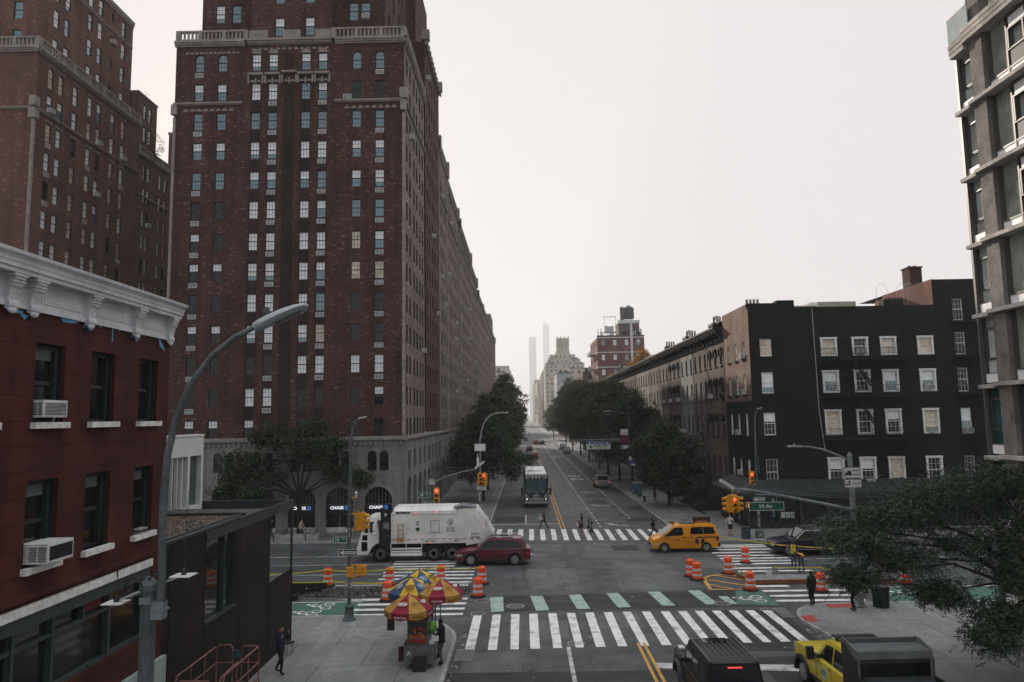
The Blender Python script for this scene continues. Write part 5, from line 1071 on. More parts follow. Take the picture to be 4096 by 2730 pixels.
for i in range(3, 9): z = FL[i-1]+.6; cu.box(QX+.235, QX+.245, 27.3, 27.3+rg.uniform(.15,.45), z, z+rg.uniform(.8,2.0)); cu.box(QX+.235, QX+.245, 29.45, 29.45+rg.uniform(.2,.4), z+.5, z+1.6)
cu.build('curtain', mat('pale_curtain', (0.33,0.33,0.29), .8, .3, 3), Q_)
sh_ = MB(); sh_.box(QX+.1, QX+8, 12, 28, 25.8, 32); sh_.build('penthouse', GLZ, Q_); pa = MB(); pa.box(QX-.02, QX+.02, 29.2, 30.6, 25.6, 26.7); pa.box(QX, QX+3, 30.58, 30.6, 25.6, 26.7); pa.build('terrace_glass', mat('pale_terrace_glass', (0.42,0.47,0.46), .1, .1, ior=1.5), Q_); pr_ = MB(); pr_.box(QX-.03, QX+.03, 29.2, 30.62, 26.7, 26.78); pr_.build('terrace_rail', F_GRY, Q_)
# ------------------------------------------------------------------ buildings farther down the street
def block(name, label, x0, x1, y0, y1, zt, wm, floors=3.1, wst=3.0, ww=1.1, wh=1.6, kinds=('dark',), faces='wl', group=None, cap=100, z0=6.0, band=None, roofbits=True, tiers=(), seed=1, cat='building'):
    """far building: walls with window openings toward the camera ('w') and toward the street ('l' = -x side, 'r' = +x side), stepped tiers, parapets, roof clutter"""
    rg = random.Random(seed); t = thing(name, label, cat, ((x0+x1)/2, y0, 0), group, world=True); m = MB(); sp = []
    def vol(a0, a1, b0, b1, zb, zz):
        for f in faces:
            hs = []; lo, hi = (a0, a1) if f == 'w' else (b0, b1); n = max(1, int((hi-lo-.8)/wst)); st_ = (hi-lo)/n; nz = int((zz-zb-.9)/floors)
            for i in range(n):
                for j in range(nz):
                    c = lo+st_*(i+.5); z = zz-1.0-wh-j*floors
                    if z < zb+.2: continue
                    hs.append((c-ww/2, c+ww/2, z, z+wh)); k = rg.choice(kinds)
                    sp.append((c, b0, z, 0, ww, wh, k, False) if f == 'w' else ((a0, c, z, RX, ww, wh, k, False) if f == 'l' else (a1, c, z, RY, ww, wh, k, False)))
            if f == 'w': m.wall((0,b0,0), (1,0,0), (0,-1,0), a0, a1, zb, zz, hs, .12)
            elif f == 'l': m.wall((a0,0,0), (0,1,0), (-1,0,0), b0, b1, zb, zz, hs, .12)
            else: m.wall((a1,0,0), (0,1,0), (1,0,0), b0, b1, zb, zz, hs, .12)
        if 'w' not in faces: m.quad((a0,b0,zb),(a1,b0,zb),(a1,b0,zz),(a0,b0,zz))
        if 'l' not in faces: m.quad((a0,b1,zb),(a0,b0,zb),(a0,b0,zz),(a0,b1,zz))
        if 'r' not in faces: m.quad((a1,b0,zb),(a1,b1,zb),(a1,b1,zz),(a1,b0,zz))
        m.quad((a0,b0,zz),(a1,b0,zz),(a1,b1,zz),(a0,b1,zz)); m.quad((a1,b1,zb),(a0,b1,zb),(a0,b1,zz),(a1,b1,zz))
    vol(x0, x1, y0, y1, z0*0+.1, zt)
    for q in tiers: vol(*q)
    m.build('walls', wm, t); windows_on(t, sp, cap=cap, fr=.07, cols=1)
    if band:
        b = MB()
        for z in np.arange(zt-.4, 4, -band[0]): b.box(x0-.03, x1+.03, y0-.05, y0, z, z+.28); b.box(x0-.05, x0, y0, y1, z, z+.28)
        b.build('band_course', band[1], t)
    if roofbits:
        r = MB()
        for _ in range(4): a = rg.uniform(x0+1, max(x0+1.1, x1-3)); q = rg.uniform(1, 2.6); hh = rg.uniform(.8,2.2); r.box(a, a+q, y0+1, y0+1+q, zt, zt+hh)
        r.box(x0, x1, y0, y0+.3, zt, zt+.5); r.build('roof_plant', ROOFM, t)
    return t
CREAM = courses('cream_brick', (0.40,0.36,0.30), (0.36,0.325,0.27), (0.3,0.27,0.23), .6, .25, .01, var=.2, bump=0); REDB = courses('red_flat_brick', (0.16,0.058,0.05), (0.13,0.05,0.044), (0.12,0.06,0.05), .4, .14, .012, var=.2); TANB = courses('tan_brick', (0.24,0.18,0.145), (0.2,0.15,0.12), (0.17,0.13,0.1), .5, .2, .01, var=.25, bump=0)
GREYP = mat('grey_metal_panel', (0.26,0.275,0.285), .5, .12, .3); GLT = mat('hazed_tower_glass', (0.5,0.52,0.53), .3, .1, .05, ior=1.6); DKB = courses('dark_far_brick', (0.13,0.09,0.08), (0.10,0.07,0.065), (0.09,0.07,0.06), .5, .2, .01, var=.25, bump=0)  # tower glass paled: haze and sky reflection painted into its colour
r_ = block('apartment_building', 'red brick building with white bands, balconies and a rooftop water tank', 25, 40.6, 237, 261, 35.6, REDB, 6.0/1.0 if False else 4.9, 3.6, 1.2, 1.9, ('blue','topblind','blind'), 'wl', band=(4.9, WP), seed=3, cat='apartment building')
for z in (30.2, 25.3, 20.5):
    for y in (240, 246.5): x = MB(); x.box(22.9, 25, y, y+4.5, z-.2, z); [x.box(22.9, 22.95, y, y+4.5, z+h, z+h+.06) for h in (.5, 1.0)]; [x.box(22.9, 22.95, q, q+.06, z, z+1.0) for q in np.arange(y, y+4.5, .5)]; x.build('balcony', GREYP, r_)
x = MB(); x.box(32.6, 39.5, 239.5, 248, 35.6, 40.3); x.box(33.4, 34.6, 240, 241.2, 40.3, 46); x.build('roof_house', DKB, r_); x = MB(); x.box(32.4, 39.7, 239.3, 248.2, 40.3, 41.4); x.box(36.05, 36.75, 236.8, 237, 20, 41); x.build('pale_band', WP, r_)
wt = thing('water_tank', 'wooden rooftop water tank with conical cap on the red brick building', 'water tank', (36.6, 243, 41.4)); x = MB(); x.lathe([(1.85,.9),(1.8,4.4)], (0,0,0), 20); x.build('tank', mat('grey_staves', (0.055,0.065,0.062), .85, .25, 2), wt); x = MB(); x.lathe([(1.95,4.4),(.05,5.7)], (0,0,0), 20); x.build('conical_cap', mat('tank_cap', (0.10,0.105,0.10), .8, .2), wt); x = MB(); [x.tube([(1.4*math.cos(a),1.4*math.sin(a),0),(1.4*math.cos(a),1.4*math.sin(a),.95)], .08, 5) for a in (0.7,2.3,3.9,5.4)]; [x.lathe([(1.87,z),(1.87,z+.05)], (0,0,0), 20) for z in (1.4,2.2,3.0,3.8)]; x.build('stand', F_BLK, wt)
x = MB(); rg = random.Random(4)
for i in range(26): a = rg.choice([rg.uniform(25.3,31), rg.uniform(36,40.4)]); h = rg.uniform(.8,2.6); y = rg.uniform(237.4,239); x.box(a, a+rg.uniform(.15,.4), y, y+.25, 35.9, 35.9+h)
for i in range(8): a = 27.8+.38*i; x.box(a, a+.3, 238, 239.5, 37.6, 39.2+rg.uniform(-.3,.3))
x.box(27.4, 31.6, 237.6, 240.5, 37.2, 37.45); [x.box(a, a+.12, 238, 238.12, 35.6, 42.6) for a in (27.6, 31.4)]; x.box(27.4,31.6,237.9,238.3,42.3,42.5); x.build('antenna_rack', AC_M, r_)
c_ = block('apartment_building', 'cream stepped apartment tower with a gothic crown far down the street', 19.5, 53, 610, 660, 54, CREAM, 3.6, 3.4, 1.3, 1.9, ('dark','dark','blue','topblind'), 'wl', seed=5, tiers=[(22,50,614,655,54,58.5),(24,46,618,650,58.5,63),(29.5,41.5,620,645,63,66)], cat='apartment building')
x = MB(); x.box(30.5, 40.8, 622, 640, 66, 77.5); [x.box(a-.5, a+.5, 621.4, 622.4, 66, 79.0) for a in (30.7, 33.9, 37.3, 40.6)]; [x.box(a-.25, a+.25, 621.6, 622, 66, 77.9) for a in (32.3, 35.6, 39)]; x.build('crown', CREAM, c_); x = MB(); [x.box(a-.45, a+.45, 621.97, 622.2, 69, 73.5) for a in (32.0, 35.0, 38.6)]; x.build('lancet_window', F_GRY, c_)
x = MB(); rg = random.Random(6)
for _ in range(40): a, z = rg.choice([(rg.uniform(20,26),54), (rg.uniform(44,52),54), (rg.uniform(22.5,29),58.5), (rg.uniform(42,49),58.5)]); x.ball((a, 612+rg.random(), z+.5), (rg.uniform(.5,1),.6,rg.uniform(.5,1.0)), 0, 6, 4)
x.build('terrace_planting', mat('far_terrace_green', (0.055,0.07,0.04), .9, .3), c_)
G_ = 'buildings lining the far street'
block('building', 'grey metal clad building in front of the cream tower', 19.5, 27.5, 405, 440, 33.7, GREYP, 3.6, 4, .9, 1.6, ('dark',), 'l', G_, seed=7)
block('building', 'low red brick building below the grey metal clad one', 19.5, 26, 296, 330, 22.6, REDB, 3.5, 3.2, 1.1, 1.7, ('dark','topblind'), 'wl', G_, seed=8)
block('building', 'plain red brick building left of the balconied one', 22, 27.8, 262, 285, 25.2, REDB, 3.5, 3.2, 1.1, 1.7, ('dark',), 'wl', G_, seed=9)
block('building', 'dark brick building with zigzag fire escapes between red and grey ones', 19.6, 25, 345, 400, 26, DKB, 3.4, 3, 1.1, 1.7, ('dark','warm'), 'wl', G_, seed=10)
block('building', 'beige loft building under the cream tower terraces', 28, 44, 430, 470, 38, CREAM, 3.6, 3.2, 1.3, 1.8, ('dark','blue'), 'w', G_, seed=11)
block('building', 'dark tan loft building left of the cream tower', 19.5, 30, 700, 800, 54, TANB, 3.8, 3.2, 1.4, 2, ('dark','topblind'), 'wl', G_, seed=12)
block('building', 'reddish loft building along the far right of the street', 19.5, 30, 830, 930, 47, DKB, 3.8, 3.2, 1.4, 2, ('dark','topblind'), 'wl', G_, cap=60, seed=13)
block('building', 'pale hotel building with a tall vertical sign', 19.5, 30, 960, 1100, 58, CREAM, 3.8, 3.2, 1.4, 2, ('dark','topblind'), 'wl', G_, cap=60, seed=14)
block('building', 'hazy grey office building near the end of the street', 19.5, 34, 1150, 1400, 68, TANB, 4, 4, 1.6, 2.2, ('dark',), 'wl', G_, cap=40, seed=15)
block('building', 'beige apartment block beyond the left brick terrace', -34, -9.9, 418, 470, 36, CREAM, 3.4, 3.2, 1.2, 1.8, ('dark','topblind'), 'wr', G_, seed=16, tiers=[(-34,-16,422,465,36,41)])
block('building', 'taller pale building farther along the left side', -34, -9.9, 747, 830, 53, CREAM, 3.6, 3.2, 1.3, 1.9, ('dark','blue'), 'wr', G_, cap=80, seed=17, tiers=[(-32,-12,752,820,53,58),(-28,-14,756,810,58,64)])
block('building', 'low brick building beyond the crossing on the left', -30, -9.9, 292, 400, 17, DKB, 3.4, 3, 1.1, 1.7, ('dark',), 'wr', G_, cap=40, seed=18)
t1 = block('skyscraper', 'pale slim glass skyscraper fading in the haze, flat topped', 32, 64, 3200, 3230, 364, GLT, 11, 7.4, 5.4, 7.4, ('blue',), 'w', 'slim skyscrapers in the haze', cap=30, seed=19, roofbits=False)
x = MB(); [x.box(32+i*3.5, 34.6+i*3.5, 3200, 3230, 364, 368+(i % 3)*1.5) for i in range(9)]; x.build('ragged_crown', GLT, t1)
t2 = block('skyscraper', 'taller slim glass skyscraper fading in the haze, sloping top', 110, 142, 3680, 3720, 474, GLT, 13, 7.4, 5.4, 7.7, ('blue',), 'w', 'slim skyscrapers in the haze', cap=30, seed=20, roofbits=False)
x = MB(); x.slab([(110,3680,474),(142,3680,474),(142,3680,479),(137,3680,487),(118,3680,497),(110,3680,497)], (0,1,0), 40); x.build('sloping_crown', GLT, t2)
s_ = thing('vertical_sign', 'tall white vertical sign with dark letters on the pale hotel', 'sign', (18.2, 955, 18), world=True); x = MB(); x.box(17, 19.4, 955, 955.6, 16, 36); x.build('sign_board', WP, s_); x = MB(); [put_text(x, ch, 3.2, (18.2, 954.95, 34-i*3.6), (1,0,0), (0,0,1), bold=.05) for i, ch in enumerate('HOTEL')]; x.build('lettering', F_BLK, s_); x = MB(); x.box(16.6, 19.6, 954.9, 955.5, 13.4, 15.6); x.build('red_panel', mat('red_sign_panel', (0.35,0.03,0.04), .6, .1), s_)
# ================================================================== trees and plants
BARK = mat('bark', (0.020,0.017,0.015), .95, .3, 3, fine=.3, fs=14, bump=.6, bs=20)
LEAF_D = leafmat('locust_leaves', [(0.008,0.017,0.009),(0.018,0.034,0.015),(0.032,0.050,0.022),(0.075,0.090,0.035)], .5, .2)
LEAF_G = leafmat('street_leaves', [(0.009,0.019,0.007),(0.022,0.038,0.013),(0.040,0.055,0.018),(0.095,0.095,0.028)], .55, .3)
LEAF_W = leafmat('warm_leaves', [(0.03,0.034,0.014),(0.05,0.058,0.022),(0.08,0.082,0.03)], .5, .4)
LEAF_F = leafmat('fine_locust_leaves', [(0.012,0.022,0.012),(0.022,0.038,0.020),(0.040,0.060,0.034),(0.085,0.110,0.070)], .36, .2)
LEAF_O = leafmat('autumn_leaves', [(0.30,0.07,0.015),(0.38,0.14,0.02),(0.16,0.14,0.03),(0.30,0.20,0.03)], .55, .5)
def leaf_mesh(name, P, D, size, wid, m, parent):
    """P centres, D long axes (n x 3): a folded diamond per leaf"""
    n = len(P); D = D/np.linalg.norm(D, axis=1, keepdims=True); r = NR.normal(size=(n,3)); S = np.cross(D, r); S /= np.linalg.norm(S, axis=1, keepdims=True)
    l = (size*NR.uniform(.7,1.3,n))[:,None]; w2 = (wid*NR.uniform(.7,1.3,n))[:,None]
    V = np.empty((n,4,3)); V[:,0] = P-D*l/2; V[:,1] = P+S*w2/2; V[:,2] = P+D*l/2; V[:,3] = P-S*w2/2
    off = np.array(ROOT.get(parent.name, (0,0,0)))
    V = V.reshape(-1,3)-off; me = bpy.data.meshes.new(name); me.vertices.add(n*4); me.vertices.foreach_set('co', V.ravel()); me.loops.add(n*4); me.loops.foreach_set('vertex_index', np.arange(n*4, dtype=np.int32))
    me.polygons.add(n); me.polygons.foreach_set('loop_start', np.arange(0,n*4,4,dtype=np.int32)); me.polygons.foreach_set('loop_total', np.full(n,4,dtype=np.int32)); me.materials.append(m); me.update(calc_edges=True); me.validate()
    return link(name, me, parent, tuple(off))
def tree(label, base, trunk_h, lobes, leaf=(0.16,0.09), per_lobe=60, per_clump=22, clump=.42, m=LEAF_G, group=None, tr=.16, keep=None, lean=(0,0), name='street_tree', seed=1, fronds=False, flat=.6):
    """trunk with limbs to every lobe; each lobe is filled with leaf clumps on its own twigs. lobes: (x,y,z,rx,ry,rz) in world metres"""
    rg = np.random.default_rng(seed); t = thing(name, label, 'tree', (base[0], base[1], base[2]), group, world=True)
    b = MB(); top = (base[0]+lean[0], base[1]+lean[1], base[2]+trunk_h); mid = (base[0]+lean[0]*.3, base[1]+lean[1]*.3, base[2]+trunk_h*.5)
    b.tube([(base[0],base[1],base[2]-.05), (base[0],base[1],base[2]+.25), mid, top], [tr*1.5, tr*1.1, tr*.95, tr*.8], 10)
    P = []; D = []
    for (x, y, z, rx, ry, rz) in lobes:
        c = np.array((x,y,z)); tp = np.array(top); m1 = tp+(c-tp)*.5+np.array((0,0,.12*np.linalg.norm(c-tp)))
        b.tube([top, tuple(tp+(m1-tp)*.5), tuple(m1), tuple(c)], [tr*.55, tr*.36, tr*.24, tr*.12], 6)
        q = rg.normal(size=(per_lobe,3)); q /= np.linalg.norm(q, axis=1, keepdims=True); q *= rg.uniform(.25,1.0,(per_lobe,1))**.5; q = q*np.array((rx,ry,rz))+c
        for k, p in enumerate(q):
            if keep and not keep(p): continue
            if k % 3 == 0: b.tube([tuple(c+(p-c)*.1), tuple(c+(p-c)*.55+np.array((0,0,.08))), tuple(p)], [tr*.10, tr*.06, .006], 4, cap=False)
            if fronds:
                for _ in range(per_clump):
                    d = rg.normal(size=3); d[2] = d[2]*.45-.28; d /= np.linalg.norm(d); o = p+rg.normal(size=3)*clump*np.array((1,1,flat)); L_ = rg.uniform(.22,.42); s = np.cross(d, (0,0,1)); s /= max(np.linalg.norm(s),1e-6)
                    for i in range(7):
                        u = (i+1)/7; pc = o+d*(L_*u)+np.array((0,0,-.10*u*u))
                        for sg in (-1, 1): P.append(pc+s*sg*.045); D.append(s*sg+d*.55+np.array((0,0,-.25)))
            else:
                o = p+rg.normal(size=(per_clump,3))*clump*np.array((1,1,flat)); P += list(o); dd = rg.normal(size=(per_clump,3)); dd[:,2] = dd[:,2]*.6-.25; D += list(dd)
    b.build('trunk', BARK, t, smooth=60)
    P = np.array(P); D = np.array(D)
    if keep: k = np.array([keep(p) for p in P]); P, D = P[k], D[k]
    leaf_mesh('crown', P, D, leaf[0], leaf[1], m, t); return t
def lobes_for(cx, cy, z0, z1, r, n, seed, ry=None):
    rg = random.Random(seed); o = []; ry = ry or r
    for i in range(n):
        f = (i+.5)/n; z = z0+(z1-z0)*f; rr = r*(math.sin(PI*min(1, .25+.7*f))**.7)*.72; a = i*2.4+rg.uniform(-.4,.4); k = rr*rg.uniform(.5,1.25)*(0.25 if f > .85 else 1); s = r*rg.uniform(.2,.40)
        o.append((cx+k*math.cos(a), cy+k*math.sin(a)*ry/r, z, s, s*ry/r, s*.72))
    return o
GL_, GR_ = 'street trees on the left pavement', 'street trees on the right pavement'
# left pavement
LT = [(-4.7,83.5,.15,9.6,4.3,'nearest street tree on the left pavement, a branch hanging over the bus roof'),(-4.8,96,.15,11.2,4.2,'second street tree on the left pavement, behind the curved lamp'),(-4.8,112,.15,13,4.4,'third street tree on the left pavement, in the dark middle of its row'),
      (-4.8,132,.15,14.5,4.6,'fourth street tree on the left pavement, under the brick terrace'),(-4.6,156,.15,17.4,4.8,'fifth street tree on the left pavement, rising above its neighbours'),(-4.5,184,.15,20.6,5.0,'tall pointed street tree at the top of the left row'),(-4.4,214,.15,19.5,4.6,'street tree behind the tall pointed one on the left')]
for i, (x, y, z, h, r, lab) in enumerate(LT):
    lb = lobes_for(x, y, h*.32, h-.7, r*1.15, 24, 40+i)
    if i == 0: lb += [(-1.4,82,5.3,1.5,1.3,.6),(0.2,81.6,4.7,1.1,1.0,.5),(-6.8,81.5,6.6,1.8,1.6,1.0)]
    tree(lab, (x,y,z), h*.36, lb, leaf=(.26,.12) if i < 2 else (.36,.2), per_lobe=34 if i < 2 else 27, per_clump=24, clump=.36, m=LEAF_D if i < 2 else LEAF_G, group=GL_, tr=.15, seed=i+1, keep=lambda p: p[0] > -9.5 or p[1] > 300)
RTR = [(15.0,76,.15,8.8,3.2,'lowest street tree on the right, in front of the iron railing'),(14.2,95.5,.15,12.8,4.2,'second street tree on the right behind the blue boxes'),(13.9,106,.15,14.4,4.4,'third street tree on the right beside the banner lamp'),(13.6,118,.15,15.2,4.4,'fourth street tree on the right with sunlit top leaves'),
       (13.6,131,.15,15.8,4.6,'fifth street tree on the right, against the sunlit row houses'),(13.5,150,.15,16.8,4.6,'sixth street tree on the right, widest of the row'),(13.5,172,.15,18.0,4.8,'seventh street tree on the right under the autumn roof tree'),(13.4,198,.15,18.6,4.8,'eighth street tree on the right, half hidden in its row'),(13.4,228,.15,19.2,4.8,'last street tree of the right row before the crossing'),(12.6,300,.15,15,4.6,'pale green street tree beyond the crossing on the right'),(-3.6,305,.15,13,4.0,'small street tree beyond the crossing on the left')]
for i, (x, y, z, h, r, lab) in enumerate(RTR):
    tree(lab, (x,y,z), h*.3, lobes_for(x, y, h*.27, h-.8, r*1.15, 25, 70+i), leaf=(.28,.15) if i < 3 else (.38,.21), per_lobe=34 if i < 4 else 27, per_clump=24, clump=.38, m=LEAF_D if i < 2 else (LEAF_W if i in (3,6,9) else LEAF_G), group=GR_, tr=.16, seed=20+i, keep=lambda p: p[0] < 18.9)
# tree before the bank arches
tree('broad dark street tree in front of the bank arches', (-18.0,58.2,.15), 3.3, [(-20.8,58.4,5.3,2.0,1.2,1.0),(-23.2,58.2,5.0,1.5,1.0,.7),(-23.9,58.0,3.9,.9,.7,.45),(-18.6,58.6,7.4,2.6,1.2,1.4),(-16.6,58.2,6.6,2.1,1.2,1.2),(-14.6,58.4,5.2,1.5,1.0,.8),(-13.2,58.1,4.8,.9,.7,.6),(-20.4,58.6,8.4,1.8,1.1,1.0),(-17.2,58.4,8.9,1.5,1.0,.8),(-22.6,57.8,6.4,1.6,1.0,.8),(-15.4,57.8,7.6,1.2,.9,.7),(-21.6,57.6,3.7,.9,.6,.4)],
     leaf=(.24,.12), per_lobe=54, per_clump=22, clump=.34, m=LEAF_D, tr=.2, seed=51, keep=lambda p: p[1] < 59.6)
# locust in the right foreground
FL_ = []
for x, y, z, rx, ry, rz in ((12.2,27.5,5.2,1.4,1.5,.42),(11.7,26.2,5.0,1.0,1.2,.35),(13.6,26.5,5.9,1.3,1.5,.45),(15.3,27.0,6.6,1.6,1.6,.5),(17.2,27,7.0,1.6,1.8,.6),(14.4,28.2,5.6,1.6,1.5,.6),(16.4,28,6.1,1.8,1.6,.8),(17.9,26.5,6.4,1.0,2.0,.8),(13.1,25.6,4.5,1.1,1.1,.35),(11.3,25.4,4.0,.8,.8,.25),(15.5,25.8,4.9,1.5,1.3,.5),(17.4,25.4,5.3,1.3,1.6,.7),(16.6,24.6,4.0,1.2,1.1,.4),(13.8,24.8,3.5,.8,.9,.28),(18.0,25,4.1,.8,1.3,.5),(15.4,24.2,3.0,.7,.7,.28),(14.5,23.6,2.5,.5,.5,.28),(16.8,23.4,2.8,.6,.6,.35),(17.6,23.2,2.1,.7,.7,.35),(18.2,24.2,3.1,.6,.8,.45)):
    FL_.append((x,y,z,rx,ry,rz))
tree('large honey locust with fine drooping leaves in the right foreground', (17.9,24.4,.15), 3.0, FL_, leaf=(.09,.038), per_lobe=58, per_clump=9, clump=.27, m=LEAF_F, tr=.17, seed=90, keep=lambda p: p[0] < 18.75, fronds=True, name='honey_locust', lean=(-.3,.5))
# roof plants
def bush(label, x, y, z, r, m, n=160, leaf=(.2,.12), name='roof_shrub', grp=None, h=None):
    t = thing(name, label, 'plant', (x,y,z), grp, world=True); q = NR.normal(size=(n,3)); q /= np.linalg.norm(q,axis=1,keepdims=True); q *= NR.uniform(.2,1,(n,1))**.4; q = q*np.array((r,r,(h or r)))+np.array((x,y,z+(h or r)*.9))
    leaf_mesh('foliage', q, NR.normal(size=(n,3)), leaf[0], leaf[1], m, t); b = MB(); [b.tube([(x,y,z),(x+r*.5*math.cos(a),y+r*.5*math.sin(a),z+(h or r))], .02, 4) for a in (0,1.6,3.1,4.7)]; b.build('stem', BARK, t); return t
tree('orange and yellow autumn tree on the row house roof', (22.2,134,17.3), 1.2, [(21.4,134,19.4,1.3,1.2,1.2),(23.2,134,20.0,1.5,1.2,1.3),(22.4,133.5,20.9,1.2,1.1,.9),(24.4,134,19.0,1.2,1,1.0),(20.6,133.6,18.5,.9,.9,.9)], leaf=(.3,.18), per_lobe=40, per_clump=14, clump=.3, m=LEAF_O, tr=.1, seed=33, name='roof_tree')
bush('small red autumn shrub on the far row house roof', 21.2, 172, 17.4, 1.1, LEAF_O, 160, (.4,.25)); bush('dark conifer on the far row house roof beside the red shrub', 23, 168, 17.3, 1.2, LEAF_G, 260, (.4,.2), h=2.4); bush('round yellow green shrub at the end of the row roofs', 21, 215, 17.4, 2.0, LEAF_W, 260, (.5,.3)); 
for i, (x, y) in enumerate(((20.6,71.5),(20.5,73),(20.7,74.4))): bush(['trailing green plant at the near end of the row roof','green roof plant between two others by the chimney pots','yellow green roof plant farthest from the corner wall'][i], x, y, 17.4, .6, LEAF_W, 120, (.2,.08), grp='plants on the first row roof')
for i, (x, y) in enumerate(((25.5,72.2),(27.6,73.2),(30.4,73.4))): bush(['leafy plant at the left of the cream roof terrace','leafy plant behind the roof skylight','leafy plant at the right of the cream roof terrace'][i], x, y+1, 18.5, .9, LEAF_G, 130, (.25,.1), grp='plants on the corner building roof')
bush('dark red leaved shrub on the courtyard block terrace', -42.0, 79.6, 40.0, 1.1, leafmat('red_leaves', [(0.09,0.015,0.02),(0.14,0.02,0.025)], .5, .4), 240, (.22,.1), h=1.5)
bush('bare thin shrub on the courtyard block roof', -43.6, 79.5, 47.0, .7, LEAF_W, 40, (.2,.06))
for i, (x, y, z) in enumerate(((-9.3,14.6,.15),(-9.4,16.4,.15),(-9.35,18.4,.15),(-9.3,19.6,.15))): bush(['dark leafy planting at the bottom left by the lamp post','leafy planting behind the lamp post foot','climbing leaves on the pale plinth beside the lamp post','leaves at the corner of the red building plinth'][i], x, y, z, .55, LEAF_G, 260, (.16,.09), 'shrub', 'planting along the red building', h=1.3 if i < 2 else .9)
pl = thing('planter', 'long pale stone planter with low plants before the bank arches', 'planter', (-18.4,57.8,.15), world=True); b = MB(); b.box(-20.0,-17.3,57.3,58.1,.15,.62); b.box(-17.2,-16.3,57.4,58.1,.15,.62); b.build('trough', mat('pale_planter', (0.30,0.30,0.29), .85, .25, 3), pl); q = np.column_stack([NR.uniform(-19.9,-16.4,260), NR.uniform(57.35,58,260), NR.uniform(.6,1.0,260)]); leaf_mesh('plants', q, NR.normal(size=(260,3)), .14, .07, LEAF_G, pl)
# ================================================================== street furniture
STEEL = mat('galvanised_steel', (0.20,0.215,0.22), .5, .25, 2.5, metal=.35, fine=.15); POLEP = mat('grey_pole_paint', (0.095,0.108,0.11), .6, .3, 3, fine=.2); POLEW = mat('pale_pole_paint', (0.36,0.36,0.345), .6, .25, 3)
SIGY = mat('signal_yellow', (0.62,0.27,0.015), .45, .12, 4); SIGB = mat('signal_black', (0.012,0.012,0.012), .5, .05); LENS = mat('dark_lens', (0.02,0.016,0.012), .25, .1)
REDL = mat('red_lamp', (0.8,0.05,0.02), .4, 0, emit=((1.0,0.09,0.04), 3.2)); HANDL = mat('orange_hand', (0.8,0.2,0.04), .4, 0, emit=((1.0,0.22,0.05), 2.2)); SGRN = mat('sign_green', (0.012,0.10,0.065), .45, .06); SWHT = mat('sign_white', (0.62,0.62,0.60), .5, .06); SBLK = mat('sign_black', (0.014,0.014,0.014), .5, .05); SBLU = mat('sign_blue', (0.05,0.10,0.30), .5, .06)
STICK = mat('torn_stickers', (0.30,0.30,0.29), .8, .5, 9)
def signal_head(P, rz, parent_off=(0,0,0), lit=True, par=None, h=.78):
    """three-section traffic signal facing local -y; children of its pole"""
    T = Matrix.Translation(P) @ Matrix.Rotation(rz, 4, 'Z'); b = MB(); b.T = T; w_ = h*.19
    b.box(-w_, w_, -.09, .09, 0, h); b.box(-w_*.35, w_*.35, .0, .06, h, h+.08); b.box(-w_*.35, w_*.35, 0, .06, -.08, 0)
    hd = b.build('signal_housing', SIGY, par)
    for i in range(3):
        zc = h*(.17+.33*i); v = MB(); v.T = T; n = 10; r = h*.135
        o = [(r*math.cos(a), r*math.sin(a)) for a in np.linspace(-.5, PI+.5, n+1)]
        for k in range(n): v.slab([(o[k][0],-.09,zc+o[k][1]),(o[k+1][0],-.09,zc+o[k+1][1]),(o[k+1][0]*.97,-.29,zc+o[k+1][1]*.97-.02),(o[k][0]*.97,-.29,zc+o[k][1]*.97-.02)], (0,0,.004), 1)
        v.build('visor', SIGY, hd); q = MB(); q.T = T; q.lathe([(.001,-.095),(r*.92,-.095),(r*.92,-.10),(.001,-.125)], (0,0,zc), 14, 0, 'y'); q.build('lens', REDL if (lit and i == 2) else LENS, hd)
    return hd
def ped_head(P, rz, par, lit=False):
    T = Matrix.Translation(P) @ Matrix.Rotation(rz, 4, 'Z'); b = MB(); b.T = T; b.box(-.21,.21,-.1,.1,0,.44); b.box(-.23,.23,-.18,-.1,.40,.46); b.box(-.23,-.2,-.18,-.1,0,.40); b.box(.2,.23,-.18,-.1,0,.40); h = b.build('pedestrian_signal', SIGY, par)
    q = MB(); q.T = T; q.box(-.19,.19,-.105,-.1,.02,.4); q.build('signal_face', SIGB, h)
    if lit:
        k = MB(); k.T = T; Y = -.112
        for s, x0 in ((0,-.1),): k.slab([(-.06,Y,.08),(.06,Y,.08),(.08,Y,.2),(.07,Y,.24),(-.07,Y,.24),(-.08,Y,.18)], (0,-1,0), .004); [k.box(-.065+.034*i, -.04+.034*i, Y-.004, Y, .24, .33+.02*(i in (1,2))) for i in range(4)]; k.slab([(.08,Y,.16),(.12,Y,.22),(.1,Y,.25),(.075,Y,.2)], (0,-1,0), .004)
        k.build('hand_symbol', HANDL, h)
    return h
def plate(par, x0, x1, z0, z1, y, m, border=None, lines=(), name='sign_plate', tm=None, icons=None):
    """flat sign facing -y with border and lettering; lines: (text, cx, cz, height, width)"""
    b = MB(); b.box(x0, x1, y, y+.02, z0, z1, 0)
    if border: e = .022; b.box(x0, x1, y-.004, y, z1-e, z1, 1); b.box(x0, x1, y-.004, y, z0, z0+e, 1); b.box(x0, x0+e, y-.004, y, z0+e, z1-e, 1); b.box(x1-e, x1, y-.004, y, z0+e, z1-e, 1)
    s = b.build(name, [m, border or m], par)
    if lines or icons:
        t = MB()
        for s_, cx_, cz_, hh, ww_ in lines: put_text(t, s_, hh, (cx_, y-.007, cz_), (1,0,0), (0,0,1), bold=.03, fit=ww_)
        if icons: icons(t, y-.007)
        t.build('lettering', tm or SWHT, s)
    return s
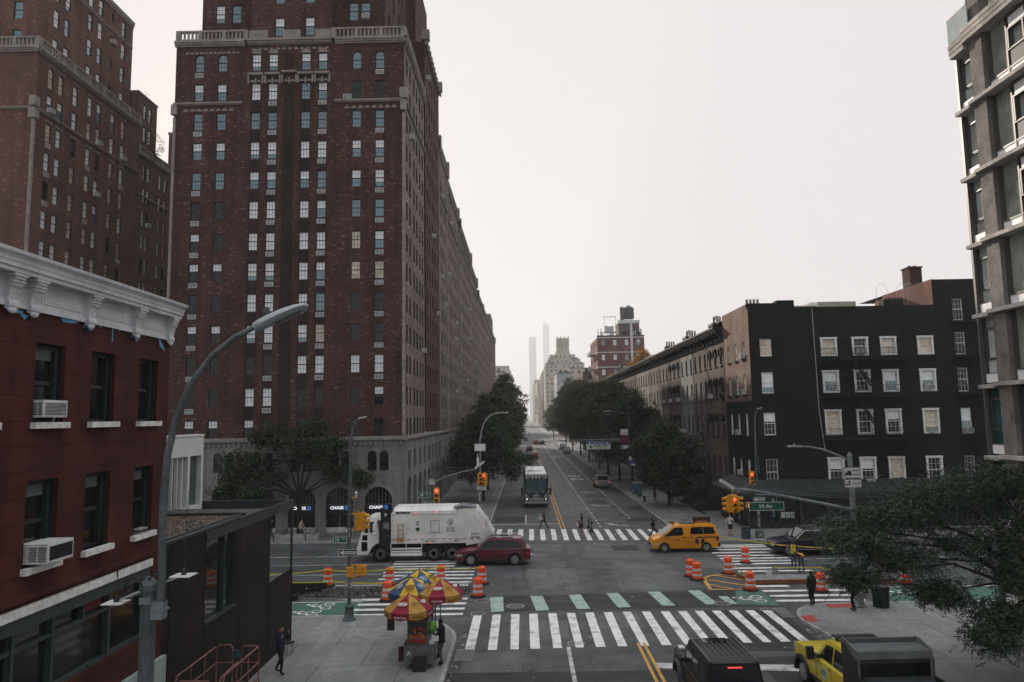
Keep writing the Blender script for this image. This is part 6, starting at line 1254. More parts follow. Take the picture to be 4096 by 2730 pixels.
def oneway(par, x0, x1, z0, z1, y):
    s = plate(par, x0, x1, z0, z1, y, SBLK, SWHT, name='one_way_sign'); w_, h = x1-x0, z1-z0; a = MB(); q = y-.005
    P = lambda u, v: (x0+w_*u, q, z0+h*v)
    a.poly([P(.05,.5),P(.25,.88),P(.25,.72),P(.93,.72),P(.93,.28),P(.25,.28),P(.25,.12)][::-1]); a.build('white_arrow', SWHT, s); t = MB(); put_text(t, 'ONE WAY', h*.36, P(.58,.5), (1,0,0), (0,0,1), bold=.02, fit=w_*.6); t.v = [(p[0], p[1]-.004, p[2]) for p in t.v]; t.build('lettering', SBLK, s)
def octbase(b, x, y, z, s=1.0): b.lathe([(.32*s,z),(.32*s,z+.06),(.27*s,z+.07),(.24*s,z+.10),(.19*s,z+.55),(.21*s,z+.58),(.21*s,z+.64),(.12*s,z+.70),(.10*s,z+.72)], (x,y,0), 8)
# near left corner: pole with small lamp, signals turned away, street signs
t = thing('signal_pole', 'tall grey pole with yellow signals and street signs at the near left corner', 'signal pole', (-8.36,34.85,.15), world=True); b = MB(); X, Y = -8.36, 34.85
octbase(b, X, Y, .15, 1.0); b.tube([(X,Y,.8),(X-.02,Y,5),(X+.05,Y,8.6),(X+.12,Y,9.1),(X+.28,Y,9.45),(X+.5,Y,9.6)], [.095,.085,.065,.055,.04,.035], 10); b.build('pole', POLEP, t, smooth=40)
b = MB(); b.box(X-.02, X+.02, Y-.1, Y-.09, 4.0, 4.4); 
for z in np.arange(1.6, 2.4, .16): b.lathe([(.098,z),(.098,z+.12)], (X,Y,0), 8)
b.build('stickers', STICK, t)
b = MB(); b.slab([(X+.4,Y-.1,9.55),(X+.75,Y-.08,9.62),(X+.75,Y+.08,9.62),(X+.4,Y+.1,9.55)], (0,0,1), .07); b.build('lamp_head', mat('pale_lamp_head', (.5,.5,.48), .5, .1), t)
b = MB(); b.tube([(X,Y,5.05),(X+.75,Y,5.05)], .03, 6); b.tube([(X,Y,4.28),(X+.75,Y,4.28)], .03, 6); b.tube([(X,Y,2.66),(X+.6,Y-.1,2.7)], .03, 6); b.tube([(X,Y,2.1),(X+.6,Y-.1,2.12)], .03, 6); b.tube([(X,Y,5.8),(X+.35,Y,5.8)], .025, 6); b.build('signal_arms', SIGY, t)
signal_head((X+.42,Y,4.30), PI, par=t, lit=False); signal_head((X+.66,Y+.02,4.30), PI/2, par=t, lit=False); ped_head((X+.02,Y-.12,2.16), PI/2+.4, t); ped_head((X+.58,Y-.1,2.2), PI, t)
plate(t, X-.78, X-.12, 3.70, 3.98, Y-.02, SGRN, SWHT, [('10', X-.6, 3.84, .2, .18), ('AV', X-.28, 3.88, .1, .14)], 'street_sign'); oneway(t, X-.48, X+.4, 3.1, 3.42, Y-.13)
b = MB(); b.box(X+.28, X+.33, Y-.03, Y+.03, 5.82, 6.0); b.lathe([(.05,5.95),(.07,6.02),(.02,6.1)], (X+.3,Y,0), 8); b.build('camera', SWHT, t)
# far left corner: mast arm with signals, street signs
t = thing('signal_pole', 'grey mast arm pole with red signals at the far left corner beyond the garbage truck', 'signal pole', (-7.4,58.3,.15), world=True); X, Y = -7.4, 58.3; b = MB(); octbase(b, X, Y, .15, .9); b.tube([(X,Y,.75),(X,Y,5.95)], [.1,.07], 10); b.build('pole', POLEP, t, smooth=40)
b = MB(); b.tube([(X,Y,4.4),(X+1.1,Y,4.85),(X+2.4,Y,5.22),(X+3.7,Y,5.45)], [.06,.055,.05,.045], 8); b.tube([(X,Y,5.8),(X+1.8,Y,5.6),(X+3.7,Y,5.48)], .012, 4); b.tube([(X+1.7,Y-.1,5.05),(X+2.7,Y-.1,5.3)], .03, 5); b.build('mast_arm', STEEL, t)
b = MB(); b.slab([(X+3.5,Y-.3,5.42),(X+4.25,Y-.3,5.95),(X+4.25,Y+.1,5.95),(X+3.5,Y+.1,5.42)], (-.3,0,1), .16); b.build('arm_end_cover', mat('pale_cover', (.5,.5,.47), .6, .12), t)
signal_head((X+3.85,Y,4.15), .3, par=t, lit=False, h=.95); signal_head((X+4.25,Y-.05,4.15), -.5, par=t, lit=True, h=.95); signal_head((X+.4,Y-.12,2.85), 0, par=t, lit=True, h=1.15); ped_head((X+.62,Y-.12,2.2), 0, t, True)
b = MB(); b.tube([(X,Y,2.72),(X+.6,Y-.05,2.72)], .03, 6); b.build('signal_arms', SIGY, t)
plate(t, X-1.15, X-.1, 3.25, 3.62, Y-.05, SGRN, SWHT, [('10', X-.82, 3.43, .24, .24), ('AV', X-.36, 3.47, .12, .2)], 'street_sign'); oneway(t, X-.75, X+.1, 2.6, 2.95, Y-.1); b = MB(); b.box(X-.25, X+.25, Y-.1, Y-.08, 4.25, 4.7); b.build('sign_back', POLEW, t)
for k in (0, 1): b = MB(); b.lathe([(.07,4.95),(.1,5.05),(.1,5.15),(.03,5.3)], (X-.05+.55*k,Y-.1,0), 8); b.build('lantern', POLEP, t)
# curved lamp on the left kerb
t = thing('street_lamp', 'tall street lamp with a curved arm and blank white sign on the left kerb', 'street lamp', (-3.72,62,.15), world=True); X, Y = -3.72, 62; b = MB(); octbase(b, X, Y, .15, .9); b.tube([(X,Y,.75),(X,Y,7.9)], [.1,.075], 10); b.build('pole', STEEL, t, smooth=40)
b = MB(); b.tube([(X+.06,Y,7.7),(X+.1,Y,8.3),(X+.35,Y,9.1),(X+.8,Y,9.65),(X+1.35,Y,9.88),(X+1.9,Y,9.93)], .045, 8); b.build('lamp_arm', POLEW, t, smooth=40); b = MB(); b.box(X+1.85, X+2.5, Y-.13, Y+.13, 9.88, 9.99); b.build('lamp_head', POLEW, t)
b = MB(); b.box(X-.47, X+.46, Y-.1, Y-.08, 6.7, 7.3); b.build('blank_sign', SWHT, t); b = MB(); b.box(X-.3, X-.1, Y-.12, Y+.05, 5.4, 6.0); b.lathe([(.02,6.5),(.03,6.2),(.09,6.05),(.09,5.98)], (X-.22,Y,0), 8); b.build('camera', SWHT, t); b = MB(); b.box(X-.34, X+.5, Y-.11, Y-.09, 3.4, 3.75); b.box(X-.16, X-.06, Y-.11, Y-.09, 2.5, 3.3); b.build('lower_signs', POLEW, t)
# far right corner: pole with lamp, red signal, one way
t = thing('signal_pole', 'tall thin pole with a red signal beside the litter bin at the far right corner', 'signal pole', (17.8,56.0,.15), world=True); X, Y = 17.8, 56.0; b = MB(); b.box(X-.25, X+.25, Y-.25, Y+.25, .15, .62); b.lathe([(.26,.62),(.12,.75)], (X,Y,0), 8); b.tube([(X,Y,.7),(X,Y,5),(X+.06,Y,8.6),(X+.12,Y,9.3),(X+.25,Y,9.75),(X+.42,Y,9.88)], [.1,.09,.06,.05,.04,.035], 10); b.build('pole', POLEP, t, smooth=40)
b = MB(); [b.lathe([(.104,z),(.104,z+.2)], (X,Y,0), 8) for z in (1.0,1.35,1.9,2.2)]; b.box(X-.12, X+.12, Y-.26, Y-.25, .25, .5); b.build('stickers', STICK, t); b = MB(); b.slab([(X+.3,Y-.08,9.83),(X+.68,Y-.08,9.9),(X+.68,Y+.08,9.9),(X+.3,Y+.08,9.83)], (0,0,1), .07); b.build('lamp_head', POLEW, t)
b = MB(); b.tube([(X,Y,5.05),(X-.45,Y,5.08)], .03, 6); b.tube([(X,Y,4.12),(X-.45,Y,4.1)], .03, 6); b.build('signal_arms', SIGY, t); signal_head((X-.42,Y-.05,4.15), 0, par=t, lit=True, h=.9); ped_head((X-.75,Y-.1,2.35), 0, t, True); oneway(t, X-.38, X+.5, 2.86, 3.16, Y-.14)
b = MB(); [b.box(X+.1, X+.14, Y-.3, Y+.3, z, z+.6) for z in (3.6, 5.0, 5.7)]; b.build('side_signs', POLEP, t); plate(t, X+.02, X+.85, 3.42, 3.55, Y-.05, SGRN, None, [('10 Av', X+.45, 3.48, .1, .4)], 'street_sign')
# near right corner: big mast arm with hanging sign, truck route signs and lamp
t = thing('signal_pole', 'grey signal mast in the locust tree with the big 10 Av sign', 'signal pole', (16.12,36.15,.15), world=True); X, Y = 16.12, 36.15; b = MB(); octbase(b, X, Y, .15, 1.05); b.tube([(X,Y,.8),(X,Y,7.3)], [.16,.11], 12); b.lathe([(.13,7.3),(.14,7.36),(.02,7.55)], (X,Y,0), 10); b.build('pole', STEEL, t, smooth=40); b = MB(); [b.slab([(X-.15+.02*i,Y-.24,.35+.14*i),(X+.12,Y-.24,.33+.14*i),(X+.12,Y-.24,.46+.14*i),(X-.15,Y-.24,.48+.14*i)], (0,-1,0), .004) for i in range(3)]; b.build('posters', STICK, t)
b = MB(); b.tube([(X,Y,4.72),(X-1.5,Y,5.05),(X-3.6,Y,5.48),(X-5.0,Y,5.75),(X-5.9,Y,5.84)], [.085,.075,.065,.055,.05], 10); b.tube([(X,Y,5.35),(X-3,Y,5.6),(X-5.6,Y,5.88)], .012, 4); b.tube([(X,Y,5.25),(X-3,Y,5.52),(X-5.6,Y,5.84)], .012, 4); b.tube([(X-4.75,Y-.08,5.55),(X-3.8,Y-.08,5.5)], .03, 5); b.build('mast_arm', STEEL, t, smooth=40)
b = MB(); b.slab([(X-6.45,Y-.25,6.17),(X-5.85,Y-.25,5.78),(X-5.85,Y+.15,5.78),(X-6.45,Y+.15,6.17)], (.3,0,1), .15); b.build('arm_end_cover', mat('pale_cover', (.5,.5,.47), .6, .12), t)
b = MB(); b.tube([(X-5.87,Y,5.84),(X-5.86,Y,5.55)], .04, 6); b.lathe([(.2,5.44),(.2,5.52),(.05,5.56)], (X-5.86,Y,0), 10); b.build('signal_hanger', SIGY, t)
signal_head((X-5.86,Y-.12,4.72), .05, par=t, lit=True, h=.74); signal_head((X-6.08,Y+.05,4.72), -PI/2, par=t, lit=False, h=.74); signal_head((X-5.64,Y+.05,4.72), PI/2, par=t, lit=False, h=.74)
plate(t, 11.02, 12.74, 4.76, 5.17, Y-.05, SGRN, SWHT, [('10 Av', 11.82, 4.96, .24, .62)], 'street_sign'); b = MB(); b.tube([(11.6,Y,5.17),(11.6,Y,5.62)], .02, 5); b.tube([(12.4,Y,5.17),(12.4,Y,5.5)], .02, 5); b.build('sign_hanger', STEEL, t)
def trucki(tm, y):
    P = lambda u, v: (15.7+.84*u, y, 6.28+.5*v); tm.poly([P(.08,.28),P(.42,.28),P(.42,.66),P(.25,.66),P(.25,.52),P(.14,.52),P(.08,.42)][::-1] if False else [P(.08,.28),P(.46,.28),P(.46,.68),P(.22,.68),P(.22,.54),P(.12,.52),P(.08,.42)]); [tm.poly([P(cx_+.05*math.cos(a), .27+.08*math.sin(a)) for a in np.linspace(0, 2*PI, 9)[:-1]]) for cx_ in (.16,.38)]
plate(t, 15.7, 16.54, 6.26, 6.80, Y-.14, SWHT, SBLK, [('TRUCK', 16.3, 6.64, .11, .36), ('ROUTE', 16.3, 6.44, .11, .36)], 'truck_route_sign', SBLK, trucki)
def loca(tm, y):
    P = lambda u, v: (15.7+.84*u, y, 5.8+.42*v); tm.poly([P(.08,.38),P(.16,.56),P(.16,.45),P(.34,.45),P(.34,.31),P(.16,.31),P(.16,.2)][::-1]); tm.poly([P(.28,.31),P(.34,.31),P(.34,.62),P(.40,.62),P(.31,.86),P(.22,.62),P(.28,.62)])
plate(t, 15.72, 16.56, 5.80, 6.22, Y-.14, SWHT, SBLK, [('LOCAL', 16.3, 6.0, .11, .38)], 'local_sign', SBLK, loca)
b = MB(); b.tube([(X,Y,7.1),(X-.5,Y,7.35),(X-1.3,Y,7.68),(X-2.0,Y,7.82),(X-2.45,Y,7.83)], [.05,.05,.045,.04,.04], 8); b.build('lamp_arm', STEEL, t, smooth=40); b = MB(); b.slab([(X-3.0,Y-.12,7.82),(X-2.35,Y-.1,7.80),(X-2.35,Y+.1,7.80),(X-3.0,Y+.12,7.82)], (0,0,1), .09); b.lathe([(.05,7.9),(.05,7.98)], (X-2.7,Y,0), 8); b.build('lamp_head', POLEW, t)
# bus lane gantry and banner lamp
t = thing('street_lamp', 'grey street lamp with a red banner and the bus lane sign arm', 'street lamp', (13.3,91,.15), world=True); X, Y = 13.3, 91; b = MB(); octbase(b, X, Y, .15, .9); b.tube([(X,Y,.8),(X-.1,Y,9.8)], [.11,.08], 8); b.tube([(X-.1,Y,9.7),(X-1.2,Y,9.95),(X-2.4,Y,10.1)], .045, 6); b.build('pole', POLEP, t, smooth=40); b = MB(); b.box(X-3.1, X-2.3, Y-.14, Y+.14, 10.06, 10.18); b.build('lamp_head', POLEW, t); b = MB(); b.tube([(X,Y,6.55),(X-3.5,Y,6.6),(X-7.4,Y,6.5)], .05, 6); b.tube([(X,Y,6.35),(X-7.4,Y,6.38)], .04, 6); b.tube([(X,Y,7.4),(X-7.4,Y,6.55)], .012, 4); b.build('gantry_arm', STEEL, t)
s = plate(t, 7.85, 10.9, 5.35, 6.33, Y-.1, SWHT, SBLK, [('BUSES ONLY', 9.75, 5.83, .36, 1.75), ('& RIGHT TURNS', 9.85, 5.52, .16, 1.1)], 'bus_lane_sign', SBLK); b = MB(); b.box(7.9, 10.85, Y-.112, Y-.1, 6.02, 6.3); o_ = b.build('blue_band', SBLU, s); b = MB(); put_text(b, 'BUS LANE', .2, (9.35,Y-.118,6.16), (1,0,0), (0,0,1), bold=.02, fit=1.3); [b.box(x, x+.24, Y-.118, Y-.114, 6.07, 6.26) for x in (8.15,10.35)]; b.build('lettering', SWHT, o_); b = MB(); b.poly([(8.42,Y-.112,5.5),(8.15,Y-.112,5.72),(8.33,Y-.112,5.72),(8.33,Y-.112,5.85),(8.51,Y-.112,5.85),(8.51,Y-.112,5.72),(8.69,Y-.112,5.72)][::-1]); b.build('down_arrow', SBLK, s)
b = MB(); b.box(12.2,13.1,Y-.04,Y-.02,5.85,7.1); bn_ = b.build('banner', mat('red_banner', (0.10,0.018,0.025), .7, .3, 1.5), t); b = MB(); b.box(12.2,13.1,Y-.045,Y-.02,7.1,7.8); b.box(12.25,13.1,Y-.045,Y-.02,5.4,5.8); q = b.build('banner_panel', SWHT, t); b = MB(); put_text(b, 'WEST', .22, (12.65,Y-.05,7.3), (1,0,0), (0,0,1), bold=.02, fit=.7); b.box(12.32,12.5,Y-.05,Y-.046,5.5,5.7); b.build('lettering', SBLK, q); b = MB(); b.box(13.0,13.9,Y-.12,Y-.1,3.55,3.75); b.box(13.0,13.35,Y-.12,Y-.1,3.35,3.53); b.build('bus_stop_sign', SBLU, t); b = MB(); b.box(13.4,13.9,Y-.12,Y-.1,3.3,3.53); b.lathe([(.28,-.02),(.28,.02)], (13.4,Y-.1,4.2), 14, 0, 'y'); b.build('bus_stop_disc', SWHT, t)
# the big lamp by the walkway, near left, with its antenna arms
t = thing('street_lamp', 'large grey octagonal lamp post with curved arm and antenna plates, left foreground', 'street lamp', (-4.88,9.5,.15), world=True); X, Y = -4.88, 9.5; b = MB(); b.tube([(X,Y,.15),(X,Y,7.36)], [.14,.095], 8); b.lathe([(.12,7.36),(.12,7.44),(.03,7.53)], (X,Y,0), 8); b.build('post', POLEP, t); b = MB()
P_ = [(-4.715,7.0),(-4.72,7.5),(-4.73,7.94),(-4.73,8.5),(-4.70,9.06),(-4.60,9.57),(-4.41,10.03),(-4.13,10.40),(-3.84,10.63),(-3.54,10.78)]; b.tube([(x,Y,z) for x,z in P_], [.052]*3+[.05,.048,.045,.042,.04,.037,.034], 10); b.build('lamp_arm', POLEP, t, smooth=50)
b = MB(); b.box(-4.86,-4.66,Y-.07,Y+.06,7.0,7.22); b.box(-4.80,-4.64,Y-.08,Y+.075,7.1,7.13); b.box(-4.95,-4.8,Y-.11,Y+.1,7.2,7.28); b.build('clamp', STEEL, t)
HEADM = mat('grey_lamp_housing', (0.30,0.32,0.33), .45, .1, 3); b = MB(); A_ = Vector((-3.58,Y,10.75)); D1 = Vector((.92,0,.39)).normalized(); N1 = Vector((-.39,0,.92)).normalized(); S1 = Vector((0,1,0)); k = 10; vs_ = []; fs_ = []
prof = [(0,.06,.065,.055),(.06,.10,.08,.065),(.22,.14,.095,.065),(.42,.165,.09,.065),(.62,.155,.07,.055),(.72,.11,.04,.04),(.77,.04,.015,.02)]
for u, wd, up_, dn in prof:
    for j in range(k): a = 2*PI*j/k; r_z = (up_ if math.sin(a) > 0 else dn)*math.sin(a); vs_.append(tuple(A_+D1*u+S1*(wd*math.cos(a))+N1*r_z))
for i in range(len(prof)-1): fs_ += [(i*k+j,i*k+(j+1)%k,(i+1)*k+(j+1)%k,(i+1)*k+j) for j in range(k)]
fs_ += [tuple(range(k-1,-1,-1)), tuple(len(vs_)-k+j for j in range(k))]; b.add(vs_, fs_); hd = b.build('lamp_head', HEADM, t, smooth=50); b = MB(); q0 = A_+D1*.30-N1*.066; b.slab([tuple(q0-S1*.08), tuple(q0+D1*.36-S1*.07+N1*.01), tuple(q0+D1*.36+S1*.07+N1*.01), tuple(q0+S1*.08)], tuple(-N1), .012); b.build('led_panel', mat('led_panel', (.04,.045,.045), .3, .2, 20), hd); b = MB(); q0 = A_+D1*.2+N1*.085; b.tube([tuple(q0), tuple(q0+Vector((0,0,.03)))], .03, 10); b.tube([tuple(q0+Vector((0,0,.03))), tuple(q0+Vector((0,0,.12)))], .045, 12); b.build('light_sensor', POLEP, hd)
b = MB(); b.tube([(-5.3,Y+.02,7.22),(-4.95,Y+.06,7.36)], .02, 4); b.tube([(-4.75,Y+.1,7.42),(-4.5,Y+.1,7.52)], .02, 4); b.build('antenna_arm', POLEW, t); pl_ = mat('white_plate', (.46,.46,.44), .6, .1)
for cx_, cz_ in ((-5.30,7.21),(-4.43,7.54)):
    b = MB(); b.box(cx_-.13, cx_+.13, Y-.14, Y+.12, cz_-.008, cz_+.004); q = b.build('antenna_plate', pl_, t); b = MB(); b.lathe([(.035,cz_),(.03,cz_+.06),(.012,cz_+.1)], (cx_,Y,0), 8); b.tube([(cx_,Y,cz_+.08),(cx_+.01,Y,cz_+.5),(cx_+.03,Y,cz_+1.08)], [.006,.005,.003], 5); b.tube([(cx_,Y,cz_+.33),(cx_,Y,cz_+.42)], .008, 5); b.build('whip_antenna', SBLK, q)
b = MB(); b.tube([(-4.9,Y-.08,7.4),(-5.0,Y-.12,7.55),(-5.12,Y-.1,7.5),(-5.2,Y-.06,7.3),(-5.28,Y,7.24)], .012, 5); b.tube([(-4.86,Y-.05,7.5),(-4.78,Y-.1,7.58),(-4.7,Y-.1,7.56)], .012, 5); b.tube([(-4.43,Y,7.52),(-4.5,Y-.02,7.35),(-4.65,Y-.05,7.22)], .006, 5); b.build('cable', SBLK, t)
# ---------------------------------------------------------------- barrels and tape
ORG = mat('barrel_orange', (0.78,0.085,0.018), .5, .14, 5); BW = mat('barrel_white', (0.60,0.59,0.57), .5, .15, 6); RUBR = mat('rubber_base', (0.018,0.018,0.019), .85, .2)
def barrel():
    t = thing('traffic_barrel', 'x', 'traffic barrel', (0,0,0), 'orange and white traffic barrels'); pr = [(.285,.06),(.285,.20)]; b = MB()
    seg = [(.06,.24,.285,0),(.24,.37,.275,1),(.37,.52,.262,0),(.52,.65,.252,1),(.65,.90,.238,0)]
    for z0, z1, r, mi in seg: b.lathe([(r,z0),(r+.004,z0+.01),(r-.004,z1-.012),(r-.018,z1)], (0,0,0), 20, mi)
    b.lathe([(.232,.90),(.225,.95),(.17,.975),(.01,.98)], (0,0,0), 20, 0); b.build('drum', [ORG, BW], t, smooth=35); b = MB(); b.tube([(-.12,0,.96),(-.1,0,1.03),(.1,0,1.03),(.12,0,.96)], .018, 6); b.build('handle', ORG, t); b = MB(); b.lathe([(.43,0),(.43,.035),(.40,.06),(.30,.075),(.30,.09),(.286,.09)], (0,0,0), 22); b.build('rubber_foot', RUBR, t); return t
bar0 = barrel()
BL_ = [(-11.45,42.55,'orange and white barrel farthest left, beyond the signal pole'),(-7.86,42.5,'orange barrel standing at the rear left of the closed crosswalk'),(-7.33,39.0,'orange barrel nearest the hot dog umbrellas, at the broken stone'),(-4.95,42.9,'orange barrel right behind the hot dog umbrellas'),(-2.53,42.5,'orange barrel behind another at the right end of the yellow tape'),(-2.58,39.6,'orange barrel in front at the right end of the yellow tape'),
       (14.08,47.4,'orange barrel standing alone on the far right crosswalk'),(12.12,44.3,'orange barrel wrapped with yellow tape by the far right crosswalk'),(9.74,43.75,'orange barrel half hidden behind its pair in the road'),(9.9,42.85,'orange barrel in front of its pair in the road, wound with tape'),(12.13,40.2,'orange barrel at the tip of the yellow hatching by the green lane'),(15.75,39.75,'orange barrel seen through the locust leaves'),(21.0,41.2,'orange barrel deep behind the locust crown at the right')]
for i, (x, y, lab) in enumerate(BL_):
    if i == 0: o = bar0
    else:
        o = bar0.copy(); COL.objects.link(o)
        for ch in bar0.children: c_ = ch.copy(); COL.objects.link(c_); c_.parent = o
    o.location = (x, y, 0.003); o.rotation_euler = (0,0,random.uniform(0,3)); o['label'] = lab; o['group'] = 'orange and white traffic barrels'
TAPEY = mat('caution_tape', (0.55,0.44,0.03), .5, .25, 9)
def tape(label, pts, sag=.12):
    t = MB(); P = []
    for a, c in zip(pts[:-1], pts[1:]):
        for i in range(9): u = i/9; P.append((a[0]+(c[0]-a[0])*u, a[1]+(c[1]-a[1])*u, a[2]+(c[2]-a[2])*u-4*sag*u*(1-u)))
    P.append(pts[-1])
    for a, c in zip(P[:-1], P[1:]): t.add([a, c, (c[0],c[1]+.01,c[2]+.06), (a[0],a[1]+.01,a[2]+.06)], [(0,1,2,3)])
    tag(t.build('caution_tape', TAPEY), label, 'tape', 'yellow caution tapes round the road works')
tape('yellow tape strung along the four rear barrels of the left road works', [(-15.5,42.3,.75),(-11.45,42.3,.93),(-7.86,42.25,.93),(-4.95,42.65,.93),(-2.7,42.25,.96),(-2.55,39.6,1.0)], .1)
tape('lower yellow tape crossing behind the left signal pole', [(-14,39.9,.8),(-10.5,40.2,.72),(-7.5,39.3,.8)], .04); tape('yellow tape falling from the taped barrel to the hatched corner', [(12.12,44.1,.95),(12.5,42.6,.35),(12.2,40.4,.95)], .05); tape('yellow tape stretched across before the dark estate car', [(12.3,53.2,1.0),(16.1,47.0,1.15),(20.5,45.5,1.1)], .05); tape('yellow tape along the new kerb below the workers', [(14.6,43.7,.45),(17.3,43.6,.42),(19,42.4,.3)], .02)
wf = thing('wooden_form', 'orange brown timber forms round the fresh concrete at the right road works', 'formwork', (15,42.5,0), world=True); b = MB(); b.box(12.9,17.5,41.5,41.56,.02,.25); b.box(17.5,20.6,41.3,41.36,.02,.27); b.slab([(12.9,41.5,.02),(12.3,43.4,.02),(12.3,43.4,.2),(12.9,41.5,.2)], (1,.3,0), .05); b.build('boards', mat('raw_timber', (0.23,0.09,0.04), .8, .25, 4), wf); b = MB(); b.prism([(13.0,41.6),(17.4,41.6),(17.6,43.2),(12.6,43.3)], .02, .16); b.build('fresh_concrete', FLAG_W, wf)
for i, (x, y, h, r, m_, lab, cat_) in enumerate(((13.95,42.6,.37,.17,SWHT,'white plastic bucket on the fresh concrete','bucket'),(14.85,44.2,.36,.18,POLEW,'grey mortar bucket beside the workers','bucket'))):
    t = thing('bucket', lab, cat_, (x,y,.16 if i == 0 else .01), 'buckets at the road works'); b = MB(); b.lathe([(r*.85,0),(r,h),(r*.92,h),(r*.8,.03)], (0,0,0), 14); b.build('pail', m_, t); b = MB(); b.tube([(r*math.cos(a), 0, h+.0+.12*math.sin(a)) for a in np.linspace(0, PI, 8)], .006, 4); b.build('bail_handle', STEEL, t)
t = thing('steel_form', 'curved black steel kerb forms at the left road works', 'formwork', (-13,41,0), world=True); b = MB()
for (p, h) in (([(-16,40.6),(-14,41.6),(-12.6,41.75),(-11.2,41.5)], .42), ([(-16,39.2),(-13.5,40.0),(-11.3,40.8)], .3)):
    for a, c in zip(p[:-1], p[1:]): b.slab([(a[0],a[1],0),(c[0],c[1],0),(c[0],c[1],h),(a[0],a[1],h)], (0,-1,0), .04)
b.box(-15,-12.2,39.1,39.5,.0,.3); b.build('form_panels', mat('black_form', (.018,.018,.019), .6, .2), t)
# ---------------------------------------------------------------- lids and grates
IRON = mat('cast_iron', (0.085,0.083,0.08), .5, .3, 6, metal=.3); IRONL = mat('worn_iron_rim', (0.26,0.26,0.255), .5, .25, 6, metal=.2)
ML = [(-.56,37.5,.47,.012,'large patterned manhole cover between the green dashes'),(-2.25,38.7,.42,.006,'manhole cover just left of the green dashes'),(-2.38,36.2,.37,.006,'manhole cover at the left end of the near crosswalk'),(2.05,31.4,.37,.006,'manhole cover beside the near crosswalk bars'),(.92,50.9,.42,.004,'pale rimmed manhole cover behind the red car'),(10.6,49.9,.42,.004,'manhole cover in front of the yellow taxi'),(9.86,37.5,.46,.012,'manhole cover beside the green bicycle box'),(11.7,36.25,.36,.006,'manhole cover at the right end of the near crosswalk'),(14.2,65.6,.45,.152,'dark round cover on the right pavement'),(4.4,74,.4,.004,'manhole cover to the right of the coach'),(-1.4,60.9,.4,.006,'manhole cover between far crosswalk bars')]
for x, y, r, z, lab in ML:
    b = MB(); b.lathe([(r,z),(r,z+.006),(r*.86,z+.007),(r*.86,z+.004),(.01,z+.004)], (x,y,0), 28, 1)
    for i in range(-4, 5):
        for j in range(-4, 5):
            px, py = x+i*r*.18, y+j*r*.18
            if (i*i+j*j)**.5*.18 < .78: b.box(px-r*.05, px+r*.05, py-r*.05, py+r*.05, z+.003, z+.009, 0)
    b.lathe([(r*.84,z+.0045),(.01,z+.0046)], (x,y,0), 28, 0); tag(b.build('manhole_cover', [IRON, IRONL]), lab, 'manhole cover', 'manhole covers in the roadway')
for x0, x1, y0, y1, nx_, ny_, lab in ((-2.88,-2.2,29.42,30.67,8,7,'square storm drain grate by the left kerb'),(12.0,12.55,34.9,36.4,6,9,'storm drain grate by the right pavement corner')):
    t = thing('drain_grate', lab, 'drain grate', ((x0+x1)/2,(y0+y1)/2,0), world=True); b = MB(); b.quad((x0,y0,.013),(x1,y0,.013),(x1,y1,.013),(x0,y1,.013)); b.build('pit', SBLK, t); b = MB()
    for i in range(nx_+1): a = x0+(x1-x0)*i/nx_; b.box(a-.014, a+.014, y0, y1, .014, .03)
    for j in range(ny_+1): a = y0+(y1-y0)*j/ny_; b.box(x0, x1, a-.016, a+.016, .014, .031)
    b.box(x0-.07, x1+.07, y0-.07, y0-.014, .012, .034); b.box(x0-.07, x1+.07, y1+.014, y1+.07, .012, .034); b.build('bars', IRONL, t)
# ---------------------------------------------------------------- small things on the far right pavement
t = thing('litter_bin', 'grey blue slatted litter bin beside the far right signal pole', 'litter bin', (16.6,55.45,.15)); b = MB(); b.lathe([(.28,0),(.31,.08),(.31,.86)], (0,0,0), 18); b.build('drum', mat('grey_blue_bin', (0.075,0.09,0.115), .55, .25, 3), t); b = MB(); b.lathe([(.33,.86),(.34,.92),(.30,.95),(.2,.95),(.19,.90)], (0,0,0), 18); [b.box(.315*math.cos(a)-.012,.315*math.cos(a)+.012,.315*math.sin(a)-.012,.315*math.sin(a)+.012,.06,.86) for a in np.linspace(0,2*PI,25)]; b.build('rim_and_slats', mat('dark_bin_rim', (.03,.03,.032), .5, .1), t)
t = thing('litter_bin', 'tall dark green litter bin under the locust tree', 'litter bin', (17.1,36.0,.15)); b = MB(); b.lathe([(.36,0),(.40,.95)], (0,0,0), 18); b.build('drum', mat('dark_green_bin', (.012,.022,.018), .6, .2), t); b = MB(); b.lathe([(.43,.93),(.43,1.0),(.3,1.06),(.28,1.0)], (0,0,0), 18); b.build('rim', SBLK, t)
t = thing('fire_hydrant', 'dark fire hydrant with a pale cap on the right pavement', 'hydrant', (13.1,80,.15)); b = MB(); b.lathe([(.17,0),(.17,.05),(.11,.06),(.11,.55),(.14,.57),(.14,.62)], (0,0,0), 12); b.lathe([(.06,-.2),(.06,.2)], (0,0,.42), 8, 0, 'x'); b.lathe([(.08,-.17),(.08,.0)], (0,0,.42), 8, 0, 'y'); b.build('barrel', SBLK, t); b = MB(); b.lathe([(.14,.62),(.1,.72),(.03,.78)], (0,0,0), 12); b.build('bonnet', POLEW, t)
